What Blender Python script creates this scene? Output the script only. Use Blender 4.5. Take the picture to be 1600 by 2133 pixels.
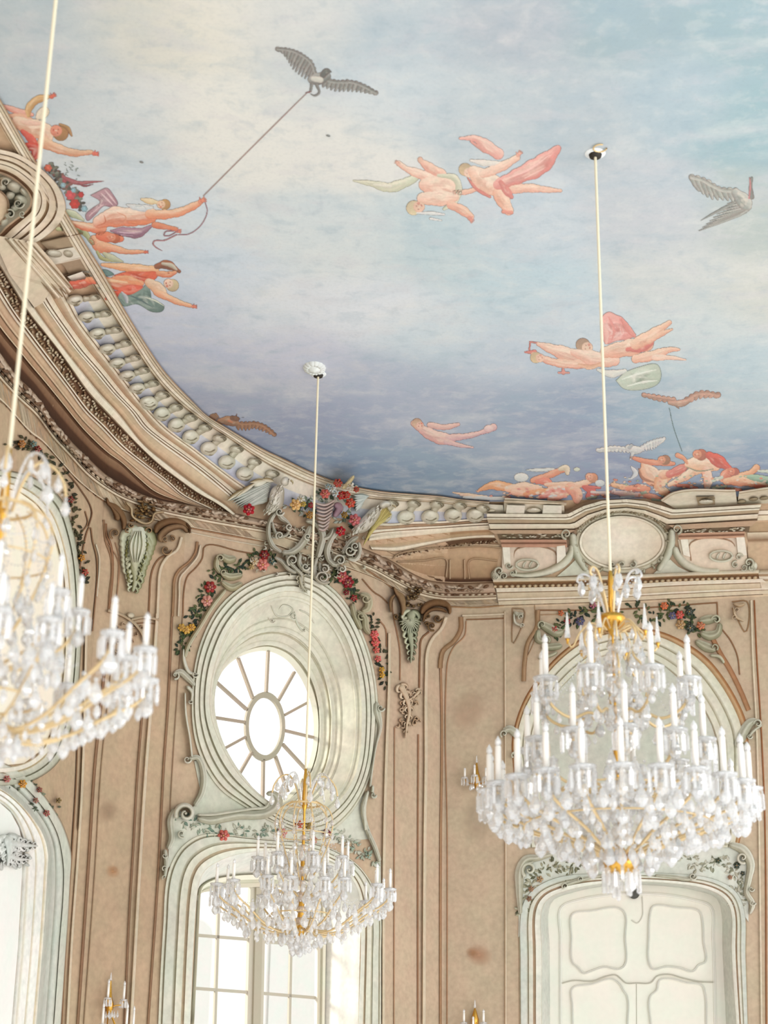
import bpy, bmesh, math, random
from mathutils import Vector, Matrix
from mathutils.bvhtree import BVHTree
from mathutils.geometry import tessellate_polygon
for o in list(bpy.data.objects): bpy.data.objects.remove(o)
SC = bpy.context.scene
COL = SC.collection
# ------------------------------------------------------------------ camera
FPX = 3500.0; CX, CY = 800.0, 1066.5
kz = Vector((140.0, 9066.0, -3500.0)).normalized()      # world up seen from the camera
fwd = Vector((0, 0, -1))
ky = (fwd - kz*fwd.dot(kz)).normalized()
kx = ky.cross(kz)
RC = Matrix((kx, ky, kz))                                # camera -> world rotation
CAM = Vector((0, 0, 1.6))
cd = bpy.data.cameras.new('camera'); cam = bpy.data.objects.new('camera', cd); COL.objects.link(cam)
cam.matrix_world = Matrix.Translation(CAM) @ RC.to_4x4()
cd.sensor_fit = 'VERTICAL'; cd.sensor_height = 36; cd.sensor_width = 27; cd.lens = FPX/2133*36
cd.clip_start = .1; cd.clip_end = 300
cd.dof.use_dof = True; cd.dof.focus_distance = 17.0; cd.dof.aperture_fstop = 1.75
SC.camera = cam
# ------------------------------------------------------------------ light
SC.view_settings.view_transform = 'Standard'; SC.view_settings.look = 'None'
SC.view_settings.gamma = 1; SC.view_settings.exposure = 0.24
W = bpy.data.worlds.new('daylight'); SC.world = W; W.use_nodes = True
W.node_tree.nodes['Background'].inputs[0].default_value = (0.985, 0.99, 1.0, 1)
W.node_tree.nodes['Background'].inputs[1].default_value = 1.25
def area(name, loc, tgt, sx, sy, power, col):
    l = bpy.data.lights.new(name, 'AREA'); l.shape = 'RECTANGLE'; l.size = sx; l.size_y = sy; l.energy = power; l.color = col
    o = bpy.data.objects.new(name, l); COL.objects.link(o); o.location = loc
    o.rotation_euler = (Vector(tgt)-Vector(loc)).to_track_quat('-Z', 'Y').to_euler(); return o
sl = bpy.data.lights.new('sun', 'SUN'); sl.energy = 4.0; sl.angle = math.radians(14); sl.color = (1, .97, .9)
so = bpy.data.objects.new('sun', sl); COL.objects.link(so); so.rotation_euler = Vector((.93, .05, -.33)).to_track_quat('-Z', 'Y').to_euler(); so.location = (-20, 30, 15)
area('fill_light_right', (9.5, 6, 4.0), (0, 16, 6), 6, 6, 420, (1, .985, .95))  # added area lamp out of view, stands in for daylight from unseen windows
area('fill_light_left', (-7, 0, 4.5), (0, 16, 7), 5, 6, 160, (.95, .98, 1))  # second added fill lamp, weaker and cooler, also out of view
# ------------------------------------------------------------------ colour and materials
def lin(h):
    h = h.lstrip('#'); v = [int(h[i:i+2], 16)/255 for i in (0, 2, 4)]
    return tuple(c/12.92 if c <= .04045 else ((c+.055)/1.055)**2.4 for c in v)
def mixc(a, b, t): return tuple(a[i]*(1-t)+b[i]*t for i in range(3))
def C(c): return lin(c) if isinstance(c, str) else c
def newmat(name):
    m = bpy.data.materials.new(name); m.use_nodes = True
    return m, m.node_tree, m.node_tree.nodes['Principled BSDF']
def paint_mat(name, rough=.75, lo=.76, hi=.97, scale=2.2, bump=.15, fine=18, soft=False):
    m, nt, b = newmat(name); N, L = nt.nodes, nt.links
    at = N.new('ShaderNodeAttribute'); at.attribute_name = 'Col'
    tc = N.new('ShaderNodeTexCoord')
    n1 = N.new('ShaderNodeTexNoise'); n1.inputs['Scale'].default_value = scale; n1.inputs['Detail'].default_value = 6; n1.inputs['Roughness'].default_value = .65
    n2 = N.new('ShaderNodeTexNoise'); n2.inputs['Scale'].default_value = fine; n2.inputs['Detail'].default_value = 4
    L.new(tc.outputs['Object'], n1.inputs[0]); L.new(tc.outputs['Object'], n2.inputs[0])
    ad = N.new('ShaderNodeMath'); ad.operation = 'ADD'; L.new(n1.outputs[0], ad.inputs[0]); L.new(n2.outputs[0], ad.inputs[1])
    mr = N.new('ShaderNodeMapRange'); mr.inputs[1].default_value = .7; mr.inputs[2].default_value = 1.3; mr.inputs[3].default_value = lo; mr.inputs[4].default_value = hi
    L.new(ad.outputs[0], mr.inputs[0])
    mx = N.new('ShaderNodeVectorMath'); mx.operation = 'SCALE'; L.new(at.outputs['Color'], mx.inputs[0]); L.new(mr.outputs[0], mx.inputs['Scale'])
    n3 = N.new('ShaderNodeTexNoise'); n3.inputs['Scale'].default_value = scale*1.7; n3.inputs['Detail'].default_value = 5; L.new(tc.outputs['Object'], n3.inputs[0])
    hr = N.new('ShaderNodeMapRange'); hr.inputs[1].default_value = .35; hr.inputs[2].default_value = .65; L.new(n3.outputs[0], hr.inputs[0])
    hx = N.new('ShaderNodeMix'); hx.data_type = 'RGBA'; L.new(hr.outputs[0], hx.inputs[0]); hx.inputs[6].default_value = (1.035, .985, .97, 1); hx.inputs[7].default_value = (.98, 1.0, .965, 1)
    hm = N.new('ShaderNodeVectorMath'); hm.operation = 'MULTIPLY'; L.new(mx.outputs[0], hm.inputs[0]); L.new(hx.outputs[2], hm.inputs[1])
    L.new(hm.outputs[0], b.inputs['Base Color']); b.inputs['Roughness'].default_value = rough
    if soft:
        o = N['Material Output']; tr = N.new('ShaderNodeBsdfTransparent'); ms = N.new('ShaderNodeMixShader')
        L.new(at.outputs['Alpha'], ms.inputs[0]); L.new(tr.outputs[0], ms.inputs[1]); L.new(b.outputs[0], ms.inputs[2]); L.new(ms.outputs[0], o.inputs[0])
    b.inputs['Specular IOR Level'].default_value = .25
    bp = N.new('ShaderNodeBump'); bp.inputs['Strength'].default_value = bump; bp.inputs['Distance'].default_value = .01
    L.new(n2.outputs[0], bp.inputs['Height']); L.new(bp.outputs[0], b.inputs['Normal'])
    return m
M_PAINT = paint_mat('painted_plaster')
M_FRESCO = paint_mat('fresco_paint', lo=.84, hi=.98, scale=9, bump=.05, fine=40, soft=True)
M_WOOD = paint_mat('white_painted_wood', rough=.5, lo=.97, hi=1.02, bump=.03)
def sky_mat():
    m, nt, b = newmat('painted_sky'); N, L = nt.nodes, nt.links
    at = N.new('ShaderNodeAttribute'); at.attribute_name = 'Col'; tc = N.new('ShaderNodeTexCoord')
    mp = N.new('ShaderNodeMapping'); mp.inputs['Scale'].default_value = (.45, .75, 1); L.new(tc.outputs['Object'], mp.inputs[0])
    def noise(sc, det, src, dist=0.):
        n = N.new('ShaderNodeTexNoise'); n.inputs['Scale'].default_value = sc; n.inputs['Detail'].default_value = det; n.inputs['Roughness'].default_value = .6
        n.inputs['Distortion'].default_value = dist; L.new(src, n.inputs[0]); return n
    n1 = noise(1.7, 9, mp.outputs[0], .5); n2 = noise(5, 9, mp.outputs[0], .3); n3 = noise(30, 3, tc.outputs['Object'])
    def mixn(fac, a, bcol, mode='MIX'):
        x = N.new('ShaderNodeMix'); x.data_type = 'RGBA'; x.blend_type = mode
        L.new(fac, x.inputs[0]); L.new(a, x.inputs[6]); x.inputs[7].default_value = (*lin(bcol), 1); return x.outputs[2]
    def rng(src, a, b_, c, d):
        r = N.new('ShaderNodeMapRange'); r.interpolation_type = 'SMOOTHSTEP'
        for i, v in enumerate((a, b_, c, d)): r.inputs[i+1].default_value = v
        L.new(src, r.inputs[0]); return r.outputs[0]
    c = mixn(rng(n1.outputs[0], .5, .72, 0, .4), at.outputs['Color'], '#dcdcd8')
    c = mixn(rng(n1.outputs[0], .5, .3, 0, .3), c, '#a6bbc6')
    c = mixn(rng(n2.outputs[0], .5, .66, 0, .28), c, '#cbc9cd')
    c = mixn(rng(n2.outputs[0], .47, .32, 0, .25), c, '#9db2bd')
    n4 = noise(6, 9, tc.outputs['Object'], .3)
    c = mixn(rng(n4.outputs[0], .5, .68, 0, .16), c, '#e6e4dc'); c = mixn(rng(n4.outputs[0], .48, .3, 0, .2), c, '#8ba3b2')
    c = mixn(rng(n3.outputs[0], .45, .75, 0, .12), c, '#8f979c')
    dk = N.new('ShaderNodeVectorMath'); dk.operation = 'SCALE'; dk.inputs['Scale'].default_value = .9; L.new(c, dk.inputs[0]); L.new(dk.outputs[0], b.inputs['Base Color']); b.inputs['Roughness'].default_value = .8; b.inputs['Specular IOR Level'].default_value = .2
    bp = N.new('ShaderNodeBump'); bp.inputs['Strength'].default_value = .12; bp.inputs['Distance'].default_value = .01
    L.new(n3.outputs[0], bp.inputs['Height']); L.new(bp.outputs[0], b.inputs['Normal'])
    return m
M_SKY = sky_mat()
def simple(name, col, rough=.5, metal=0, **kw):
    m, nt, b = newmat(name); b.inputs['Base Color'].default_value = (*C(col), 1); b.inputs['Roughness'].default_value = rough; b.inputs['Metallic'].default_value = metal
    n = nt.nodes.new('ShaderNodeTexNoise'); n.inputs['Scale'].default_value = 25
    r = nt.nodes.new('ShaderNodeMapRange'); r.inputs[3].default_value = rough*.85; r.inputs[4].default_value = min(1, rough*1.15)
    nt.links.new(n.outputs[0], r.inputs[0]); nt.links.new(r.outputs[0], b.inputs['Roughness'])
    for k, v in kw.items(): b.inputs[k].default_value = v
    return m
# ------------------------------------------------------------------ rays and curves
def ray(x, y): return (RC @ Vector((x-CX, -(y-CY), -FPX))).normalized()
def proj(p):
    q = RC.transposed() @ (Vector(p)-CAM); return (CX + FPX*q.x/-q.z, CY - FPX*q.y/-q.z)
def at_z(x, y, z):
    d = ray(x, y); return CAM + d*((z-CAM.z)/d.z)
def T(ox, oy, s, pts): return [(ox+p[0]/s, oy+p[1]/s) for p in pts]
z1 = lambda *p: T(0, 150, 3.2, p)
z2 = lambda *p: T(700, 250, 1.7778, p)
z3 = lambda *p: T(0, 550, 2.6667, p)
z4 = lambda *p: T(400, 950, 2.4615, p)
z5 = lambda *p: T(900, 850, 2.2857, p)
z6 = lambda *p: T(330, 1130, 3.0769, p)
y1 = lambda *p: T(0, 900, 2.8447, p)
y2 = lambda *p: T(330, 1600, 3.0769, p)
y3 = lambda *p: T(950, 1180, 2.4615, p)
y4 = lambda *p: T(950, 1750, 2.4615, p)
y5 = lambda *p: T(0, 1600, 4.0026, p)
y6 = lambda *p: T(780, 1150, 3.5563, p)
a1 = lambda *p: T(100, 560, 5.3333, p)
a2 = lambda *p: T(300, 760, 5.3333, p)
a3 = lambda *p: T(0, 560, 5.3333, p)
a4 = lambda *p: T(0, 800, 5.3333, p)
a5 = lambda *p: T(200, 980, 5.3333, p)
a6 = lambda *p: T(740, 1000, 5.0, p)
a7 = lambda *p: T(1010, 960, 5.3333, p)
a8 = lambda *p: T(1300, 960, 5.3333, p)
b1 = lambda *p: T(470, 960, 4.4444, p)
b2 = lambda *p: T(0, 190, 5.2033, p)
b3 = lambda *p: T(950, 900, 2.4615, p)
b4 = lambda *p: T(1060, 1230, 2.963, p)
b5 = lambda *p: T(400, 80, 3.8095, p)
b6 = lambda *p: T(120, 380, 4.8485, p)
def cr(pts, n, closed=False):
    """smooth curve through points, n samples evenly spread along its length"""
    P = [tuple(p) for p in pts]; D = len(P[0]); m = len(P)
    if m == 2 and not closed:
        return [tuple(P[0][k]+(P[1][k]-P[0][k])*i/(n-1) for k in range(D)) for i in range(n)]
    out = []; segs = m if closed else m-1; sub = max(6, int(3*n/segs)+1)
    for i in range(segs):
        if closed: p0, p1, p2, p3 = P[i-1], P[i], P[(i+1) % m], P[(i+2) % m]
        else:
            p1, p2 = P[i], P[i+1]
            p0 = P[i-1] if i else tuple(2*p1[k]-p2[k] for k in range(D))
            p3 = P[i+2] if i+2 < m else tuple(2*p2[k]-p1[k] for k in range(D))
        ln = math.dist(p1[:2], p2[:2])+1e-9; l0 = math.dist(p0[:2], p1[:2])+1e-9; l2 = math.dist(p2[:2], p3[:2])+1e-9
        for j in range(sub):
            t = j/sub; t2, t3 = t*t, t*t*t; q = []
            for k in range(D):
                m1 = ((p1[k]-p0[k])/l0*ln + (p2[k]-p1[k]))*.5; m2 = ((p2[k]-p1[k]) + (p3[k]-p2[k])/l2*ln)*.5
                q.append((2*t3-3*t2+1)*p1[k]+(t3-2*t2+t)*m1+(-2*t3+3*t2)*p2[k]+(t3-t2)*m2)
            out.append(tuple(q))
    out.append(P[0] if closed else P[-1])
    L = [0]
    for i in range(1, len(out)): L.append(L[-1]+math.dist(out[i][:2], out[i-1][:2]))
    res = []; j = 0; cnt = n if closed else n-1
    for i in range(n):
        s = L[-1]*i/cnt
        while j < len(L)-2 and L[j+1] < s: j += 1
        t = (s-L[j])/max(1e-9, L[j+1]-L[j]); t = min(1, max(0, t))
        res.append(tuple(out[j][k]*(1-t)+out[j+1][k]*t for k in range(D)))
    return res
def plen(pts): return sum(math.dist(pts[i][:2], pts[i+1][:2]) for i in range(len(pts)-1))
# ------------------------------------------------------------------ mesh helpers
class MB:
    def __init__(s): s.v = []; s.f = []; s.c = []
    def add(s, v, c): s.v.append(tuple(v)); s.c.append(c); return len(s.v)-1
    def grid(s, rows, cols_, closed=False):
        """rows: list of lists of points; cols_: same shape of colours"""
        base = len(s.v); R = len(rows); K = len(rows[0])
        for r in range(R):
            for k in range(K): s.v.append(tuple(rows[r][k])); s.c.append(cols_[r][k])
        for r in range(R if closed else R-1):
            r2 = (r+1) % R
            for k in range(K-1): s.f.append((base+r*K+k, base+r*K+k+1, base+r2*K+k+1, base+r2*K+k))
    def build(s, name, mat, parent=None, smooth=True):
        me = bpy.data.meshes.new(name); me.from_pydata(s.v, [], s.f)
        a = me.attributes.new('Col', 'FLOAT_COLOR', 'POINT')
        a.data.foreach_set('color', [x for c in s.c for x in (c[0], c[1], c[2], c[3] if len(c) > 3 else 1.0)])
        if smooth: me.polygons.foreach_set('use_smooth', [True]*len(me.polygons))
        for m in (mat if isinstance(mat, (list, tuple)) else [mat]): me.materials.append(m)
        me.update()
        o = bpy.data.objects.new(name, me); COL.objects.link(o)
        if parent:
            o.parent = parent; o.matrix_parent_inverse = parent.matrix_world.inverted() if parent.type != 'EMPTY' else Matrix.Translation(-parent.location)
        return o
def tag(o, label=None, cat=None, group=None, kind=None):
    if label: o['label'] = label
    if cat: o['category'] = cat
    if group: o['group'] = group
    if kind: o['kind'] = kind
    return o
def empty(name, loc, label=None, cat=None, group=None, kind=None):
    o = bpy.data.objects.new(name, None); COL.objects.link(o); o.location = loc; o.empty_display_size = .1
    return tag(o, label, cat, group, kind)
# ------------------------------------------------------------------ the shell
HC, ZB = 8.8, 8.0
PLAN = [(-4.9, 4.0), (-3.62, 11.3), (-2.82, 15.8), (-2.1, 16.7), (-.1, 18.3), (.75, 19.35), (8.5, 18.45)]
SEG = {'left': (0, 2), 'left_pier': (2, 3), 'window': (3, 4), 'right_pier': (4, 5), 'back': (5, 6)}
WALLS = {}
for k, (i, j) in SEG.items():
    A = Vector((*PLAN[i], 0)); B = Vector((*PLAN[j], 0)); u = (B-A).normalized(); n = Vector((u.y, -u.x, 0))
    WALLS[k] = (A, B, u, n)
SKY_EDGE_PX = [(0, 206), (53, 300), (110, 395), (181, 512), (215, 566), (256, 639), (298, 708), (340, 770), (366, 800), (404, 839), (428, 863), (469, 889), (512, 915), (553, 938), (600, 960), (640, 980), (700, 1003), (740, 1014), (800, 1024), (860, 1029), (920, 1034), (960, 1040), (1020, 1045)]
EP = [at_z(x, y, HC) for x, y in SKY_EDGE_PX]
ER = [at_z(x, 1045-(x-1020)*.02, HC) for x in (1150, 1300, 1450, 1600, 1750)]
E_ALL = [Vector((-4.2, 4.0, HC)), Vector((-3.35, 8.0, HC))] + EP + ER + [Vector((8.5, ER[-1].y-.3, HC))]
def kE(x):   # index of nearest sky edge point
    return min(range(len(E_ALL)), key=lambda i: abs(proj(E_ALL[i])[0]-x)+ (1e6 if i < 2 else 0))
KEYS = [(0, PLAN[0]), (2, (-3.85, 10.0)), (kE(270), PLAN[2]), (kE(469), PLAN[3]), (kE(640), (-1.1, 17.5)), (kE(770), PLAN[4]), (kE(960), PLAN[5]), (len(E_ALL)-1, PLAN[6])]
Erow, Brow = [], []
for (i0, p0), (i1, p1) in zip(KEYS[:-1], KEYS[1:]):
    n = 26; ec = cr([tuple(v) for v in E_ALL[i0:i1+1]], n+1) if i1-i0 > 1 else cr([tuple(E_ALL[i0]), tuple(E_ALL[i1])], n+1)
    # follow wall polyline between the keys
    for k in range(n):
        t = k/n; Erow.append(Vector(ec[k])); Brow.append(Vector((p0[0]*(1-t)+p1[0]*t, p0[1]*(1-t)+p1[1]*t, ZB)))
Erow.append(E_ALL[-1]); Brow.append(Vector((*PLAN[-1], ZB)))
PLASTER = lin('#cdb297'); CREAM = lin('#ddcdb4')
# keep the cove foot on the straight wall between the keys
cove = MB(); rows = []
for e, b in zip(Erow, Brow):
    r = []
    for k in range(17):
        s = k/16*math.pi/2
        r.append((b.x+(e.x-b.x)*(1-math.cos(s)), b.y+(e.y-b.y)*(1-math.cos(s)), ZB+(HC-ZB)*math.sin(s)))
    rows.append(r)
cove.grid(rows, [[lin('#c6a98b')]*17 for _ in rows])
shell = MB(); shell.v += cove.v; shell.f += cove.f
def addquad(a, b, c, d):
    i = len(shell.v); shell.v.extend([tuple(a), tuple(b), tuple(c), tuple(d)]); shell.f.append((i, i+1, i+2, i+3))
for k, (A, B, u, n) in WALLS.items():
    A2, B2 = A-u*.02, B+u*.02
    addquad(A2, B2, B2+Vector((0, 0, ZB)), A2+Vector((0, 0, ZB)))
addquad((-14, -4, HC), (22, -4, HC), (22, 30, HC), (-14, 30, HC))
BV = BVHTree.FromPolygons(shell.v, shell.f)
def hit(x, y):
    p, n, i, d = BV.ray_cast(CAM, ray(x, y))
    if p is None: p = CAM+ray(x, y)*20; n = -ray(x, y)
    if n.dot(p-CAM) > 0: n = -n
    return p, n
def planehit(x, y, k, back=0.0):
    A, B, u, n = WALLS[k]; o = A-n*back; d = ray(x, y); return CAM+d*((o-CAM).dot(n)/d.dot(n))
def on(x, y, off=0.0):
    p, n = hit(x, y)
    # smooth away tiny normal jumps by lifting towards the viewer a little
    return p + n*off
cove_o = cove.build('trim_1', M_PAINT); tag(cove_o, kind='structure')
# ------------------------------------------------------------------ ceiling
SKYC = [(50,50,'#b9c4c7'),(130,130,'#c3ccce'),(300,60,'#d2d2c8'),(430,60,'#dedcd0'),(600,60,'#ced2d0'),(850,60,'#b7c3c9'),(1050,50,'#b0b8bf'),(1300,50,'#9fb2b8'),(1560,60,'#9db3b9'),
 (60,170,'#bac6cc'),(250,250,'#cdd4d5'),(450,250,'#e0e0d8'),(500,330,'#dfdfd8'),(700,300,'#dcdcd6'),(820,200,'#c6d0d4'),(1000,220,'#bcc6ca'),(1200,230,'#b5bfc4'),(1400,200,'#aebec5'),(1590,250,'#9ab4ba'),
 (350,420,'#cbd6dc'),(450,560,'#c9d4dd'),(600,480,'#cfd7d8'),(720,520,'#cfd6d6'),(900,520,'#bcccd0'),(1100,480,'#c2ccd2'),(1100,600,'#b8cbd2'),(1350,450,'#bfc4c8'),(1400,580,'#c8ccca'),(1590,450,'#b3bcb8'),
 (400,660,'#c6cbd8'),(560,640,'#d5dade'),(600,740,'#c3c6d3'),(760,640,'#d8dce0'),(900,700,'#c6d2d8'),(1020,760,'#bcc6d0'),(1150,660,'#c4ced4'),(1450,680,'#c3cdce'),(1590,620,'#c9cbc4'),(1590,760,'#b9c8cd'),
 (400,770,'#b6bdce'),(440,840,'#a3a9bc'),(540,830,'#abb1c2'),(570,900,'#959db3'),(650,890,'#9ba2b7'),(760,860,'#a1a9bd'),(880,880,'#aeb6c4'),(800,800,'#b1b9c8'),(950,830,'#a4adbe'),(1100,860,'#9da9ba'),(1200,900,'#909ab2'),(1350,880,'#9fb2bf'),(1500,870,'#b4c1c8'),(1590,850,'#b7c4c8'),
 (640,960,'#8594ac'),(720,960,'#8799b0'),(820,950,'#93a1b5'),(760,1005,'#7d93aa'),(870,1010,'#7c93a9'),(950,1000,'#90a2b3'),(1050,950,'#9ba8b9'),(1150,930,'#a2abbb'),(1280,960,'#8f97b0'),(1420,930,'#9fb3bf'),(1590,930,'#93a6ba'),(1590,1000,'#8995ae'),(1000,1040,'#7d8ca6')]
SK = [(x, y, lin(c)) for x, y, c in SKYC]
def skycol(x, y):
    x = min(1660, max(-60, x)); y = min(1100, max(-60, y))
    w = 0; r = [0, 0, 0]
    for a, b, c in SK:
        k = math.exp(-(((x-a)/95)**2+((y-b)/(38+.03*max(0, 1100-y)))**2))+1e-9/(1+(x-a)**2+(y-b)**2)
        w += k
        for i in range(3): r[i] += k*c[i]
    return tuple(v/w for v in r)
ce = MB(); rows = []; cs = []
for j in range(176):
    Y = 3.5+j*.1; r = []; c = []
    for i in range(140):
        X = -5.5+i*.1; q = Vector((X, Y, HC)); r.append(q); c.append(skycol(*proj(q)))
    rows.append(r); cs.append(c)
ce.grid(rows, cs)
ceiling = ce.build('ceiling', M_SKY, smooth=False); tag(ceiling, kind='structure')
# ------------------------------------------------------------------ walls with openings
def wall(key, name, holes, col):
    A, B, u, n = WALLS[key]; L = (B-A).length
    to = lambda p: Vector(((Vector(p)-A).dot(u), p[2], 0))
    loops = [[Vector((0, 0, 0)), Vector((L, 0, 0)), Vector((L, ZB, 0)), Vector((0, ZB, 0))]] + [[to(p) for p in h] for h in holes]
    tris = tessellate_polygon(loops); flat = [v for l in loops for v in l]
    m = MB()
    for v in flat: m.add(A+u*v.x+Vector((0, 0, v.y)), C(col))
    for t in tris: m.f.append(tuple(t))
    o = m.build(name, M_PAINT, smooth=False); return tag(o, kind='structure')
def loopw(key, pts, back=0.0, zbot=None):
    """pixel outline measured on a wall plane -> world points; zbot closes it straight down"""
    w = [planehit(x, y, key, back) for x, y in pts]
    if zbot is not None:
        a, b = w[0].copy(), w[-1].copy(); a.z = zbot; b.z = zbot; w = [a]+w+[b]
    return w
def loft(m, R1, R2, col, closed=True, k=1):
    rows = [[R1[i].lerp(R2[i], j/k) for j in range(k+1)] for i in range(len(R1))]
    m.grid(rows, [[C(col)]*(k+1) for _ in rows], closed)
def bar(m, a, b, w, d, n, col):
    a, b = Vector(a), Vector(b); t = (b-a).normalized(); s = t.cross(n).normalized()*w/2; e = n*d/2
    i = len(m.v)
    for p in (a, b):
        for q in (s+e, s-e, -s-e, -s+e): m.add(p+q, C(col))
    for k in range(4): m.f.append((i+k, i+(k+1) % 4, i+4+(k+1) % 4, i+4+k))
    m.f += [(i, i+3, i+2, i+1), (i+4, i+5, i+6, i+7)]
def tube(m, pts, r, col, sides=8, col2=None):
    pts = [Vector(p) for p in pts]; n = len(pts); rows = []; up = None
    for i, p in enumerate(pts):
        t = (pts[min(i+1, n-1)]-pts[max(i-1, 0)]).normalized()
        if up is None: up = t.orthogonal().normalized()
        up = (up-t*up.dot(t)).normalized(); s = t.cross(up); rr = r[i] if isinstance(r, (list, tuple)) else r
        rows.append([p+up*(rr*math.cos(a))+s*(rr*math.sin(a)) for a in [2*math.pi*k/sides for k in range(sides+1)]])
    m.grid(rows, [[C(col)]*(sides+1) for _ in rows])
def lathe(m, prof, col, org=(0, 0, 0), sides=16, ax=None):
    """prof: (radius, height); ax: axis frame matrix 3x3"""
    o = Vector(org); rows = []
    for r, z in prof:
        q = [Vector((r*math.cos(a), r*math.sin(a), z)) for a in [2*math.pi*k/sides for k in range(sides+1)]]
        rows.append([o+(ax @ v if ax else v) for v in q])
    m.grid(rows, [[C(col)]*(sides+1) for _ in rows])
def mglass():
    m = bpy.data.materials.new('window_glass'); m.use_nodes = True; nt = m.node_tree; nt.nodes.clear(); N, L = nt.nodes, nt.links
    o = N.new('ShaderNodeOutputMaterial'); t = N.new('ShaderNodeBsdfTransparent'); t.inputs[0].default_value = (.97, .98, .98, 1); g = N.new('ShaderNodeBsdfGlossy'); g.inputs['Roughness'].default_value = .03
    x = N.new('ShaderNodeMixShader'); x.inputs[0].default_value = .04
    L.new(t.outputs[0], x.inputs[1]); L.new(g.outputs[0], x.inputs[2]); L.new(x.outputs[0], o.inputs[0]); return m
M_GLASS = mglass()
GREEN = '#d2cfbc'; GREEND = '#bcb69f'; GREENL = '#dedbca'; WHITE = '#e4e3db'; TAN = '#c8ae98'; BR = '#8d6a4e'; DK = '#5e3f29'; CR = '#e2d5bf'; MID = '#b99d80'
# oval opening in the window wall
OV_OPEN = z6((335,1100),(338,900),(375,740),(450,560),(560,425),(700,345),(830,312),(960,340),(1080,430),(1180,570),(1250,740),(1293,950),(1300,1200),(1282,1400),(1232,1550),(1140,1670),(1000,1760),(850,1770),(720,1680),(600,1580),(490,1450),(400,1290))
OV_BACK = z6((352,1120),(345,985),(375,860),(450,760),(560,700),(690,678),(800,715),(900,800),(970,920),(1008,1060),(1015,1220),(1000,1370),(955,1500),(890,1600),(800,1680),(720,1700),(640,1640),(570,1560),(480,1440),(400,1290))
def resamp(p, n):
    q = cr(p, n, True)
    # start at the leftmost point so rings match
    i0 = min(range(n), key=lambda i: q[i][0]); return q[i0:]+q[:i0]
def byangle(p, n, cx, cy):
    q = cr(p, 400, True); A = sorted(((math.atan2(y-cy, x-cx) % (2*math.pi)), x, y) for x, y in q); out = []
    for k in range(n):
        a = 2*math.pi*k/n; i = 0
        while i < len(A) and A[i][0] < a: i += 1
        p1, p0 = A[i % len(A)], A[i-1]; d = (p1[0]-p0[0]) % (2*math.pi); t = ((a-p0[0]) % (2*math.pi))/(d or 1)
        out.append((p0[1]*(1-t)+p1[1]*t, p0[2]*(1-t)+p1[2]*t))
    return out
g0 = z6((690, 1160))[0]
OVO = byangle(OV_OPEN, 96, *g0); OVB = byangle(OV_BACK, 96, *g0)
DB = .55
# tall window opening
TW_OPEN = y2((205,1640),(222,1250),(245,850),(262,730),(300,655),(400,590),(530,548),(700,530),(900,540),(1080,585),(1210,670),(1280,790),(1297,1000),(1290,1300),(1280,1640))
TW_BACK = y2((205,1640),(222,1250),(246,830),(262,760),(330,715),(450,690),(600,680),(760,685),(900,712),(990,760),(1040,860),(1056,1000),(1054,1300),(1045,1640))
TWO = cr(TW_OPEN[2:13], 60); TWO = [TW_OPEN[0]]+TWO+[TW_OPEN[-1]]
TWB = cr(TW_BACK[2:12], 60); TWB = [TW_BACK[0]]+TWB+[TW_BACK[-1]]
wall('window', 'wall_window', [loopw('window', OVO), loopw('window', TWO, 0, .5)], '#c3ab90')
# door opening in the back wall
DO_OPEN = y4((440,943),(440,560),(442,350),(475,300),(560,262),(720,228),(900,214),(1100,222),(1280,250),(1370,295),(1405,350),(1412,560),(1437,943))
DO_BACK = y4((483,943),(481,560),(480,345),(500,308),(590,272),(740,240),(900,230),(1080,238),(1240,262),(1335,298),(1356,345),(1366,560),(1385,943))
DOO = [DO_OPEN[0]]+cr(DO_OPEN[1:12], 48)+[DO_OPEN[-1]]; DOB = [DO_BACK[0]]+cr(DO_BACK[1:12], 48)+[DO_BACK[-1]]
wall('back', 'wall_back', [loopw('back', DOO, 0, 0.02)], '#c2ae95')
wall('left', 'wall_left', [], '#bea588'); wall('left_pier', 'wall_left_pier', [], '#bea588'); wall('right_pier', 'wall_right_pier', [], '#c4ad94')
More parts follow.
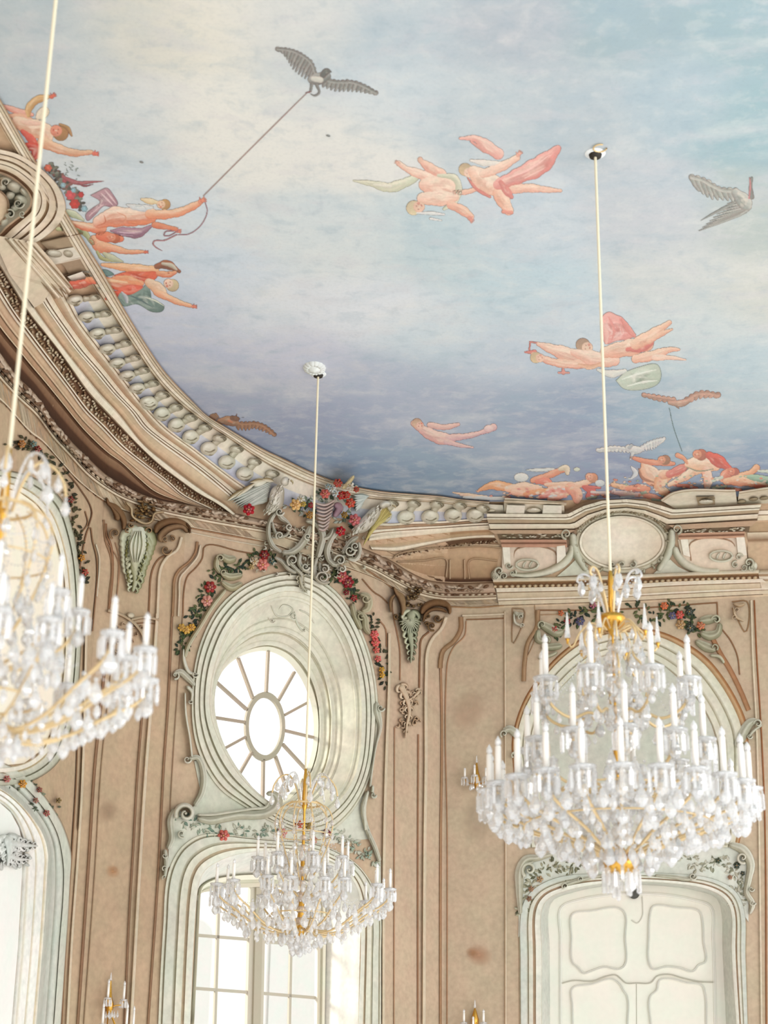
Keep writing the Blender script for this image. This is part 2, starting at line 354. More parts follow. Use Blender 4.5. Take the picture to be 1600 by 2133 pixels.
# --- oval window
wn = WALLS['window'][3]
def window_oval():
    ctr = sum((planehit(x, y, 'window', DB) for x, y in OVB), Vector())/len(OVB)
    R = empty('window_1', ctr, kind='structure')
    o1, b1_ = loopw('window', OVO), loopw('window', OVB, DB)
    m = MB(); loft(m, o1, b1_, GREENL, k=4); m.build('reveal', M_PAINT, R)
    for f, rr, cc in ((.1, .02, GREENL), (.45, .012, '#c9c5b2'), (.62, .03, GREENL), (.7, .012, GREEND), (.88, .035, GREENL)):
        m = MB(); q = [o1[i].lerp(b1_[i], f) for i in range(96)]; tube(m, q+[q[0]], rr, cc, 6); m.build('reveal_moulding', M_PAINT, R)
    # moulded frame ring round the glass
    G = byangle(z6((352,1110),(348,1000),(362,905),(420,815),(500,745),(600,705),(700,697),(810,745),(890,835),(950,950),(988,1090),(994,1230),(980,1350),(940,1470),(870,1575),(790,1650),(720,1670),(650,1622),(560,1545),(470,1420),(395,1280)), 96, *g0)
    Gw = loopw('window', G, DB); m = MB(); prof = [(0, 0, GREENL), (.25, .05, GREENL), (.25, .05, GREEND), (.45, .03, GREEND), (.45, .06, GREENL), (.8, .07, GREENL), (.8, .07, GREEND), (1, .0, GREEND)]
    Fo = byangle(z6((330,1110),(325,950),(350,820),(440,690),(560,630),(690,608),(840,655),(950,770),(1015,900),(1048,1060),(1052,1230),(1032,1380),(985,1530),(900,1650),(790,1740),(700,1740),(560,1600),(450,1450),(370,1290)), 96, *g0)
    Fw = loopw('window', Fo, DB)
    m.grid([[Gw[i].lerp(Fw[i], s)+wn*h for s, h, c in prof] for i in range(96)], [[C(c) for s, h, c in prof]]*96, True); m.build('window_frame', M_WOOD, R, smooth=False)
    # central oval ring
    m = MB(); c0 = z6((680, 1180))[0]; rows = []
    for i in range(48):
        a = 2*math.pi*i/48; r = []
        for s, h in ((.9, 0), (.9, .04), (1.08, .04), (1.08, 0)):
            x = c0[0]+math.cos(a)*118*s/3.0769; y = c0[1]+math.sin(a)*205*s/3.0769
            r.append(planehit(x, y, 'window', DB)+wn*(h-.02))
        rows.append(r)
    m.grid(rows, [[lin('#a9a18f')]*4]*48, True); m.build('central_ring', M_WOOD, R, smooth=False)
    for a, b in (((510,740),(605,1000)),((703,695),(690,965)),((872,830),(768,1015)),((958,1025),(805,1108)),((993,1250),(808,1205)),((945,1455),(795,1292)),((830,1600),(748,1368)),((668,1640),(672,1390)),((515,1490),(598,1345)),((412,1326),(555,1248)),((346,1120),(552,1152)),((362,888),(565,1070))):
        p, q = z6(a, b); m = MB(); bar(m, planehit(*p, 'window', DB), planehit(*q, 'window', DB), .028, .04, wn, '#a59786'); m.build('glazing_bar', M_WOOD, R, smooth=False)
    m = MB(); k = [m.add(p-wn*.01, (1, 1, 1)) for p in Gw]; m.f.append(tuple(k)); m.build('glass_pane', M_GLASS, R, smooth=False)
window_oval()
def window_tall():
    b = loopw('window', TWB, DB, .5); o = loopw('window', TWO, 0, .5)
    R = empty('window_2', (b[0]+b[-1])/2, kind='structure')
    m = MB(); loft(m, o, b, WHITE, False, 4); m.build('reveal', M_PAINT, R)
    gl = y2((205,1640),(222,1250),(245,850),(250,812),(330,790),(450,773),(600,766),(760,768),(880,780),(960,800),(1003,830),(1005,1000),(1003,1300),(1000,1640))
    gl = [gl[0]]+cr(gl[2:12], 60)+[gl[-1]]; g = loopw('window', gl, DB, .6); g[0].z = .6
    prof = [(0, 0, WHITE), (0, .05, '#c9c1ae'), (.3, .05, '#c9c1ae'), (.3, .03, GREEN), (.55, .03, GREEN), (.55, .07, GREENL), (.9, .07, GREENL), (1, .0, GREEND)]
    m = MB(); m.grid([[g[i].lerp(b[i], s)+wn*h for s, h, c in prof] for i in range(len(g))], [[C(c) for s, h, c in prof]]*len(g)); m.build('window_frame', M_WOOD, R, smooth=False)
    P = lambda x, y: planehit(*y2((x, y))[0], 'window', DB)
    m = MB(); a = P(632, 770); c = P(612, 1640); c = c+(c-a)*1.1
    bar(m, a, c, .2, .05, wn, '#bdb7a6'); bar(m, a+wn*.03, c+wn*.03, .09, .05, wn, '#aba491'); m.build('mullion', M_WOOD, R, smooth=False)
    for x0, y0, x1, y1_ in ((388,780,360,1640),(855,780,838,1640)):
        m = MB(); a, c = P(x0, y0), P(x1, y1_); bar(m, a, c+(c-a)*1.1, .03, .03, wn, '#b3ac9c'); m.build('glazing_bar', M_WOOD, R, smooth=False)
    for x0, y0, x1, y1_ in ((232,1070,605,1100),(215,1410,592,1438),(663,1443,1003,1472),(668,1112,1004,1138),(196,1780,580,1800),(655,1800,1003,1822)):
        m = MB(); bar(m, P(x0, y0), P(x1, y1_), .03, .03, wn, '#b3ac9c'); m.build('glazing_bar', M_WOOD, R, smooth=False)
    m = MB(); k = [m.add(p-wn*.01, (1, 1, 1)) for p in g]; m.f.append(tuple(k)); m.build('glass_pane', M_GLASS, R, smooth=False)
window_tall()
# --- door
bn = WALLS['back'][3]; DD = .3
def door():
    o = loopw('back', DOO, 0, .02); b = loopw('back', DOB, DD, .02)
    R = empty('door_1', (b[0]+b[-1])/2, kind='structure')
    m = MB(); loft(m, o, b, '#cfd0c6', False, 3); m.build('reveal', M_PAINT, R)
    m = MB(); f = [m.add(p, C('#dedcd0')) for p in b]; m.f.append(tuple(f)); m.build('door_leaf', M_WOOD, R, smooth=False)
    P = lambda p, h: planehit(*p, 'back', DD-h)
    def mould(name, pts, closed, w=7, h=.03, n=90, cols=('#d3d1c4', '#e8e7df', '#c9c6b6')):
        q = cr(y4(*pts), n, closed); m = MB(); rows = []
        for i in range(n):
            a = q[(i+1) % n if closed else min(i+1, n-1)]; c = q[i-1 if closed else max(i-1, 0)]
            t = (a[0]-c[0], a[1]-c[1]); l = math.hypot(*t) or 1; nx, ny = -t[1]/l, t[0]/l
            rows.append([P((q[i][0]+nx*w*s, q[i][1]+ny*w*s), hh) for s, hh in ((-1, .001), (-.6, h), (-.1, h*.5), (.4, h*.9), (1, .001))])
        m.grid(rows, [[C(cols[0]), C(cols[1]), C(cols[2]), C(cols[1]), C(cols[2])]]*n, closed); m.build(name, M_WOOD, R)
    mould('raised_panel', ((598,380),(700,362),(835,348),(865,372),(868,500),(866,640),(840,660),(760,650),(690,672),(655,682),(630,655),(600,628),(594,500)), True, 2.5)
    mould('raised_panel', ((1000,362),(1010,340),(1130,345),(1250,366),(1262,400),(1270,520),(1278,625),(1245,640),(1215,672),(1150,655),(1080,648),(1010,660),(992,630),(990,500)), True, 2.5)
    mould('raised_panel', ((600,943),(598,850),(598,760),(700,738),(800,712),(838,735),(862,775),(878,800),(880,943)), False, 2.5)
    mould('raised_panel', ((1000,943),(998,800),(1030,770),(1045,718),(1100,710),(1180,730),(1262,745),(1278,790),(1284,943)), False, 2.5)
    mould('transom_moulding', ((540,735),(600,720),(700,722),(770,698),(820,692),(850,715),(870,732),(925,733),(1000,730),(1030,698),(1090,688),(1160,706),(1240,724),(1325,730)), False, 1.6, .02, cols=('#bdbaac', '#c9c6b8', '#b4b0a0'))
    mould('door_edge_moulding', ((538,943),(538,500),(540,345),(640,305),(760,285),(900,275),(1080,282),(1220,308),(1305,340),(1318,500),(1330,943)), False, 3.5, .02)
    mould('door_joint', ((925,735),(926,943)), False, .8, .006, 10, ('#b8b5a6', '#b8b5a6', '#b8b5a6'))
    mould('central_rib', ((955,290),(957,340),(955,390),(930,425),(900,410)), False, 1.4, .012, 30, ('#cfcdc0', '#d8d6ca', '#c6c3b4'))
door()
# --- outside: pale facade across the courtyard
m = MB(); fc = planehit(500, 1900, 'window')-wn*14; fu = WALLS['window'][2]
for i in (0,):
    q = [fc-fu*30, fc+fu*30]; k = [m.add((q[0].x, q[0].y, -1), lin('#f4f3ee')), m.add((q[1].x, q[1].y, -1), lin('#f4f3ee')), m.add((q[1].x, q[1].y, 6.4), lin('#f4f3ee')), m.add((q[0].x, q[0].y, 6.4), lin('#f4f3ee'))]; m.f.append(tuple(k))
for i in range(-7, 8):
    for z0 in (.6, 3.4):
        b = fc+fu*(i*2.6+.4)+wn*.06; w = fu*.6; pts = [b-w+Vector((0, 0, z0-b.z)), b+w+Vector((0, 0, z0-b.z))]
        top = [b+fu*(.6*math.cos(a))+Vector((0, 0, z0+2.3+.25*math.sin(a)-b.z)) for a in [math.pi*j/8 for j in range(9)]]
        k = [m.add(p, lin('#d9d9d2')) for p in pts+top]; m.f.append(tuple(k))
fa = m.build('building', M_WOOD, smooth=False); tag(fa, 'pale building facade with arched windows seen through the tall window', 'building')
# ------------------------------------------------------------------ relief and paint helpers (all lie on the shell surfaces)
def lift(x, y, h):
    d = ray(x, y); p, n, i, D = BV.ray_cast(CAM, d)
    if p is None: return CAM+d*20
    c = abs(n.dot(d)); return p-d*(h/max(c, .28))
def shade(c, k): return tuple(min(1, v*k) for v in c)
def band(m, A, B, prof, n=140, base=0.0, closed=False):
    """mould a band between two outlines; prof = [(s,h,colour),...] (a repeated s gives a crisp edge)"""
    A = cr(A, n, closed) if len(A) != n else A; B = cr(B, n, closed) if len(B) != n else B
    k0 = 0
    pr = [(s, h, C(c)) for s, h, c in prof]
    rows = [[lift(A[i][0]*(1-s)+B[i][0]*s, A[i][1]*(1-s)+B[i][1]*s, base+h*.6) for s, h, c in pr] for i in range(n)]
    # split rows where colour changes so that edges stay crisp
    j = 0
    while j < len(pr)-1:
        e = j+1
        while e < len(pr)-1 and pr[e][2] == pr[j][2] and not (pr[e][0] == pr[e+1][0]): e += 1
        m.grid([r[j:e+1] for r in rows], [[p[2] for p in pr[j:e+1]]]*n, closed)
        j = e if pr[min(e, len(pr)-1)][2] == pr[j][2] or e == len(pr)-1 else e
        if e == len(pr)-1: break
def stroke(m, pts, c1, c2=None, h=.004, base=.002, n=None, k=6, cap=True, soft=0., flute=0):
    """tapered rounded stroke; pts = (x,y,halfwidth); soft fades the paint out at its edge; flute cuts grooves along it"""
    L = plen(pts); n = n or max(6, min(60, int(L/3.5)+4)); q = cr(pts, n); c1 = C(c1); c2 = C(c2) if c2 else shade(c1, .8)
    rows = []; cols_ = []; k = max(k, 8) if soft or flute else k; dk = shade(c2, .8)
    for i in range(n):
        a = q[min(i+1, n-1)]; b = q[max(i-1, 0)]; t = (a[0]-b[0], a[1]-b[1]); l = math.hypot(*t) or 1; nx, ny = -t[1]/l, t[0]/l
        w = w0 = max(.15, q[i][2]); d = min(i, n-1-i)*L/(n-1)
        if cap and d < w: w *= math.sqrt(max(.02, 1-(1-d/w)**2))
        r = []; c = []
        for j in range(k+1):
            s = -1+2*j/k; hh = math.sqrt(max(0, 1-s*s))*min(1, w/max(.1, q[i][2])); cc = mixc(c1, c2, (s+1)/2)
            if flute: g = .5-.5*math.cos(math.pi*flute*(s+1)); hh *= 1-.35*g; cc = mixc(cc, dk, .55*g)  # groove shade is put into the colour as well as the relief
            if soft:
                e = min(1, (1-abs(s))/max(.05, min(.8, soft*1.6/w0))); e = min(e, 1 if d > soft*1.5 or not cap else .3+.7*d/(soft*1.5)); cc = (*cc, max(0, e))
            r.append(lift(q[i][0]+nx*w*s, q[i][1]+ny*w*s, base+h*hh)); c.append(cc)
        rows.append(r); cols_.append(c)
    m.grid(rows, cols_)
def blob(m, cx, cy, rx, ry, ang, c1, c2=None, h=.004, base=.002, seg=14, rings=4, la=-2.2, soft=0.):
    """domed oval; colour runs from c1 to c2 across it"""
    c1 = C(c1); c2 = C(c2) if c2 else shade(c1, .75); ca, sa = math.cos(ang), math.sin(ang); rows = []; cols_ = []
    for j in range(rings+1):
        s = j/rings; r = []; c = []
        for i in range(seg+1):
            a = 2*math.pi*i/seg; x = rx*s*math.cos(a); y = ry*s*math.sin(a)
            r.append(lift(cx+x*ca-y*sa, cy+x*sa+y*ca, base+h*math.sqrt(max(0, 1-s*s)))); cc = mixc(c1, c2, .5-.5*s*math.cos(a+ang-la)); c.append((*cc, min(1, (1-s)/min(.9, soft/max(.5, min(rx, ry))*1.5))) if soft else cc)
        rows.append(r); cols_.append(c)
    m.grid(rows, cols_)
def poly(m, pts, c1, c2=None, h=.004, base=.002, la=-2.2, n=None, sharp=False, soft=0.):
    c1 = C(c1); c2 = C(c2) if c2 else shade(c1, .78); n = n or max(16, min(90, int(plen(pts)/5)))
    q = cr(pts+[pts[0]], n)[:-1] if not sharp else pts; n = len(q)
    cx = sum(p[0] for p in q)/n; cy = sum(p[1] for p in q)/n; R = max(math.dist(p, (cx, cy)) for p in q) or 1; rows = []; cols_ = []
    for s in (0, .35, .7, .9, 1):
        r = []; al = 1 if not soft else (0 if s == 1 else .85 if s == .9 else 1); c = []
        for x, y in q:
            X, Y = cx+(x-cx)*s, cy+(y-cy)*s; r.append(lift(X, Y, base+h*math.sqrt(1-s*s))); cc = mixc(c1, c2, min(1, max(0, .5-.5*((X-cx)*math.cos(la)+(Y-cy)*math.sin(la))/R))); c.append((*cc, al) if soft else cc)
        r.append(r[0]); c.append(c[0]); rows.append(r); cols_.append(c)
    m.grid(rows, cols_)
def spiral(cx, cy, r0, r1, a0, turns, w0, w1, n=26, sq=1.0):
    return [(cx+(r0+(r1-r0)*t)*math.cos(a0+turns*2*math.pi*t), cy+sq*(r0+(r1-r0)*t)*math.sin(a0+turns*2*math.pi*t), w0+(w1-w0)*t) for t in [i/(n-1) for i in range(n)]]
def volute(m, cx, cy, r, a0, turns, w, col, col2=None, h=.03, base=.01, sq=1.0):
    stroke(m, spiral(cx, cy, r, r*.12, a0, turns, w, w*.45, sq=sq), col, col2, h, base, n=44, k=5)
    blob(m, cx, cy, r*.2, r*.2*sq, 0, col, col2, h*1.2, base, 8, 2)
def flower(m, cx, cy, r, col, col2=None, core='#e8c07a', h=.03, base=.012, petals=6, rot=0.):
    c = C(col); c2 = C(col2) if col2 else shade(c, .55)
    for ring, (rr, pr, k) in enumerate(((.62, .48, petals), (.34, .34, petals-1))):
        for i in range(k):
            a = rot+ring*.5+2*math.pi*i/k; blob(m, cx+r*rr*math.cos(a), cy+r*rr*math.sin(a), r*pr, r*pr*.85, a, mixc(c, (1, 1, 1), .15*ring), c2, h, base+ring*h*.5, 9, 2, la=a)
    blob(m, cx, cy, r*.2, r*.2, 0, core, None, h*.8, base+h*.9, 7, 2)
def leaf(m, x, y, L, a, col, w=.3, h=.012, base=.006, bend=.0):
    x2, y2_ = x+L*math.cos(a), y+L*math.sin(a); xm, ym = x+L*.5*math.cos(a+bend), y+L*.5*math.sin(a+bend)
    stroke(m, [(x, y, L*.06), (xm, ym, L*w), (x2, y2_, .2)], col, shade(C(col), .6), h, base, n=8, k=4, cap=False)
def acanthus(m, pts, wd, col, col2, lobes=6, h=.04, base=.01, rib=None):
    """leaf with curled lobes on both sides of a spine; pts=(x,y) spine, wd=half width"""
    q = cr([(*p, 0) for p in pts], lobes+1); L = plen(q)
    stroke(m, [(p[0], p[1], wd*.5*(1-.85*i/lobes)) for i, p in enumerate(q)], col, col2, h, base)
    for i in range(lobes):
        t = math.atan2(q[i+1][1]-q[i][1], q[i+1][0]-q[i][0]); w = wd*(1-.75*(i/lobes)**1.2)
        for s in (-1, 1):
            a = t+s*1.15; x, y = q[i][0], q[i][1]
            stroke(m, [(x, y, w*.16), (x+w*.6*math.cos(a), y+w*.6*math.sin(a), w*.24), (x+w*math.cos(a-s*.35), y+w*math.sin(a-s*.35), w*.16), (x+w*.98*math.cos(a-s*.8), y+w*.98*math.sin(a-s*.8), w*.05)], col2 if s < 0 else col, col, h*.8, base*.8, n=10, k=4)
def garland_leaf(m, pts, spread, n, rnd, cols=('#3c4a33', '#54633f', '#2f3d33', '#6b7048'), L=(7, 13), h=.012, base=.004):
    q = cr(pts, n)
    for x, y in [(p[0], p[1]) for p in q]:
        a = rnd.uniform(0, 6.28); d = rnd.uniform(0, spread); leaf(m, x+d*math.cos(a), y+d*math.sin(a), rnd.uniform(*L), a+rnd.uniform(-.6, .6), rnd.choice(cols), .28, h, base+rnd.uniform(0, .01))
# ------------------------------------------------------------------ the cornice and balustrade (trim), traced as outlines on the cove
C0L = SKY_EDGE_PX[:]
CL0 = [(-40, 140)] + SKY_EDGE_PX
CL1 = [(-40,190),(0, 262),(53,352),(110,445),(165,545)] + [(210,622),(239,665),(261,699),(286,736),(312,775),(344,814),(385,852),(431,884),(484,919),(536,955),(581,981),(640,1008),(700,1027),(774,1040),(840,1045),(900,1047),(960,1054),(1015,1060)]
CL2 = [(147,625),(171,671),(205,716),(235,755),(269,800),(303,845),(356,897),(405,933),(450,968),(502,1006),(560,1037),(640,1066),(740,1084),(814,1090),(860,1087),(920,1086),(980,1081),(1015,1079)]
CL1b = CL1[5:]
def trim(name, m, parent=None): return tag(m.build(name, M_PAINT, parent, smooth=False), kind=None if parent else 'structure')
m = MB()
CR1, CR2, LN, LN2 = '#e2d6c2', '#dacbb2', '#b39a7e', '#a08366'
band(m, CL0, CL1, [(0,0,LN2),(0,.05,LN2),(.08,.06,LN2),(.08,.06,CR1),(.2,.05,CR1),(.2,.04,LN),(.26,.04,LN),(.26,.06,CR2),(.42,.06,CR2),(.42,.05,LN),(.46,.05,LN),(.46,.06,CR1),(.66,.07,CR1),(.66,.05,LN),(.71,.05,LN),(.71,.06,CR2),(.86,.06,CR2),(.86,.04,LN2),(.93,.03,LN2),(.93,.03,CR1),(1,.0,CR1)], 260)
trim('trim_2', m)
# ground behind the balusters: cream plinth above, painted sky below
m = MB()
band(m, CL1b, CL2, [(0,.004,'#e4dac8'),(.45,.004,'#e4dac8'),(.45,.004,'#cccdd2'),(1,.004,'#b6b8c8')], 220)
trim('trim_3', m)
# base mouldings under the balusters down to the cream corona, left run
C3a = [(56,560),(94,631),(131,684),(163,729),(199,770),(238,817),(277,858),(300,889),(337,919),(375,946),(420,979),(480,1030),(500,1050)]
C2a = [(110,560)]+CL2[:9]+[(502,1006),(545,1032)]
C4a = [(-12,500),(33,575),(71,641),(105,689),(135,729),(169,772),(204,815),(244,858),(300,927),(347,966),(394,1002),(431,1028),(469,1052),(490,1070)]
C5a = [(-28,512),(20,590),(60,654),(90,691),(120,729),(150,772),(180,815),(221,860),(300,940),(330,968),(375,1002),(412,1028),(450,1049),(488,1076)]
C6a = [(-62,500),(-20,575),(28,654),(54,689),(81,725),(112,766),(146,811),(180,857),(212,888),(253,931),(300,968),(345,1002),(379,1032),(425,1055),(480,1078)]
C7a = [(-100,545),(-60,610),(0,695),(37,740),(60,768),(88,800),(131,852),(180,910),(221,948),(249,967),(283,999),(320,1030),(380,1048),(430,1060),(480,1079)]
C8a = [(-100,605),(-60,655),(0,734),(34,781),(75,822),(105,867),(142,912),(180,950),(225,991),(262,1012),(284,1024),(331,1041),(387,1050),(444,1060),(489,1069),(560,1085),(640,1105),(700,1120),(752,1140),(816,1168),(852,1190),(892,1208),(940,1214),(1026,1212)]
C9a = [(-100,655),(-60,700),(0,775),(41,820),(79,856),(116,905),(150,942),(187,982),(225,1011),(256,1030),(294,1045),(341,1060),(387,1070),(444,1081),(500,1091),(570,1104),(650,1128),(700,1146),(740,1164),(780,1181),(820,1203),(852,1220),(880,1232),(920,1240),(980,1241),(1034,1239)]
C10a = [(x-4 if x < 250 else x, y+(9 if x > 250 else 8)) for x, y in C9a]
C11a = [(-100,735),(-60,790),(11,847),(66,908),(90,925),(131,969),(165,1006),(221,1048),(260,1066),(320,1084),(399,1100),(500,1119),(560,1132),(640,1160),(700,1176),(740,1189),(780,1204),(820,1224),(860,1244),(900,1258),(940,1262),(1048,1260)]
m = MB()
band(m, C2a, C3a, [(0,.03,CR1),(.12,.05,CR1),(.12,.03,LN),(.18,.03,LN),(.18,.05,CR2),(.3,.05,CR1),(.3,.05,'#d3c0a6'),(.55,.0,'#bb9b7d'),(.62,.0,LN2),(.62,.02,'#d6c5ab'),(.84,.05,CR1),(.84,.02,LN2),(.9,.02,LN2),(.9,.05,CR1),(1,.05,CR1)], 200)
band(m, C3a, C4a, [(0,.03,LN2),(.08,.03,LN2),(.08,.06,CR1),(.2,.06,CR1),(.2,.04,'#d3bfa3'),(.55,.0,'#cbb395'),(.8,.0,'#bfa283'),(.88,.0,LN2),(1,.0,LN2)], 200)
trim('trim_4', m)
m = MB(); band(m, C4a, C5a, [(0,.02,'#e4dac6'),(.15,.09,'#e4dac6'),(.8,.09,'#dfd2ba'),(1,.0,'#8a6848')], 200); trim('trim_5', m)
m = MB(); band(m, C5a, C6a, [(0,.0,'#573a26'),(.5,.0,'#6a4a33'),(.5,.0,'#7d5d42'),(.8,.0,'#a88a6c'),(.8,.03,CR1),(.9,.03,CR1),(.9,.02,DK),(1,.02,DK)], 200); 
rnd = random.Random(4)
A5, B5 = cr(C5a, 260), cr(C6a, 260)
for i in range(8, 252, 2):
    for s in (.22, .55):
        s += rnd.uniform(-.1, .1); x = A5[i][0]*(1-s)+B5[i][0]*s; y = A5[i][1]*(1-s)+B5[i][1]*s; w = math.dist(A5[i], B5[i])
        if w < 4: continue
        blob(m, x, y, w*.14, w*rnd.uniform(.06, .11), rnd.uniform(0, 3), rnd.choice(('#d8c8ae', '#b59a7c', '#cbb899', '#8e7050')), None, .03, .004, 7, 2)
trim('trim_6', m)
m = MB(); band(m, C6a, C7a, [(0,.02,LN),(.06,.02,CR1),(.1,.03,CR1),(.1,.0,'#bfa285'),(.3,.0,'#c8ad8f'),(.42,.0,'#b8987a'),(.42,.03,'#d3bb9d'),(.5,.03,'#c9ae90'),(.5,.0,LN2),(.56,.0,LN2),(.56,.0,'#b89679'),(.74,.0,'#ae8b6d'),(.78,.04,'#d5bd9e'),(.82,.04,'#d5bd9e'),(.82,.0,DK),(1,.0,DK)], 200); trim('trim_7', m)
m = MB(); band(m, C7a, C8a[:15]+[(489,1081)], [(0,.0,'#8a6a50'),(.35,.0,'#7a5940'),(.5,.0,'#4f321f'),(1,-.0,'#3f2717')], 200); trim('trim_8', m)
# bead and leaf torus, whole length
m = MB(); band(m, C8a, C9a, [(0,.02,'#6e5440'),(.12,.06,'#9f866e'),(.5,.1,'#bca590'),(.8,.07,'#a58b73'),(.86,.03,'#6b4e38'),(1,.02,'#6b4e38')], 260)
A8, B9 = cr(C8a, 420), cr(C9a, 420)
for i in range(2, 418, 2):
    w = math.dist(A8[i], B9[i]); t = math.atan2(A8[i+1][1]-A8[i-1][1], A8[i+1][0]-A8[i-1][0])
    for s, sz, cc in ((.32, .15, '#cdb9a4'), (.6, .13, '#b39a82'), (.92, .1, '#e2cfb4')):
        s += rnd.uniform(-.08, .08) if s < .9 else 0; x = A8[i][0]*(1-s)+B9[i][0]*s; y = A8[i][1]*(1-s)+B9[i][1]*s
        if s > .85 and i % 4: continue
        if s < .85 and rnd.random() < .35: continue
        blob(m, x, y, w*sz*1.6, w*sz*.8, t+rnd.uniform(-.6, .6)*(s < .9), cc if rnd.random() < .7 else '#7b5d45', None, .03, .07 if s < .85 else .02, 7, 2)
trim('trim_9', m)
m = MB(); band(m, C9a, C10a, [(0,.02,'#e0d0b6'),(.35,.05,'#e0d0b6'),(.35,.02,BR),(.55,.02,BR),(.55,.04,'#e2d3ba'),(1,.04,'#d9c8ad')], 260)
band(m, C10a, C11a, [(0,.03,LN2),(.06,.0,LN2),(.06,.0,'#d6c3a7'),(.82,.0,'#cfbb9f'),(.82,.03,'#d9c8ad'),(.9,.03,'#d9c8ad'),(.9,.0,BR),(1,.0,BR)], 260); trim('trim_10', m)
# ---- right run between the cartouche and the pediment
R2 = [(780,1088),(814,1091),(860,1087),(920,1086),(980,1081),(1016,1079)]
R3 = [(770,1118),(800,1112),(850,1108),(920,1103),(980,1099),(1020,1097)]
R4 = [(768,1132),(800,1130),(850,1124),(900,1118),(960,1111),(1026,1107)]
R5 = [(776,1146),(832,1149),(880,1139),(940,1127),(1000,1121),(1032,1121)]
R6 = [(800,1162),(824,1165),(864,1153),(920,1145),(980,1139),(1044,1142)]
R8 = [(806,1166),(822,1174),(852,1191),(892,1207),(940,1212),(1028,1211)]
m = MB(); band(m, R2, R3, [(0,.03,CR1),(.2,.05,CR1),(.2,.0,LN2),(.3,.0,LN2),(.3,.02,'#bb9c7e'),(.55,.0,'#c9ae92'),(.55,.05,CR1),(.75,.05,CR1),(.75,.0,LN2),(.85,.0,LN),(.85,.03,CR1),(1,.03,CR1)], 80)
band(m, R3, R4, [(0,.03,CR1),(.3,.06,'#e3d7c1'),(.6,.05,CR2),(.6,.0,'#b08f6f'),(1,.0,'#a78664')], 80)
band(m, R4, R5, [(0,.0,'#a78664'),(.2,.0,'#c9b08f'),(.4,.03,'#d4bd9d'),(.6,.08,'#e6dbc6'),(.85,.07,'#e0d2ba'),(1,.0,LN2)], 80)
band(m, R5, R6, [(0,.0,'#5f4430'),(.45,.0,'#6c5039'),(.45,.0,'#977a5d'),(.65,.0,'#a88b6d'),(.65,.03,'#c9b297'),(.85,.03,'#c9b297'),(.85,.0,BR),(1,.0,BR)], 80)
for i in range(0, 60):
    t = i/59; x = 828+t*205; y = 1154-t*29+12*(t-.5)**2; blob(m, x, y+rnd.uniform(-2.5, 2.5), 3.2, 1.8, rnd.uniform(0, 3), rnd.choice(('#cdb99d', '#a68a6b', '#6e5039')), None, .03, .003, 7, 2)
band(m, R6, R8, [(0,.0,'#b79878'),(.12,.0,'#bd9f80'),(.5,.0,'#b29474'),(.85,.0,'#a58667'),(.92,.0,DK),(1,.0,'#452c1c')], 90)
for pts in (a6((440,850),(700,840),(945,825),(945,1010)), a6((985,830),(985,1030)), a6((1135,830),(1140,1030)), a6((1190,1030),(1190,840),(1480,840))):
    stroke(m, [(x, y, 2.0) for x, y in pts], '#d3ba9b', '#8a6a4c', .03, .004, n=30, k=4, cap=False)
stroke(m, [(x, y, 1.6) for x, y in a6((400,820),(420,790),(700,725),(1000,700),(1300,690),(1520,705))], '#d5bfa1', '#8a6a4c', .03, .02, n=40, k=4, cap=False)
trim('trim_11', m)
# ---- balusters: turned vases set on the cove
BALS = [((300,345),(520,320)),((430,530),(645,500)),((550,715),(765,680)),((660,890),(870,830)),((770,1045),(975,990)),((880,1185),(1075,1130)),((990,1325),(1180,1275)),((1110,1470),(1300,1405))]
BL = [(a1(f)[0], a1(h)[0]) for f, h in BALS] + [(a2(f)[0], a2(h)[0]) for f, h in [((60,430),(215,335)),((200,545),(365,475)),((360,670),(530,590)),((520,800),(690,700)),((720,930),(850,820)),((920,1080),(1040,940)),((1120,1210),(1240,1080)),((1300,1330),(1440,1210))]]
BL += [(a6(f)[0], a6(h)[0]) for f, h in [((290,370),(390,250)),((530,390),(620,250)),((780,385),(860,258)),((1020,370),(1100,270)),((1250,370),(1340,300))]]
bal_root = empty('balustrade', hit(*BL[8][0])[0], 'painted stone balustrade of vase shaped balusters curving along the cornice under the painted sky', 'balustrade')
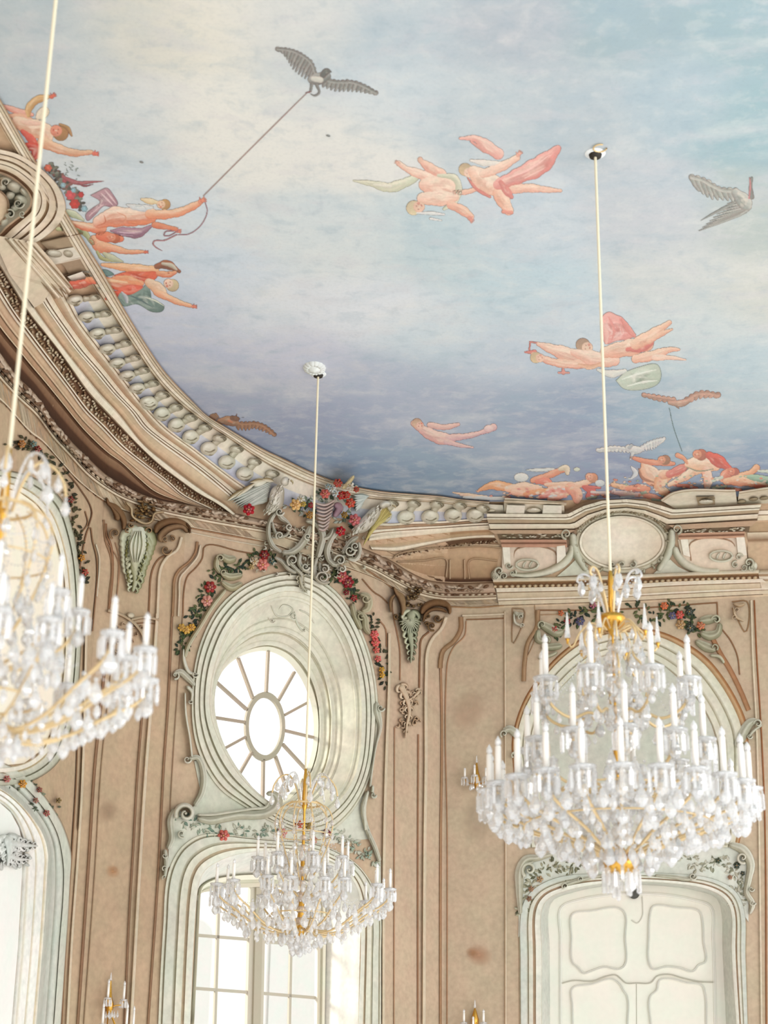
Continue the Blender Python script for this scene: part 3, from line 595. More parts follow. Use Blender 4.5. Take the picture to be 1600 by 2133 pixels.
for i, (f, h) in enumerate(BL):
    dx, dy = h[0]-f[0], h[1]-f[1]; L = math.hypot(dx, dy); k = 15.0 if i < 8 else 17.0
    if i >= 16: k = 17.5
    ax = math.atan2(dy, dx); m = MB()
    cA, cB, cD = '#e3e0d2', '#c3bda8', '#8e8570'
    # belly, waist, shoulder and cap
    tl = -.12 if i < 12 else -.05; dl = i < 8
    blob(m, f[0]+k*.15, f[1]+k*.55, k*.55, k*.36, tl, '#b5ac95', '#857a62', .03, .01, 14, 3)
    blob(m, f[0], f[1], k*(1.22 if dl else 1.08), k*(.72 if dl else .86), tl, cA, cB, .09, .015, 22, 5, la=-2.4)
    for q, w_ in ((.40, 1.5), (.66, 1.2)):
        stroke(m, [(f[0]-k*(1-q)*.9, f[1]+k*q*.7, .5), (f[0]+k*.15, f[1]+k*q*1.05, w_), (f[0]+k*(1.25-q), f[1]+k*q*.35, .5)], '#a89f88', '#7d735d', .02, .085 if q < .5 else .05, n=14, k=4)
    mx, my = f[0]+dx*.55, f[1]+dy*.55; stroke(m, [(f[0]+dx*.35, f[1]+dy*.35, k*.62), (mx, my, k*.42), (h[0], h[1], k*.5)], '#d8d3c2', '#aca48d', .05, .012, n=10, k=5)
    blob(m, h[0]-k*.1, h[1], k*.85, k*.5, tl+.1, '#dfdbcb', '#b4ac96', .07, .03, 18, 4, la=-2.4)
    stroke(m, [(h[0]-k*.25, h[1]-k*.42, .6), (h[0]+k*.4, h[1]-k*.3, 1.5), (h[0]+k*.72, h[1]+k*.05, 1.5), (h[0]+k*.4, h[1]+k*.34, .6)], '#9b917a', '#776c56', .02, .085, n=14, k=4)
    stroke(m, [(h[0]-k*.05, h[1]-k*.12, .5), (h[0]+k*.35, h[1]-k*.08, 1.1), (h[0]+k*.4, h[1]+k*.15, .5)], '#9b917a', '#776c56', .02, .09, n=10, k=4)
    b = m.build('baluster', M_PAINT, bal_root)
# ------------------------------------------------------------------ helpers for flat-topped relief
def slab(m, pts, col, h=.05, base=0.0, side=None):
    side = C(side) if side else shade(C(col), .8); n = len(pts); i = len(m.v)
    for x, y in pts: m.add(lift(x, y, base+h), C(col))
    tr = tessellate_polygon([[Vector((x, y, 0)) for x, y in pts]]); m.f += [tuple(i+k for k in t) for t in tr]
    j = len(m.v)
    for x, y in pts: m.add(lift(x, y, base+h), side)
    for x, y in pts: m.add(lift(x, y, base), side)
    for k in range(n): m.f.append((j+k, j+(k+1) % n, j+n+(k+1) % n, j+n+k))
def line(m, pts, w=1.5, c1='#a07e62', c2=None, h=.012, base=.002, n=None):
    stroke(m, [(p[0], p[1], w) for p in pts], c1, c2 or shade(C(c1), .85), h, base, n=n or max(8, min(120, int(plen(pts)/7))), k=4, cap=False)
def thing(m, name, label, cat, group=None): return tag(m.build(name, M_PAINT), label, cat, group)
# ------------------------------------------------------------------ upper left: volute gable, plinth block and pierced panel
m = MB()
VO = b2((-120,600),(0,625),(200,680),(380,785),(520,900),(620,1010),(690,1140),(715,1255),(690,1370),(610,1480),(480,1590),(380,1650))
VI = b2((-120,860),(0,872),(130,925),(230,1000),(310,1085),(350,1170),(340,1250),(280,1330),(180,1400),(80,1480),(0,1560),(-40,1590))
band(m, VO, VI, [(0,.02,LN2),(.03,.1,CR1),(.2,.1,CR1),(.2,.06,LN),(.25,.06,LN),(.25,.09,CR2),(.42,.08,CR1),(.42,.04,'#a08465'),(.5,.04,'#b39878'),(.5,.07,CR2),(.64,.07,CR1),(.64,.04,LN),(.68,.04,LN),(.68,.06,CR1),(.88,.05,'#d2c0a5'),(.88,.03,'#7d5d43'),(1,.0,'#6a4a33')], 90)
slab(m, b2((-60,1620),(0,1570),(390,1640),(560,1830),(790,2130),(560,2140)) + [(90,630),(72,641),(20,572)], '#cdbda5', .11, .0)
for a, b in (((60,1600),(600,2250)),((150,1610),(680,2230)),((200,1620),(720,2200)),((330,1640),(800,2160))):
    p, q = b2(a, b); line(m, [p, q], 1.6, '#9c8468', None, .02, .11)
for a, b in (((100,1600),(640,2240)),((290,1630),(760,2180))):
    p, q = b2(a, b); line(m, [p, q], 4, CR1, CR2, .04, .11)
slab(m, b2((440,1635),(860,1540),(1060,1870),(1110,1960),(760,2010),(700,1900)), '#a8937a', .02, .0)
slab(m, b2((480,1745),(800,1690),(880,1800),(590,1870)), '#d9d2c2', .02, .02)
blob(m, *b2((590,1760))[0], 19, 9, .15, '#e5e2d4', '#8d846e', .06, .03); blob(m, *b2((740,1765))[0], 12, 8, .3, '#d5d0bf', '#857b63', .05, .03)
line(m, b2((560,1880),(880,1810)), 2, CR1, None, .02, .02); line(m, b2((440,1640),(900,1540)), 1.6, '#8b745a', None, .02, .02)
line(m, b2((600,2020),(920,1955)), 1.6, '#8b745a', None, .02, .02)
slab(m, b2((730,2010),(890,1955),(950,2030),(800,2075)), '#e0d8c8', .05, .02)
trim('trim_12', m)
m = MB()
slab(m, b2((-60,900),(0,895),(120,945),(220,1015),(300,1095),(335,1170),(320,1245),(260,1320),(160,1390),(60,1470),(0,1540),(-60,1560)), '#8d8471', .01, .0)
for x, y, rx, ry, a in ((60,960,70,32,.3),(150,1040,90,60,.5),(110,1130,60,50,0),(220,1180,80,60,.6),(250,1090,60,30,.9),(170,1260,80,45,-.4),(90,1340,70,40,-.6),(40,1420,60,40,-.8),(20,1040,50,40,0)):
    px, py = b2((x, y))[0]; blob(m, px, py, rx/5.2, ry/5.2, a, '#c9c7b6', '#8f8b78', .08, .01, 14, 4)
for x, y, r, a0 in ((200,1215,60,0),(60,985,50,2),(110,1330,50,4),(240,1330,36,1)):
    px, py = b2((x, y))[0]; volute(m, px, py, r/5.2, a0, 1.3, 2.4, '#d5d2c2', '#8a8571', .05, .06)
thing(m, 'rocaille_ornament', 'grey green rocaille carving inside the great volute at the upper left edge', 'ornament')
m = MB()
slab(m, b2((-60,1060),(0,1080),(70,1150),(95,1250),(60,1370),(0,1450),(-60,1500)), '#cbb599', .05, .01)
line(m, b2((0,1080),(70,1150),(95,1250),(60,1370),(0,1450)), 2.5, '#8f7860', None, .03, .05); trim('trim_13', m)
# ------------------------------------------------------------------ pediment over the door bay
U0 = [(1014,1070),(1175,1071),(1184,1070),(1216,1054),(1254,1043),(1305,1040),(1345,1044),(1380,1054),(1402,1061),(1412,1061),(1586,1051)]
U1 = [(1015,1082),(1180,1083),(1190,1081),(1220,1065),(1258,1054),(1305,1051),(1345,1056),(1376,1066),(1398,1073),(1408,1073),(1582,1062)]
U2 = [(1022,1103),(1196,1102),(1206,1099),(1230,1082),(1264,1070),(1305,1066),(1340,1071),(1368,1082),(1388,1092),(1398,1092),(1577,1081)]
def pl(pts, n):  # straight-edged resample of matched polylines
    out = []; k = len(pts)-1
    for i in range(n):
        t = i/(n-1)*k; j = min(k-1, int(t)); f = t-j; out.append((pts[j][0]*(1-f)+pts[j+1][0]*f, pts[j][1]*(1-f)+pts[j+1][1]*f))
    return out
m = MB(); K1, K2 = '#e2dac8', '#d6c9b1'
band(m, pl(U0, 101), pl(U1, 101), [(0,.06,LN),(0,.2,K1),(.55,.2,K1),(.55,.17,'#a89377'),(.7,.17,'#a89377'),(.7,.2,K1),(1,.2,K1)], 101)
band(m, pl(U1, 101), pl(U2, 101), [(0,.17,'#a89377'),(.1,.17,'#b9a58a'),(.35,.12,'#c7b499'),(.4,.1,'#a58e72'),(.46,.1,'#a58e72'),(.46,.16,K1),(.92,.15,K2),(1,.05,'#8c7256')], 101)
for a, b in ((U0[0], U2[0]), (U2[-1], U0[-1])): pass
slab(m, [(1018,1104),(1199,1104),(1184,1112),(1030,1112)], '#b59a80', .08)
slab(m, [(1392,1094),(1578,1084),(1566,1096),(1408,1103)], '#b59a80', .08)
slab(m, [(1036,1112),(1184,1112),(1186,1124),(1040,1124)], '#6f5c47', .03)
slab(m, [(1408,1103),(1562,1096),(1560,1108),(1410,1112)], '#6f5c47', .03)
for x0, x1, y0, y1_ in ((1040,1184,1114,1121),(1412,1560,1106,1101)):
    for i in range(34):
        t = rnd.random(); blob(m, x0+(x1-x0)*t, y0+(y1_-y0)*(0 if x0 < 1100 else t)+rnd.uniform(-2, 6), rnd.uniform(3, 7), rnd.uniform(1.4, 2.4), rnd.uniform(-.4, .4), rnd.choice(('#cfc6b0', '#b8ab91', '#e0d9c6')), None, .03, .03, 8, 2)
slab(m, [(1042,1124),(1180,1124),(1182,1140),(1046,1140)], '#b98f77', .06); slab(m, [(1412,1111),(1552,1107),(1550,1120),(1414,1124)], '#bd967c', .06)
line(m, [(1044,1132),(1180,1132)], 1.5, '#8b6550', None, .02, .06); line(m, [(1414,1118),(1551,1114)], 1.5, '#8b6550', None, .02, .06)
slab(m, [(1046,1140),(1184,1140),(1192,1160),(1150,1196),(1046,1200)], '#d6c5b2', .02)
slab(m, [(1412,1124),(1552,1119),(1560,1196),(1450,1200),(1420,1160)], '#d8c8b4', .02)
for pts in (((1047,1140),(1062,1140),(1064,1176),(1050,1176)), ((1160,1138),(1177,1136),(1180,1166),(1160,1180)), ((1418,1124),(1433,1123),(1438,1160),(1424,1156)), ((1534,1118),(1550,1117),(1556,1156),(1538,1158))): slab(m, pts, '#e2dacb', .06, .0)
line(m, [(1072,1178),(1072,1150),(1078,1143),(1145,1143),(1158,1152),(1158,1180)], 1.6, '#a88a70', None, .02, .02); line(m, [(1440,1168),(1438,1132),(1524,1128),(1532,1140),(1533,1156)], 1.6, '#a88a70', None, .02, .02)
# base torus and egg row
T0 = [(1026,1205),(1272,1199),(1400,1193),(1582,1186)]; T1 = [(1028,1214),(1272,1209),(1400,1202),(1580,1196)]; T2 = [(1034,1228),(1272,1222),(1400,1214),(1590,1208)]; T3 = [(1040,1266),(1272,1258),(1400,1252),(1640,1240)]
band(m, T0, T1, [(0,.06,'#b3a388'),(.1,.12,'#dad0bb'),(.5,.16,'#e0d8c4'),(.9,.12,'#b79a76'),(1,.05,'#94724f')], 100)
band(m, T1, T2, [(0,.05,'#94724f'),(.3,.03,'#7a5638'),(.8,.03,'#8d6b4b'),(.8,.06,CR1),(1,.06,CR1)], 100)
for i in range(46):
    t = (i+.5)/46; a = cr(T1, 47)[i]; b = cr(T2, 47)[i]; blob(m, (a[0]+b[0])/2, (a[1]+b[1])/2+1, 4.6, 3.6, -.03, '#e0d2b6', '#b3956f', .05, .03, 10, 2)
band(m, T2, T3, [(0,.05,CR1),(.15,.05,CR1),(.15,.02,LN2),(.2,.02,LN2),(.2,.03,'#d3c3a9'),(.5,.03,'#cdbb9f'),(.5,.05,CR1),(.6,.05,CR1),(.6,.02,LN2),(.64,.02,LN2),(.64,.03,'#d6c7ad'),(.85,.03,'#d6c7ad'),(.85,.0,LN2),(.9,.0,LN2),(.9,.01,'#cdb699'),(1,.0,'#cdb699')], 100)
band(m, [(1578,1064),(2100,1050)], [(1578,1084),(2100,1070)], [(0,.02,CR1),(.4,.05,CR1),(.4,.0,LN2),(.5,.03,CR2),(1,.03,CR2)], 8)
band(m, [(1556,1088),(2100,1074)], [(1560,1196),(2100,1184)], [(0,.0,'#b29879'),(.2,.0,'#b29879'),(.2,.03,CR2),(.35,.0,'#8d6f54'),(.4,.0,'#c2a88b'),(.95,.0,'#bfa487'),(1,.0,'#7c5d44')], 8)
band(m, [(1578,1188),(2100,1176)], [(1590,1240),(2100,1228)], [(0,.06,'#b3a388'),(.1,.12,'#dad0bb'),(.2,.05,'#94724f'),(.3,.05,CR1),(.4,.02,LN2),(.45,.03,'#d3c3a9'),(.75,.05,CR1),(.8,.02,LN2),(.85,.03,'#cdb699'),(1,.0,'#cdb699')], 30)
trim('trim_14', m)
# attic blocks above the pediment
m = MB()
slab(m, [(1052,1037),(1175,1045),(1176,1070),(1050,1070),(1050,1050)], '#d9d0bd', .05); slab(m, [(1056,1052),(1094,1053),(1092,1071),(1054,1071)], '#e6e0d2', .1)
slab(m, [(1132,1052),(1170,1053),(1170,1071),(1130,1071)], '#e6e0d2', .1); blob(m, 1112, 1063, 17, 6, 0, '#e8e4d7', '#a2967e', .08, .05)
line(m, [(1050,1045),(1180,1050)], 3.2, '#e0d7c4', '#bda98c', .03, .05)
slab(m, [(1376,1042),(1402,1024),(1532,1019),(1536,1051),(1410,1061)], '#d9d0bd', .05)
line(m, [(1378,1043),(1404,1027),(1532,1022)], 3, '#e5dfcf', '#b5a287', .04, .05)
slab(m, [(1450,1035),(1488,1034),(1490,1051),(1455,1053)], '#9c8a6f', .02, .05); blob(m, 1471, 1045, 17, 5.5, 0, '#eae7dc', '#a89c84', .07, .06); blob(m, 1478, 1038, 12, 3, 0, '#847760', None, .03, .06)
slab(m, [(1540,1024),(1600,1016),(2100,1006),(2100,1038),(1536,1050)], '#d4c9b3', .04); line(m, [(1540,1026),(1660,1008)], 3, '#e5dfcf', '#b5a287', .04, .05)
for x, y in ((1545,1045),(1570,1040),(1592,1038)): blob(m, x, y, 10, 4, -.1, '#a99d83', '#7f735b', .04, .05)
slab(m, [(1008,1050),(1048,1052),(1050,1070),(1008,1070)], '#e0d9c9', .04); blob(m, 1022, 1064, 12, 4, 0, '#cfc7b2', None, .04, .04)
trim('trim_15', m)
# oval cartouche
m = MB(); n = 80
def ell(cx, cy, rx, ry, n=80, a0=0): return [(cx+rx*math.cos(a0+2*math.pi*i/n), cy+ry*math.sin(a0+2*math.pi*i/n)) for i in range(n)]
band(m, ell(1296,1130,84,52), ell(1296,1131,99,64), [(0,.04,'#b7ac93'),(0,.08,'#e3ddcb'),(.3,.1,'#ddd6c3'),(.3,.05,'#a59a80'),(.6,.06,'#cfc9b4'),(.9,.04,'#bdb69f'),(1,.0,'#8f8267')], 80, closed=True)
rows = [[lift(1296+84*s*math.cos(a), 1130+52*s*math.sin(a), .02+.06*math.sqrt(1-s*s*.98)) for a in [2*math.pi*i/48 for i in range(49)]] for s in (0, .3, .6, .8, .93, 1)]
cc = [[mixc(lin('#e8e0d0'), lin('#cfc1ab'), max(0, min(1, s*.6+.45*s*math.cos(a-.3)))) for a in [2*math.pi*i/48 for i in range(49)]] for s in (0, .3, .6, .8, .93, 1)]  # slight shade across the dome is painted into its colour
m.grid(rows, cc)
for i in range(46):
    a = rnd.uniform(0, 6.28); r = rnd.uniform(.96, 1.06); x, y = 1296+99*r*math.cos(a), 1131+64*r*math.sin(a)
    blob(m, x, y, rnd.uniform(3, 7), rnd.uniform(2, 4), a+rnd.uniform(-.5, 2), rnd.choice(('#cdcbb8', '#b3ae98', '#dddac8')), '#8f8a72', .06, .03, 9, 3)
for p in (((1192,1132),(1190,1150),(1176,1170),(1145,1188),(1100,1198),(1062,1196)), ((1404,1138),(1412,1158),(1430,1176),(1460,1188),(1500,1190))):
    stroke(m, [(x, y, w) for (x, y), w in zip(p, (7, 8, 9, 8, 6, 4))], '#d9d7c6', '#a8a48d', .07, .02)
for p in (((1192,1110),(1196,1140),(1206,1165),(1222,1190)), ((1400,1100),(1396,1140),(1384,1168),(1370,1190))):
    stroke(m, [(x, y, w) for (x, y), w in zip(p, (7, 9, 8, 6))], '#cfd0bf', '#9b9981', .07, .02)
slab(m, [(1200,1165),(1236,1196),(1160,1201),(1185,1180)], '#c9c9b8', .03); slab(m, [(1396,1165),(1412,1180),(1440,1194),(1360,1196)], '#c9c9b8', .03)
for x, y, s in ((1180,1112,1),(1410,1102,-1)): volute(m, x, y, 11, 1.5, 1.4*s, 3, '#dad7c6', '#98937c', .06, .05)
for x in (1276,1296,1318): volute(m, x, 1176, 8, x, 1.2, 2.6, '#cfcebe', '#97937e', .06, .07)
stroke(m, [(1205,1090,3),(1240,1072,4),(1296,1062,4),(1350,1074,4),(1388,1096,3)], '#b6ac92', '#756850', .05, .02)
for i in range(30):
    t = i/29; a = math.pi*(1.13+.74*t); blob(m, 1296+100*math.cos(a), 1132+66*math.sin(a), 6, 3, a+1.4, rnd.choice(('#d5cfba', '#8b7f66', '#c3baa1')), '#7a6d53', .06, .05, 8, 2)
thing(m, 'cartouche', 'blank cream oval cartouche at the centre of the pediment above the door', 'cartouche')
for (cx, cy, sg, lab) in ((1098,1176,1,'left'),(1502,1158,-1,'right')):
    m = MB(); line(m, ell(cx, cy, 24, 11, 30)+[ell(cx, cy, 24, 11, 30)[0]], 3.2, '#dcdac9', '#a5a18a', .06, .03); blob(m, cx, cy, 18, 8, 0, '#a9a792', '#7f7b64', .01, .02)
    for d in (-9, 4): stroke(m, [(cx+d, cy+7, 2), (cx+d+3, cy-2, 3), (cx+d+8, cy-7, 1.5)], '#dfddce', '#a39f88', .04, .03)
    for k, (dx, dy, r) in enumerate(((-38,2,8),(-58,14,11),(-48,24,8),(-66,26,8),(-30,18,8))): volute(m, cx+sg*dx, cy+dy, r, k*1.3, 1.3*sg, r*.3, '#dedccb', '#96927b', .06, .03)
    stroke(m, [(cx-sg*70, cy+12, 6), (cx-sg*66, cy+26, 8), (cx-sg*52, cy+32, 6)], '#dad8c8', '#a19d86', .05, .02)
    thing(m, 'shell_scroll', 'pale shell ring with curling scrolls, %s of the two beside the oval cartouche' % lab, 'ornament')
# ------------------------------------------------------------------ surrounds of the windows, arch and door
def oring(name, OUTp, INp, prof, ctr):
    a = byangle(OUTp, 110, *ctr); b = byangle(INp, 110, *ctr); m = MB(); band(m, b, a, prof, 110, closed=True); return trim(name, m)
OV_OUT = z6((862,183),(1000,215),(1150,320),(1262,480),(1345,670),(1392,860),(1410,1050),(1402,1250),(1372,1450),(1310,1620),(1215,1760),(1100,1850),(900,1860),(740,1800),(560,1700),(400,1590),(300,1450),(240,1300),(215,1150),(212,1000),(222,850),(250,700),(300,560),(380,420),(490,310),(640,225))
oring('trim_16', OV_OUT, OV_OPEN, [(0,-.02,GREENL),(.02,.06,GREENL),(.25,.1,'#dcdac9'),(.28,.04,GREEND),(.34,.04,GREEND),(.34,.07,GREEN),(.52,.09,GREENL),(.55,.04,GREEND),(.6,.03,GREEND),(.6,.06,GREEN),(.8,.08,GREENL),(.84,.03,'#a49d84'),(.88,.04,GREEN),(.97,.05,GREEN),(1,.0,'#8e7f64')], g0)
TO = y2((-5,1640),(10,1300),(28,1000),(48,720),(85,600),(150,500),(260,430),(400,420),(560,440),(760,460),(950,470),(1120,520),(1280,620),(1380,760),(1425,900),(1430,1200),(1430,1640))
def opening(name, outer, inner, prof, n=110):
    m = MB(); band(m, cr(inner, n), cr(outer, n), prof, n); return trim(name, m)
opening('trim_17', TO, TWO, [(0,-.02,GREENL),(.02,.05,'#dcdccf'),(.2,.08,GREENL),(.22,.03,'#c3b298'),(.3,.03,'#c8b79c'),(.3,.06,GREEN),(.5,.08,GREENL),(.52,.03,'#b8b199'),(.6,.03,GREEN),(.6,.05,'#d3d2c2'),(.85,.06,'#cecebf'),(.88,.02,'#a89f86'),(.92,.04,GREEN),(.98,.04,GREEN),(1,.0,'#9a8468')])
# left wall: white arched door case and its frame
W0 = y5((95,2140),(150,1500),(185,870),(190,640),(160,500),(90,370),(0,290),(-120,240),(-400,200))
W1 = y5((300,2140),(355,1500),(395,860),(400,720),(360,560),(260,400),(130,260),(0,170),(-150,120),(-400,90))
W2 = y5((445,2140),(490,1500),(528,900),(518,760),(478,560),(400,400),(280,240),(120,90),(-100,0),(-400,-60))
W3 = y5((512,2140),(556,1500),(592,900),(600,720),(560,560),(500,420),(380,240),(220,60),(0,-60),(-400,-160))
m = MB(); band(m, W0, W1, [(0,.0,'#e8e8e0'),(.1,.04,'#efeee6'),(.2,.02,'#dcd6c4'),(.3,.04,'#f0efe8'),(.5,.05,'#f0efe8'),(.52,.02,'#d9cfb8'),(.62,.05,'#f2f1ea'),(.85,.06,'#f2f1ea'),(.88,.03,'#e0d3b6'),(1,.07,'#f0ede2')], 90)
band(m, W1, W2, [(0,.07,'#c6c7bc'),(.3,.02,'#bfc1b6'),(.5,.03,'#c9cabf'),(.55,.0,'#acada0'),(.7,.03,'#c9cdc2'),(.9,.05,'#cfd1c5'),(1,.03,'#b5b8aa')], 90)
band(m, W2, W3, [(0,.02,'#a08a70'),(.1,.05,'#d3d4c6'),(.8,.05,'#cfd0c2'),(1,.0,'#96775c')], 90)
trim('trim_18', m)
m = MB(); slab(m, W0[:8]+[(-60,1650),(-60,2140)], '#e9e9e4', .01); tag(m.build('door_2', M_WOOD, smooth=False), kind='structure')
m = MB(); cx, cy = y5((60,700))[0]
for i in range(60):
    a = rnd.uniform(0, 6.28); r = rnd.random()**.6; x, y = cx+60*r*math.cos(a)-4, cy+34*r*math.sin(a)+8*math.cos(a)
    blob(m, x, y, rnd.uniform(5, 11), rnd.uniform(3, 5), a+rnd.uniform(-.4, .4), rnd.choice(('#e6e7e2', '#dcdeda', '#eeefeb')), '#b9bcb6', .06, .01, 10, 3)
acanthus(m, y5((60,560),(80,680),(60,820)), 30, '#e8e9e4', '#c5c8c2', 5, .05, .03); acanthus(m, y5((60,620),(190,640),(320,650)), 22, '#e8e9e4', '#c5c8c2', 5, .05, .03); acanthus(m, y5((60,720),(160,760),(250,760)), 18, '#e8e9e4', '#c5c8c2', 5, .05, .03)
thing(m, 'acanthus_medallion', 'white carved acanthus medallion on the white arched door case at the left edge', 'ornament')
# left wall: oval window surround behind the near chandelier
LO = [(-60,985),(0,978),(60,990),(105,1015),(135,1050),(152,1100),(164,1160),(170,1230),(171,1300),(168,1380),(160,1460),(145,1530),(120,1590),(60,1630),(-60,1640)]
LI = [(-60,1020),(0,1015),(40,1025),(75,1050),(98,1080),(115,1120),(128,1170),(135,1230),(137,1300),(134,1380),(126,1450),(112,1510),(90,1560),(50,1590),(-60,1600)]
m = MB(); band(m, LI, LO, [(0,.0,'#e5d3b0'),(.06,.06,'#efe9da'),(.25,.07,'#ece6d6'),(.28,.02,'#c9b48c'),(.36,.04,GREENL),(.6,.07,'#c5c6b5'),(.64,.02,'#98947c'),(.7,.05,'#c9cab8'),(.9,.06,'#b9b9a6'),(1,.0,'#6f624b')], 90); trim('trim_19', m)
m = MB(); slab(m, LI[1:-1]+[(-60,1600),(-60,1020)], '#f0e8d6', .004); tag(m.build('window_3', M_WOOD, smooth=False), kind='structure')
# arch and niche above the door
AO = y3((330,1440),(310,1270),(300,1110),(290,1000),(285,900),(310,780),(360,660),(430,560),(530,450),(640,370),(760,325),(900,312),(1040,330),(1170,385),(1290,470),(1380,580),(1450,700),(1490,800),(1500,960),(1490,1120),(1480,1270),(1450,1440))
AI = y3((450,1440),(436,1270),(430,1110),(410,1000),(405,900),(430,800),(480,700),(540,620),(620,540),(700,480),(790,450),(880,445),(980,465),(1080,520),(1170,600),(1250,700),(1310,810),(1345,930),(1350,1010),(1350,1110),(1345,1270),(1335,1440))
opening('trim_20', AO, AI, [(0,.0,'#b5b09a'),(.04,.05,'#d9d6c4'),(.2,.06,'#d6d3c0'),(.22,.02,'#b4ad95'),(.3,.04,'#dcd9c8'),(.5,.06,'#d5d2bf'),(.52,.02,'#aaa288'),(.6,.05,'#dfdccb'),(.8,.06,'#d4cfb9'),(.82,.02,'#b08a62'),(.9,.04,'#c6a680'),(.95,.03,'#a8764b'),(1,.0,'#9a6c48')])
m = MB(); slab(m, AI, '#c8c9bc', .004, .001)
m2 = m; tag(m.build('trim_21', M_PAINT, smooth=False), kind='structure')
DO2 = y4((322,943),(320,600),(322,380),(345,300),(400,240),(500,190),(620,170),(760,170),(900,160),(1060,165),(1220,175),(1340,200),(1440,260),(1480,340),(1490,600),(1500,943))
opening('trim_22', DO2, DOO, [(0,-.02,'#d5d4c9'),(.03,.05,'#dad8cb'),(.25,.07,'#e3e1d5'),(.28,.02,'#b19a80'),(.38,.02,'#c3a98e'),(.38,.05,'#dcd9cb'),(.55,.06,'#d2cfbe'),(.57,.02,'#b0a78e'),(.66,.04,'#d3d5ca'),(.9,.05,'#c9cec5'),(.94,.01,'#a69e86'),(1,.0,'#a98b72')])
# ------------------------------------------------------------------ painted fillets of the wall panels
LB, LC = '#8f6b4d', '#dccdb4'
def fil(m, p, w=1.6, c=LB, c2=None, h=.012): line(m, p, w, c, c2, h)
m = MB()
fil(m, [(148,1290)]+y1((530,470),(535,560),(550,650),(572,740),(576,850),(560,1050),(548,1180))[1:], 1.6)
fil(m, y1((505,470),(520,540),(480,600)), 1.4); fil(m, y1((375,215),(470,330),(545,470),(525,560)), 1.5, '#7d5a41')
fil(m, y1((615,520),(625,640),(658,740),(662,850),(650,950),(645,1060)), 2.4, '#9a7a5c')
fil(m, y1((625,640),(700,760),(702,850),(690,1010)), 1.2, '#b08a6c')
fil(m, y5((655,-1200),(640,0),(600,700),(560,1300),(515,2140)), 1.6, LB); fil(m, y5((720,-1200),(690,0),(650,700),(600,1400),(560,2140)), 3.2, LC, '#cdbb9f', .03)
fil(m, y5((905,-1150),(840,-500),(790,0),(745,700),(705,1300),(648,2140)), 3.2, '#84634a', '#9c7b60', .02); fil(m, y5((960,-1150),(895,-500),(845,0),(790,900),(700,2140)), 1.3, '#ad9274')
fil(m, y5((1240,-1290),(1190,-500),(1150,0),(1110,700),(1080,1200),(1040,2140)), 2.4, '#84664d', '#9c7b60', .02); fil(m, y5((1310,-1290),(1255,-500),(1215,0),(1165,800),(1090,2140)), 4.0, '#e0d2bb', '#c9b395', .04)
fil(m, y5((1436,-1290),(1400,-500),(1365,0),(1325,800),(1235,2140)), 2.6, '#87674e', '#a07f63', .02); fil(m, y5((1525,-1290),(1470,-500),(1430,150),(1418,360)), 1.2, '#a88c70')
fil(m, a5((820,940),(720,965),(650,1050),(610,1180),(595,1400),(585,1620)), 2.0); fil(m, a5((950,740),(900,880),(790,960),(720,1080),(690,1400),(680,1620)), 3.4, LC, '#c9b79c', .035)
fil(m, a5((1125,790),(1110,900),(1040,1010),(930,1100),(880,1180),(862,1400),(852,1620)), 3.0, '#95704f', '#ab8a6b', .03)
fil(m, a5((1160,830),(1130,950),(1000,1110),(940,1180),(925,1400),(915,1620)), 2.4, LC, None, .03)
fil(m, a5((1800,935),(1600,900),(1210,840),(1180,980),(1110,1080),(1020,1170),(985,1280),(965,1620)), 1.6)
fil(m, a5((1060,640),(1320,690),(1620,745),(1900,790)), 2.0, '#a07a5a'); fil(m, a5((1060,690),(1320,745),(1620,800),(1900,850)), 1.6, LC)
fil(m, a5((120,360),(60,320),(0,280)), 1.6); fil(m, a5((110,590),(115,700),(165,830),(185,1000),(178,1250),(145,1530)), 2.6, '#8b6346', '#a57f60', .02)
fil(m, a5((215,800),(255,950),(262,1050),(225,1500)), 1.2, '#b48e70'); fil(m, a5((0,820),(35,950),(35,1100),(10,1400)), 2.0, LC)
fil(m, y1((640,1058),(700,1075),(780,1120),(840,1190),(860,1245)), 4, '#cdbb9f', '#94775a', .05); fil(m, y1((780,1112),(850,1098),(940,1112)), 3.6, '#d3c2a7', '#94775a', .05); fil(m, y1((800,1135),(860,1130),(930,1138)), 1.4)
blob(m, *y1((775,1085))[0], 8, 6, .2, '#d9ccb4', None, .05, .03)
trim('trim_23', m)
m = MB()
fil(m, y6((405,590),(350,640),(337,760),(332,1005)), 2.2, '#8d684c'); fil(m, y6((530,480),(500,560),(430,640),(395,720),(383,900),(380,1600),(372,2135),(365,3500)), 4.0, '#dfd2bb', '#cab598', .04)
fil(m, y6((640,480),(640,570),(590,660),(510,730),(492,800),(488,860)), 5.2, '#8d6c4e', '#b39472', .04)
fil(m, y6((492,860),(500,1300),(492,2135),(490,3500)), 2.6, '#9d7759', '#b3906f', .02); fil(m, y6((680,510),(668,620),(590,700),(548,790),(532,950),(540,2135),(538,3500)), 1.5, '#b08b6c')
fil(m, y6((325,1350),(322,2135),(322,3500)), 1.8, '#a0785a'); fil(m, y6((130,360),(142,480),(168,600),(188,720),(190,950)), 1.5, '#a67e60'); fil(m, y6((110,600),(108,950),(88,1500),(72,2135),(66,3500)), 3.6, '#dccdb5', '#cab79b', .04)
fil(m, y6((30,500),(80,560),(90,700)), 1.5, '#a67e60'); fil(m, y6((150,1300),(148,2135),(146,3500)), 1.3, '#b48e70')
fil(m, y6((-90,200),(0,300),(50,330),(100,380)), 1.6); fil(m, y6((-60,130),(60,210),(150,280)), 2.0, '#a07a5a')
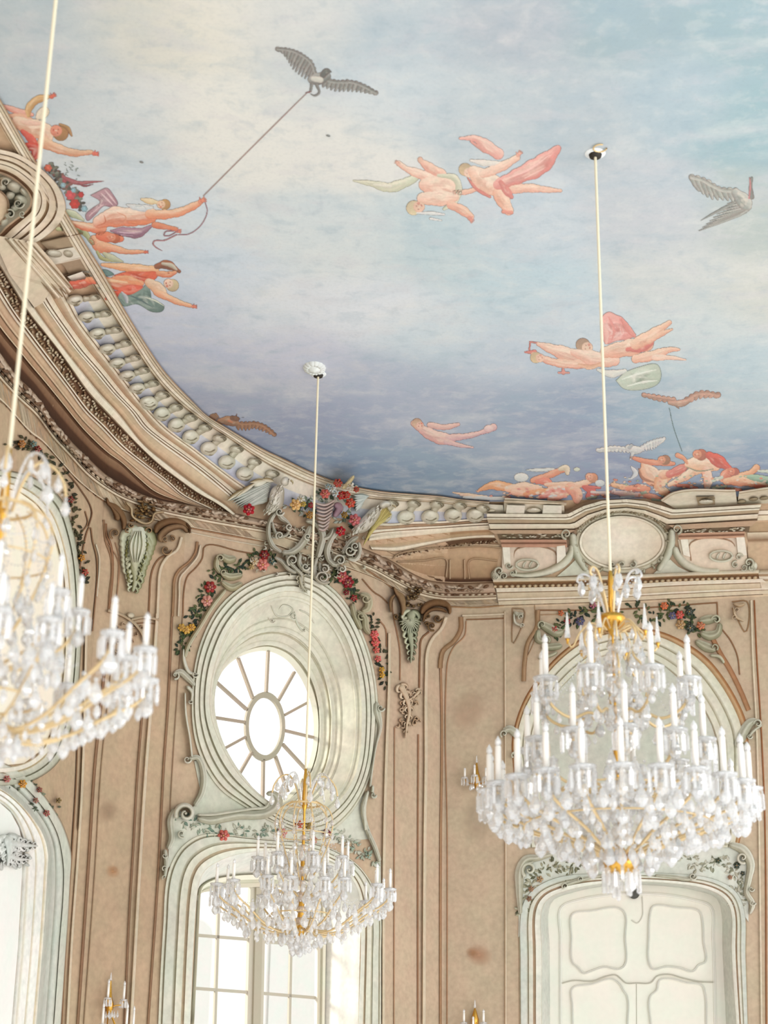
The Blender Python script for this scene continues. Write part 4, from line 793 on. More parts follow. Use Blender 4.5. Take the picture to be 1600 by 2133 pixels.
fil(m, y6((680,500),(800,497),(960,490)), 1.5); fil(m, y6((650,470),(800,465),(960,458)), 2.6, LC, None, .03); fil(m, y6((560,405),(760,410),(960,395)), 1.6, '#a8845f')
fil(m, y6((965,440),(968,1200),(972,2135),(972,3500)), 2.4, '#dccdb5', '#c3a98c', .03)
for p in (((22,110),(95,120),(25,330),(22,110)),): fil(m, b4(*p), 1.6, '#a58a6d')
fil(m, b4((180,120),(172,230),(120,320),(98,440),(92,560)), 5, '#957557', '#b69877', .05); fil(m, b4((1285,70),(1300,210),(1370,310),(1410,400),(1425,520)), 1.6); fil(m, b4((180,122),(600,120),(1285,75)), 1.6); fil(m, b4((190,150),(400,145)), 1.2, '#b89a7a')
fil(m, b4((160,90),(160,300),(110,420)), 1.2, '#b89a7a')
fil(m, b4((1515,60),(1530,400),(1560,900),(1580,1400),(1590,2700)), 1.8, '#93603d'); fil(m, b4((1495,60),(1505,400),(1530,900),(1560,2700)), 2.6, LC, None, .03)
fil(m, b4((1378,70),(1470,68),(1462,260),(1380,110)), 1.6, '#a0805f'); fil(m, b4((1240,260),(1300,380),(1360,480),(1430,620),(1480,740)), 5.5, '#9a6c4a', '#b68c68', .03)
trim('trim_24', m)
# ------------------------------------------------------------------ consoles with acanthus
def console(m, ox, oy, k, arcs):
    q = lambda *p: [(ox+a/5.3333*k, oy+b/5.3333*k) for a, b in p]
    return q
m = MB(); D1, D2, L1 = '#8c6a49', '#54381f', '#b99b76'
for p in (((120,300),(135,360),(210,410),(275,480),(310,570),(305,660)), ((130,350),(190,430),(235,500),(240,560))): stroke(m, [(x, y, w) for (x, y), w in zip(a5(*p), (2, 4, 7, 7, 6, 4, 3))], D1, D2, .07, .02)
for p in (((660,700),(690,630),(770,580),(880,565),(980,595),(1050,660)), ((740,800),(720,740),(770,670),(870,625),(960,625),(1030,690))): stroke(m, [(x, y, w) for (x, y), w in zip(a5(*p), (4, 8, 8, 7, 6, 5))], D1 if p[0][0] < 700 else '#a58665', D2, .08, .02)
stroke(m, [(x, y, 2.5) for x, y in a5((1000,580),(1040,640),(1040,700))], D2, None, .06, .06)
for x, y, r, a0 in ((385,605,26,0),(590,670,34,3),(780,880,52,0),(215,700,55,2),(770,760,30,1),(850,760,30,4),(350,660,24,1)): volute(m, *a5((x, y))[0], r/5.33*1.2, a0, 1.2, 2.2, L1, '#6b4c2f', .06, .03)
for i in range(46):
    x, y = a5((rnd.uniform(395,650), rnd.uniform(370,570)))[0]; blob(m, x, y, rnd.uniform(2.5, 6), rnd.uniform(1.5, 3), rnd.uniform(-.8, .8), rnd.choice(('#b7945f', '#8f6a3e', '#d0b07c', '#6a4826', '#a98450')), '#5b3d20', .07, .03, 9, 3)
stroke(m, [(x, y, 3) for x, y in a5((330,350),(390,420),(400,500),(470,560),(560,590),(620,560),(650,480),(760,460))], '#d9c5a2', '#8b6c49', .08, .03)
for j, (x, y) in enumerate(((500,345),(560,350),(620,380))): blob(m, *a5((x, y))[0], 8, 3, .2, '#a58560', '#5b3d20', .05, .05)
t = m.build('acanthus_console', M_PAINT); tag(t, 'brown scrolled console with a large pale hanging acanthus leaf on the left pier', 'console', None)
c1_ = t
m = MB()
acanthus(m, a5((490,640),(470,760),(455,880),(440,980),(425,1080),(440,1190),(405,1350)), 44, '#c9cbb0', '#7c7a4c', 11, .06, .02)
poly(m, a5((400,640),(520,630),(570,800),(540,950),(470,1060),(440,1150),(400,1060),(370,940),(360,780)), '#e3e4d2', '#b3b392', .05, .06, la=-1.6)
for i in range(22):
    tt = i/21; sg = (-1)**i; x, y = a5((470-60*tt+sg*(70+40*math.sin(3*tt))*(1-.55*tt), 700+480*tt))[0]; a = math.pi/2-sg*(1.0-.5*tt); stroke(m, [(x, y, 1.5), (x+8*math.cos(a), y+8*math.sin(a), 3.2), (x+14*math.cos(a+sg*.7), y+14*math.sin(a+sg*.7), 1)], rnd.choice(('#d4d4b6', '#a5a377', '#8a8850')), '#57552e', .05, .04, n=9, k=4)
for dx in (-9, -3, 3, 9): stroke(m, [(289+dx*.6, 1105, 1), (285+dx*1.4, 1135, 2.6), (283+dx*.6, 1172, .8)], '#e9e9d8', '#b4b494', .03, .1)
m.build('hanging_leaf', M_PAINT, t)
m = MB()
for p, ws in ((((400,1110),(430,1170),(475,1220),(500,1310),(490,1420)), (2,5,8,7,3)), (((375,1380),(380,1240),(420,1190)), (2,4,2))): stroke(m, [(x, y, w) for (x, y), w in zip(a6(*p), ws)], '#a88a66', D2, .08, .02)
for p, ws in ((((690,1400),(720,1340),(790,1290),(890,1280),(970,1320),(985,1400)), (4,8,8,8,6,3)), (((710,1480),(730,1400),(800,1350),(900,1350),(960,1380)), (2,4,4,4,2))): stroke(m, [(x, y, w) for (x, y), w in zip(a6(*p), ws)], D1, D2, .08, .02)
for x, y, r, a0 in ((860,1440,42,0),(800,1520,46,1),(760,1420,25,2),(750,1500,22,3),(430,1420,26,1)): volute(m, *a6((x, y))[0], r/5*1.1, a0, 1.3, 2.4, '#8c6e4a', '#4f371f', .06, .03)
for i in range(40):
    x, y = a6((rnd.uniform(540,700), rnd.uniform(1110,1330)))[0]; blob(m, x, y, rnd.uniform(2.5, 5), rnd.uniform(1.5, 3), rnd.uniform(-.8, .8), rnd.choice(('#a58a5f', '#7f6440', '#c4aa7c', '#5a4128')), '#4b341d', .07, .03, 9, 3)
t = thing(m, 'acanthus_console', 'brown scrolled console with a small dark green acanthus leaf, right of the oval window', 'console')
m = MB(); acanthus(m, y6((270,430),(268,520),(262,600),(275,700),(268,825)), 24, '#c9cbb0', '#4d4d30', 8, .08, .03)
for i in range(13):
    a = math.pi*(.05+.9*i/12); x, y = y6((265,500))[0]; stroke(m, [(x, y, 2), (x+12*math.cos(a), y+16*math.sin(a), 1.6), (x+23*math.cos(a), y+29*math.sin(a), .4)], '#d6d8c2', '#7e7f5e', .03, .09, n=8, k=3, cap=False)
for i in range(16):
    a = math.pi*(-.15+1.3*i/15); x, y = y6((262,500))[0]; blob(m, x+20*math.cos(a), y+24*math.sin(a), 5, 2.4, a, '#55532f', '#34351f', .05, .02, 8, 2)
m.build('hanging_leaf', M_PAINT, t)
# pale rocaille reliefs on the piers
m = MB(); q = y6
for i in range(34):
    a = rnd.uniform(0, 6.28); x, y = q((255+rnd.uniform(-70, 70), rnd.uniform(1020, 1290)))[0]; stroke(m, [(x, y, .8), (x+8*math.cos(a), y+8*math.sin(a), 2.2), (x+11*math.cos(a+.9), y+11*math.sin(a+.9), .6)], rnd.choice(('#dcc6ab', '#d2b99c', '#c6a88a')), '#a98a6d', .04, .01, n=8, k=3)
acanthus(m, q((190,980),(240,1080),(260,1180),(240,1280),(230,1380)), 16, '#dcc8ae', '#b2957a', 7, .05, .02); acanthus(m, q((340,1020),(280,1080),(220,1100)), 9, '#dcc8ae', '#b2957a', 4, .05, .02)
thing(m, 'rocaille_relief', 'pale pink rocaille relief on the pier between the oval window and the wall sconce', 'ornament')
m = MB()
for i in range(40):
    t = rnd.random(); a = rnd.uniform(0, 6.28); x, y = y1((rnd.uniform(665, 860)-150*t*.6, 1140+230*t))[0]; stroke(m, [(x, y, .8), (x+8*math.cos(a), y+8*math.sin(a), 2), (x+10*math.cos(a+.9), y+10*math.sin(a+.9), .6)], rnd.choice(('#d6c3a6', '#c7ae8e', '#b5977a')), '#8d6d50', .04, .01, n=8, k=3)
thing(m, 'rocaille_relief', 'tan rocaille relief under the curved moulding on the pier beside the left chandelier', 'ornament')
# ------------------------------------------------------------------ flower garlands
def garland(label, spine, spread, nl, flowers, seed, name='flower_garland', cols=('#3c4a33', '#54633f', '#2f3d33', '#6b7048'), L=(7, 13)):
    r = random.Random(seed); m = MB(); garland_leaf(m, spine, spread, nl, r, cols, L); t = thing(m, name, label, 'garland')
    for i, (x, y, rad, c, c2) in enumerate(flowers):
        f = MB(); flower(f, x, y, rad, c, c2, h=.04, base=.02+.002*i, petals=6 if rad > 7 else 5, rot=i); f.build('flower', M_PAINT, t)
    return t
gt = garland('flower garland with dark red and pink roses above the upper left of the oval window', b1((-120,1010),(60,990),(200,930),(330,890),(430,930)), 15, 90,
  [(*b1((345,960))[0],13,'#e79a8d','#b8503f'),(*b1((360,870))[0],10,'#9a2a28','#5e1414'),(*b1((270,930))[0],9,'#dccdb0','#a99570'),(*b1((240,980))[0],6,'#d9c48c','#9b7f4a'),(*b1((430,930))[0],7,'#5e7f76','#2f4d45')], 1)
garland('flower garland with crimson and pale pink roses and yellow tulips, left of the oval window', z6((380,250),(330,300),(270,330),(300,390),(260,430),(230,470),(210,540),(180,600),(140,690)), 13, 110,
  [(*z6((332,285))[0],12,'#b8423c','#6d1517'),(*z6((312,375))[0],12,'#f0b9a8','#b04c42'),(*z6((215,545))[0],8,'#f0c25a','#c38a28'),(*z6((150,545))[0],8,'#eec468','#c58f30'),(*z6((180,560))[0],9,'#f3cb6c','#c58f30')], 2)
garland('flower garland with deep red roses descending on the right shoulder of the oval window', z6((1090,230),(1150,190),(1200,250),(1250,290),(1240,370)), 12, 90,
  [(*z6((1180,220))[0],12,'#d66a68','#8f2b2c'),(*z6((1215,255))[0],12,'#a82c35','#5d1118'),(*z6((1205,320))[0],6,'#9c2c33','#5d1118'),(*z6((1255,355))[0],7,'#c24a48','#7c1f22')], 3)
garland('trailing garland of coral and yellow blossoms along the right edge of the oval window', z6((1355,460),(1385,520),(1380,640),(1430,700),(1440,800),(1455,900)), 8, 44,
  [(*z6((1385,590))[0],9,'#f0807a','#c84a48'),(*z6((1392,640))[0],9,'#ee7a72','#c84a48'),(*z6((1398,690))[0],7,'#ee8a7a','#c84a48'),(*z6((1408,745))[0],7,'#f08a80','#c84a48'),(*z6((1432,815))[0],6,'#f2c24e','#c48f20'),(*z6((1434,850))[0],6,'#f2c24e','#c48f20')], 4, cols=('#2c3328', '#3a452f', '#4a4a34'))
garland('mixed flower garland at the left shoulder of the arch above the door', b4((270,260),(360,200),(420,170),(500,120),(580,150),(650,110)), 15, 90,
  [(*b4((322,140))[0],6,'#e98a5a','#b5552f'),(*b4((280,245))[0],9,'#c9605a','#8a2f2c'),(*b4((360,190))[0],7,'#b04a48','#6d2426'),(*b4((440,190))[0],9,'#6d6a88','#3c3a55'),(*b4((520,90))[0],7,'#c47a8c','#8a4458'),(*b4((560,160))[0],7,'#8a8aa0','#565670')], 5)
garland('mixed flower garland at the right shoulder of the arch above the door', b4((780,110),(880,170),(960,130),(1040,110),(1100,150),(1130,230),(1190,220)), 15, 100,
  [(*b4((1055,150))[0],9,'#e06a5c','#a83a34'),(*b4((1060,210))[0],10,'#cfae80','#957245'),(*b4((960,95))[0],8,'#e98a5a','#b5552f'),(*b4((1010,155))[0],8,'#7a7898','#454464'),(*b4((1115,130))[0],9,'#4c5548','#2a3229'),(*b4((1120,230))[0],10,'#4c5548','#2a3229'),(*b4((1185,215))[0],9,'#e0926a','#a85a3a')], 6)
garland('dark garland of red and orange blossoms around the oval window behind the left chandelier', y1((60,90),(150,60),(220,110),(330,200),(400,330),(430,430),(450,560),(470,700),(490,830),(500,900)), 11, 130,
  [(*y1((225,100))[0],7,'#a83a2e','#6b1d18'),(*y1((130,70))[0],8,'#c98a4c','#8a5828'),(*y1((200,70))[0],7,'#8fa8a0','#55706a'),(*y1((485,745))[0],7,'#e0a040','#a8701c'),(*y1((505,830))[0],7,'#d0604a','#8c332a'),(*y1((420,400))[0],7,'#a34a3c','#6b2a20')], 7, cols=('#3b3a28', '#4f4a30', '#5b5638'))
garland('faded garland of roses over the white arched door case at the lower left', y5((-40,60),(90,110),(220,130),(300,230),(340,320),(400,380),(440,340)), 11, 80,
  [(*y5((60,90))[0],8,'#d08a80','#9c5048'),(*y5((190,130))[0],9,'#eaa840','#b5781e'),(*y5((330,180))[0],6,'#b06a58','#7a4032'),(*y5((390,375))[0],7,'#c87a70','#8f463e'),(*y5((300,270))[0],6,'#c09080','#8f6050'),(*y5((490,270))[0],6,'#a08a58','#6f5c34')], 8, cols=('#66705a', '#8a9078', '#55604c'))
garland('pale stucco garland with a coral rose over the tall window, left half', y2((130,330),(200,330),(280,370),(360,420),(480,410),(560,400),(680,410),(740,390)), 13, 110,
  [(*y2((418,432))[0],12,'#e0796c','#9e3d36'),(*y2((790,415))[0],11,'#e09a8c','#a85548'),(*y2((900,360))[0],9,'#d0603c','#8a341e'),(*y2((965,370))[0],8,'#b89a4c','#7d6428'),(*y2((1080,415))[0],8,'#8a3a44','#561c26'),(*y2((995,460))[0],8,'#d8a090','#a0604f')], 9, cols=('#9fae9a', '#c9c9b6', '#b9b9a4', '#7d9584'))
garland('pale green stucco leaf trail over the right shoulder of the tall window', y2((1130,400),(1200,450),(1280,520),(1340,560),(1390,600)), 12, 60, [(*y2((1345,560))[0],7,'#b8c8b8','#7f9684')], 10, cols=('#a9b8a4', '#cfcfbd', '#bdbda8'))
garland('carved leafy garland on the left haunch of the door surround', y4((350,370),(370,290),(400,220),(440,170),(520,130),(620,110),(560,200)), 14, 120,
  [(*y4((430,200))[0],7,'#cfae88','#94714e'),(*y4((385,250))[0],6,'#c39a7c','#8a6448'),(*y4((620,95))[0],8,'#3f4540','#22262a'),(*y4((375,300))[0],6,'#a88068','#74523c')], 11, cols=('#8d8c70', '#b6b197', '#6c6d54', '#c6c1a9'))
garland('carved leafy garland on the right haunch of the door surround', y4((1180,90),(1260,130),(1340,110),(1420,150),(1450,250),(1440,330)), 14, 110,
  [(*y4((1345,105))[0],6,'#5c6650','#343c2e'),(*y4((1440,130))[0],7,'#4c5646','#2c342a'),(*y4((1405,190))[0],5,'#c39a80','#8a6448'),(*y4((1470,170))[0],5,'#4c5646','#2c342a')], 12, cols=('#c9c6b2', '#b1ae98', '#8f917a', '#d9d6c6'))
m = MB(); slab(m, z6((230,1400),(300,1400),(420,1590),(560,1690),(760,1700),(650,1740),(290,1760),(200,1740),(270,1600)), '#cbccbb', .012)
slab(m, y2((62,640),(70,400),(110,270),(240,300),(700,280),(1150,330),(1290,200),(1345,140),(1310,260),(1345,400),(1425,600),(1428,800),(1200,640),(700,480),(300,440)), '#cfcfc0', .01)
slab(m, y4((320,500),(325,160),(360,95),(480,60),(700,20),(1400,10),(1480,50),(1515,130),(1500,300),(1500,420),(1400,260),(900,180),(450,220)), '#d3d5ca', .01)
trim('trim_25', m)
# ------------------------------------------------------------------ stucco scrolls round the openings
S1, S2 = '#e3e2d4', '#aaa58e'
def scrolls(label, strokes_, vols, name='stucco_scroll', h=.06, c=S1, c2=S2):
    m = MB()
    for p, ws in strokes_: stroke(m, [(x, y, w) for (x, y), w in zip(p, ws)], c, c2, h, .02, flute=2 if max(ws) > 4 else 0)
    for (x, y), r, a0, tn in vols: volute(m, x, y, r, a0, tn, max(1.2, r*.3), c, c2, h, .03)
    return thing(m, name, label, 'scroll')
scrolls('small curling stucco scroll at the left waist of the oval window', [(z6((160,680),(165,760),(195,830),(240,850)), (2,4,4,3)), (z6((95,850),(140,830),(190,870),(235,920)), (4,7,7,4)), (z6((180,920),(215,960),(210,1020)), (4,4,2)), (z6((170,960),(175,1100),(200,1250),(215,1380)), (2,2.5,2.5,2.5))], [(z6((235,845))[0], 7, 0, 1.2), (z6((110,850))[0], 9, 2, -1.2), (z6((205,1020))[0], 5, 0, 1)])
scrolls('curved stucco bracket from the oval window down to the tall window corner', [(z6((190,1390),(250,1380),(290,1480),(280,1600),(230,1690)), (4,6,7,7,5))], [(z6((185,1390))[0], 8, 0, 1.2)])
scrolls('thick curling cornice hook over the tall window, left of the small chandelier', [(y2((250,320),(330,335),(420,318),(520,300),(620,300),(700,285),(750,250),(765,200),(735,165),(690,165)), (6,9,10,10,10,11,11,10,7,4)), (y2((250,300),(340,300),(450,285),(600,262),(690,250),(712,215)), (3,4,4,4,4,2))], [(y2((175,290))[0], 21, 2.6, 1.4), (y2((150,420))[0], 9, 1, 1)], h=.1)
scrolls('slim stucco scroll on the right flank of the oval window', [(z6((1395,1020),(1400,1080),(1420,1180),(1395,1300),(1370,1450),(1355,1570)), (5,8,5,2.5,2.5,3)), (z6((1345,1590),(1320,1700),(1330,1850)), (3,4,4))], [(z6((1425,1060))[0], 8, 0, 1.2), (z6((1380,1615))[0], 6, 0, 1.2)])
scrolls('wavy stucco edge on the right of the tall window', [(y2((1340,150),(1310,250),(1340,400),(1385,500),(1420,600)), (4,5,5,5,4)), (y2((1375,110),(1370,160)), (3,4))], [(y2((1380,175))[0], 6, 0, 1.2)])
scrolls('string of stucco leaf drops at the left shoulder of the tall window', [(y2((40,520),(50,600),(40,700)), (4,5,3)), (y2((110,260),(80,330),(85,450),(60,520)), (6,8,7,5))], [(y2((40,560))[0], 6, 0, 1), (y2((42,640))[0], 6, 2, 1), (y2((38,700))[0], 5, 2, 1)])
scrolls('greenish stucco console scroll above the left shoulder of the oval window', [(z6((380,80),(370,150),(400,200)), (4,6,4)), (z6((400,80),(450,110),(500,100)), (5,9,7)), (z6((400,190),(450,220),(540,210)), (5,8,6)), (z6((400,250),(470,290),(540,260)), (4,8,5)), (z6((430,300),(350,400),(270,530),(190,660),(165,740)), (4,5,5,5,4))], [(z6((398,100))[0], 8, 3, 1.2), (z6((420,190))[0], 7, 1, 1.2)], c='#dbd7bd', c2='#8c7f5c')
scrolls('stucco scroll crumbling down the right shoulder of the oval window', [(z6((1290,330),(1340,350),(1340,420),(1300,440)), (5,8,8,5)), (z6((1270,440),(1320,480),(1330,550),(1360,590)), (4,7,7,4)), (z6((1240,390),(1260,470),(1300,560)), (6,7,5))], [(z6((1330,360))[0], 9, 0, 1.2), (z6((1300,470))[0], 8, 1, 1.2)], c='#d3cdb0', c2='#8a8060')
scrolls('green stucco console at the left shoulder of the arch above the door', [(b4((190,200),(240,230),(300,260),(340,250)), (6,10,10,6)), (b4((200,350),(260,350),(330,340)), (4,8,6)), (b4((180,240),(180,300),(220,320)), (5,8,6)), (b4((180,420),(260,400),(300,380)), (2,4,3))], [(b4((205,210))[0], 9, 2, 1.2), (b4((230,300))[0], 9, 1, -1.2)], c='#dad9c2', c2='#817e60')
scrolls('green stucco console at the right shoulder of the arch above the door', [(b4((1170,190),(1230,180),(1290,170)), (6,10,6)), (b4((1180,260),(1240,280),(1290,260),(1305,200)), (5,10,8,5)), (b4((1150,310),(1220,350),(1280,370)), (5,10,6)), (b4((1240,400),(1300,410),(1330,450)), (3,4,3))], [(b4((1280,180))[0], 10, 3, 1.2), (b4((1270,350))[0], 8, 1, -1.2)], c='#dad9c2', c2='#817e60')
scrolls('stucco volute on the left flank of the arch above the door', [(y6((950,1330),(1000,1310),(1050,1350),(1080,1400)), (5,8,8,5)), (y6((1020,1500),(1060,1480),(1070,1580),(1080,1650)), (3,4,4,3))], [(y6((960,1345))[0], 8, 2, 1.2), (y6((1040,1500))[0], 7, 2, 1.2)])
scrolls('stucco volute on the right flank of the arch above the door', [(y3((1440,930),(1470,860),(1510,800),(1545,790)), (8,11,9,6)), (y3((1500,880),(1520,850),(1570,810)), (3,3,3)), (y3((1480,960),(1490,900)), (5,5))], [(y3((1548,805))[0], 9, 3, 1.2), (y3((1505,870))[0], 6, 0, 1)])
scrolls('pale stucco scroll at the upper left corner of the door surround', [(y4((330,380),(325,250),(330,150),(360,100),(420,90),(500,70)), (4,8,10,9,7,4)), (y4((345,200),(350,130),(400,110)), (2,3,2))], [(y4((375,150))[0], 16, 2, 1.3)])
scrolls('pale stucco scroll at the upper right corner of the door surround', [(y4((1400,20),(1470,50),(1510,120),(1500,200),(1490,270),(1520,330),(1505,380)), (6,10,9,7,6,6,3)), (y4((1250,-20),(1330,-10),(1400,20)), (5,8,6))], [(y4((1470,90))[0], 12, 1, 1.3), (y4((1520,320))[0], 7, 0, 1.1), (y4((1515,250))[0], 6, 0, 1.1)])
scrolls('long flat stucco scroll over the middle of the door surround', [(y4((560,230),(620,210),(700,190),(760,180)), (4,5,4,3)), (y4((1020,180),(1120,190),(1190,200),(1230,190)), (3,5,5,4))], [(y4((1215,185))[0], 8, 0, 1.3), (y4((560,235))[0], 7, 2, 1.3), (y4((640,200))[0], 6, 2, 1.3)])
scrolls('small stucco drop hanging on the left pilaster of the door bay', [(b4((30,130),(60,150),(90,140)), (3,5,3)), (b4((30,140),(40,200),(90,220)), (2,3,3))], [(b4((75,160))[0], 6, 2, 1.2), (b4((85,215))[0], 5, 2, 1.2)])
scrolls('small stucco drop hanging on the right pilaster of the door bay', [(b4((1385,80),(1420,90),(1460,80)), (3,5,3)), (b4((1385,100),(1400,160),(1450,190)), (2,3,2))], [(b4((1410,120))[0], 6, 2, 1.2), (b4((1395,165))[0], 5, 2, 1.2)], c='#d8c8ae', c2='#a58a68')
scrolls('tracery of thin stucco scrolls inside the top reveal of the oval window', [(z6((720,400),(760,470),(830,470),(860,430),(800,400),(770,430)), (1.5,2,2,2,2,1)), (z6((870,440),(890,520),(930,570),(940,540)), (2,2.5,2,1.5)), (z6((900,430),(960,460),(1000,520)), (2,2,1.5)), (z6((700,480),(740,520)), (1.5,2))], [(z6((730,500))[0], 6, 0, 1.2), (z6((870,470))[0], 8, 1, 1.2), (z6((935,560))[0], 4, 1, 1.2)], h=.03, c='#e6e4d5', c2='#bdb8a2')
# oval rococo cartouche crowning the corner
m = MB(); P1, P2, P3 = '#e6e3d6', '#a39c86', '#cfcab6'
for p, ws in (
  (b1((490,450),(430,520),(400,600),(400,700),(440,790),(520,850)), (4,6,6,6,6,4)), (b1((430,560),(450,640),(490,700),(560,690),(600,620)), (3,4,4,4,3)), (b1((500,440),(510,520),(560,560),(600,600)), (4,7,5,3)),
  (b1((520,850),(600,850),(680,800),(740,720),(790,600)), (6,8,9,9,6)), (b1((740,560),(790,560),(860,600),(900,700),(880,800),(850,900)), (4,7,8,9,9,5)), (b1((1030,640),(980,720),(940,820),(960,920),(1040,980)), (8,8,8,7,5)), (b1((1000,620),(960,700),(900,720)), (4,8,5)),
  (b1((960,900),(1000,960),(1060,940),(1080,880)), (5,6,6,4)), (b1((560,870),(590,940),(650,1000),(700,1060),(700,1150),(730,1210)), (4,5,5,5,5,3)), (b1((450,890),(520,930),(580,1000),(660,1040)), (3,5,5,4)), (b1((690,860),(680,940),(720,1000),(790,1040)), (5,6,6,4)),
  (b1((840,900),(820,1000),(840,1080),(900,1130),(970,1120)), (5,6,6,5,3)), (b1((870,940),(880,1020),(930,1060)), (4,5,4)), (b1((1080,860),(1120,800),(1170,740),(1230,700)), (5,7,7,4)), (b1((1230,750),(1240,850),(1200,910),(1130,900)), (4,6,6,4))):
    stroke(m, [(x, y, w*.85) for (x, y), w in zip(p, ws)], P1, P2, .08, .06, flute=2)
for (x, y), r, a0 in zip(b1((500,470),(590,610),(500,690),(1060,920),(1150,830),(1200,790),(620,920),(900,1080),(920,1000),(1080,1000),(740,980),(760,700)), (9,7,8,12,11,9,12,13,9,7,8,7), (0,1,2,3,0,1,2,3,4,5,0,1)): volute(m, x, y, r, a0, 1.4, 2.6, P1, P2, .08, .1)
for i in range(150):
    a = rnd.uniform(0, 6.28); x, y = b1((rnd.gauss(820, 200), rnd.uniform(620, 1050)))[0]; stroke(m, [(x, y, .8), (x+7*math.cos(a), y+7*math.sin(a), 2.2), (x+9*math.cos(a+1), y+9*math.sin(a+1), .6)], rnd.choice((P1, P3, '#bdb5a0')), P2, .05, .03, n=7, k=3)
acanthus(m, b1((690,1060),(700,1140),(760,1230)), 10, '#d8d3bd', '#9a9176', 5, .06, .08)
crest = thing(m, 'rococo_crest', 'large grey crest of curling scrolls and fluted horn above the oval window', 'ornament')
m = MB()
for i in range(8):
    t = i/7; x, y = b1((905+40*t*0+ (1000-905)*(1-t)*.2, 380+230*t))[0]; w = 21-9*t; stroke(m, [(x-w, y+3, 2.2), (x, y+7, 3.4), (x+w, y-4, 2.2)], '#d9c9c0' if i % 2 else '#e3d9cf', '#a0857c', .07, .12+.01*i)
stroke(m, [(*b1((1000,400))[0], 6), (*b1((1050,430))[0], 9), (*b1((1000,520))[0], 5)], '#a88a92', '#765a66', .06, .1)
m.build('fluted_horn', M_PAINT, crest)
r = random.Random(21); m = MB(); garland_leaf(m, b1((600,400),(720,380),(780,450),(740,520),(860,340),(1000,280),(1150,280),(1180,400),(1100,480),(1080,600)), 14, 130, r, ('#c9cfc0', '#5b6b55', '#8a9a84', '#dfe0d2', '#43553f')); t = m.build('leaf_spray', M_PAINT, crest)
for i, (x, y, rr, c, c2) in enumerate(((650,405,12,'#efc98a','#c58f44'),(920,305,10,'#dc7a6c','#a33c36'),(1040,205,9,'#d8604c','#9a2f26'),(1070,320,9,'#cc3c30','#87201a'),(1120,315,8,'#d44a38','#8f261c'),(1155,390,10,'#dc5a40','#9a3422'),(1195,545,12,'#dd7f80','#a34448'),(1065,650,10,'#c8202a','#801018'),(215,450,12,'#c02430','#7a0f18'),(790,410,6,'#b8303a','#701820'),(1210,265,6,'#cc5a44','#8f3626'),(990,260,8,'#e6ebe6','#a8b6b4'),(1020,300,8,'#dfe8e6','#a0b2b4'),(1150,230,9,'#ece8dc','#b8b09c'),(950,240,7,'#c8d6d4','#8ea4a4'),(700,350,8,'#eceadf','#b3ae9c'),(780,500,8,'#c09048','#855c20'),(1100,500,7,'#b08a3c','#755820'),(720,400,6,'#d9c060','#a08530'))):
    f = MB(); flower(f, *b1((x, y))[0], rr, c, c2, h=.05, base=.14, rot=i); f.build('flower', M_PAINT, crest)
m = MB(); stroke(m, [(*b1((1080,260))[0], 3), (*b1((1140,200))[0], 4.5), (*b1((1190,135))[0], 3)], '#e9dfbb', '#b9a675', .05, .16); m.build('ear_of_corn', M_PAINT, crest)
# stone eagles flanking the crest
def eagle(label, body, head, wing, beak, w2=None):
    m = MB(); stroke(m, body, '#eeeae0', '#a9a18e', .12, .08); stroke(m, head, '#eeeae0', '#b3aa98', .1, .12); stroke(m, beak, '#d9c9a4', '#8f7c58', .05, .2)
    for i in range(60):
        q = random.Random(i+int(body[0][0])); j = q.randrange(len(body)-1); u = q.random(); X = body[j][0]*(1-u)+body[j+1][0]*u; Y = body[j][1]*(1-u)+body[j+1][1]*u; W = min(body[j][2], body[j+1][2]); a = q.uniform(0, 6.28); e = q.random()**.5*.8
        stroke(m, [(X+W*e*math.cos(a), Y+W*e*math.sin(a), 1), (X+W*e*math.cos(a)-3, Y+W*e*math.sin(a)+3.5, 1.8), (X+W*e*math.cos(a)-5, Y+W*e*math.sin(a)+7, .5)], q.choice(('#f3efe6', '#d8d2c2', '#c2bba8')), '#a59c88', .02, .09+.11*(1-e*e)**.5, n=6, k=3)
    x, y, rr = head[-1]; blob(m, x-1, y, 1.3, 1.1, 0, '#4c4034', None, .01, .235, 7, 2)
    t = thing(m, 'eagle', label, 'eagle')
    for wg, col, c2 in wing:
        m = MB(); k = len(wg)
        for a, b in wg: stroke(m, [(a[0], a[1], 1.6), ((a[0]+b[0])/2, (a[1]+b[1])/2, 5.5), (b[0], b[1], .8)], col, c2, .05, .06+.004*(wg.index((a, b)) % 3), n=12, k=4)
        m.build('wing', M_PAINT, t)
    return t
wg = []
for i in range(12):
    s = i/11; a = b1((430-40*s, 190+180*s))[0]; b = b1((40+230*s, 370+70*math.sin(s*3)))[0]; wg.append((a, b))
top = [(b1((450,190))[0], b1((330,170))[0]), (b1((380,180))[0], b1((220,200))[0]), (b1((280,200))[0], b1((90,340))[0]), (b1((180,260))[0], b1((10,370))[0])]
eagle('white stone eagle with a raised grey wing perched on the cornice left of the crest', [(*b1((380,470))[0], 9), (*b1((460,400))[0], 15), (*b1((480,300))[0], 15), (*b1((520,230))[0], 10)], [(*b1((530,230))[0], 9), (*b1((560,180))[0], 9), (*b1((590,170))[0], 7)], [(wg, '#d4d6cc', '#8f948a'), (top, '#e6e2d2', '#a38a58')], [(*b1((600,175))[0], 2.5), (*b1((625,205))[0], 1.5), (*b1((615,220))[0], .6)])
wg = [(b1((1480+60*s, 400+90*s))[0], b1((1270+60*s, 790-160*s))[0]) for s in [i/8 for i in range(9)]]
wg2 = [(b1((1330-60*s, 330+40*s))[0], b1((1180+20*s, 320+150*s))[0]) for s in [i/6 for i in range(7)]]
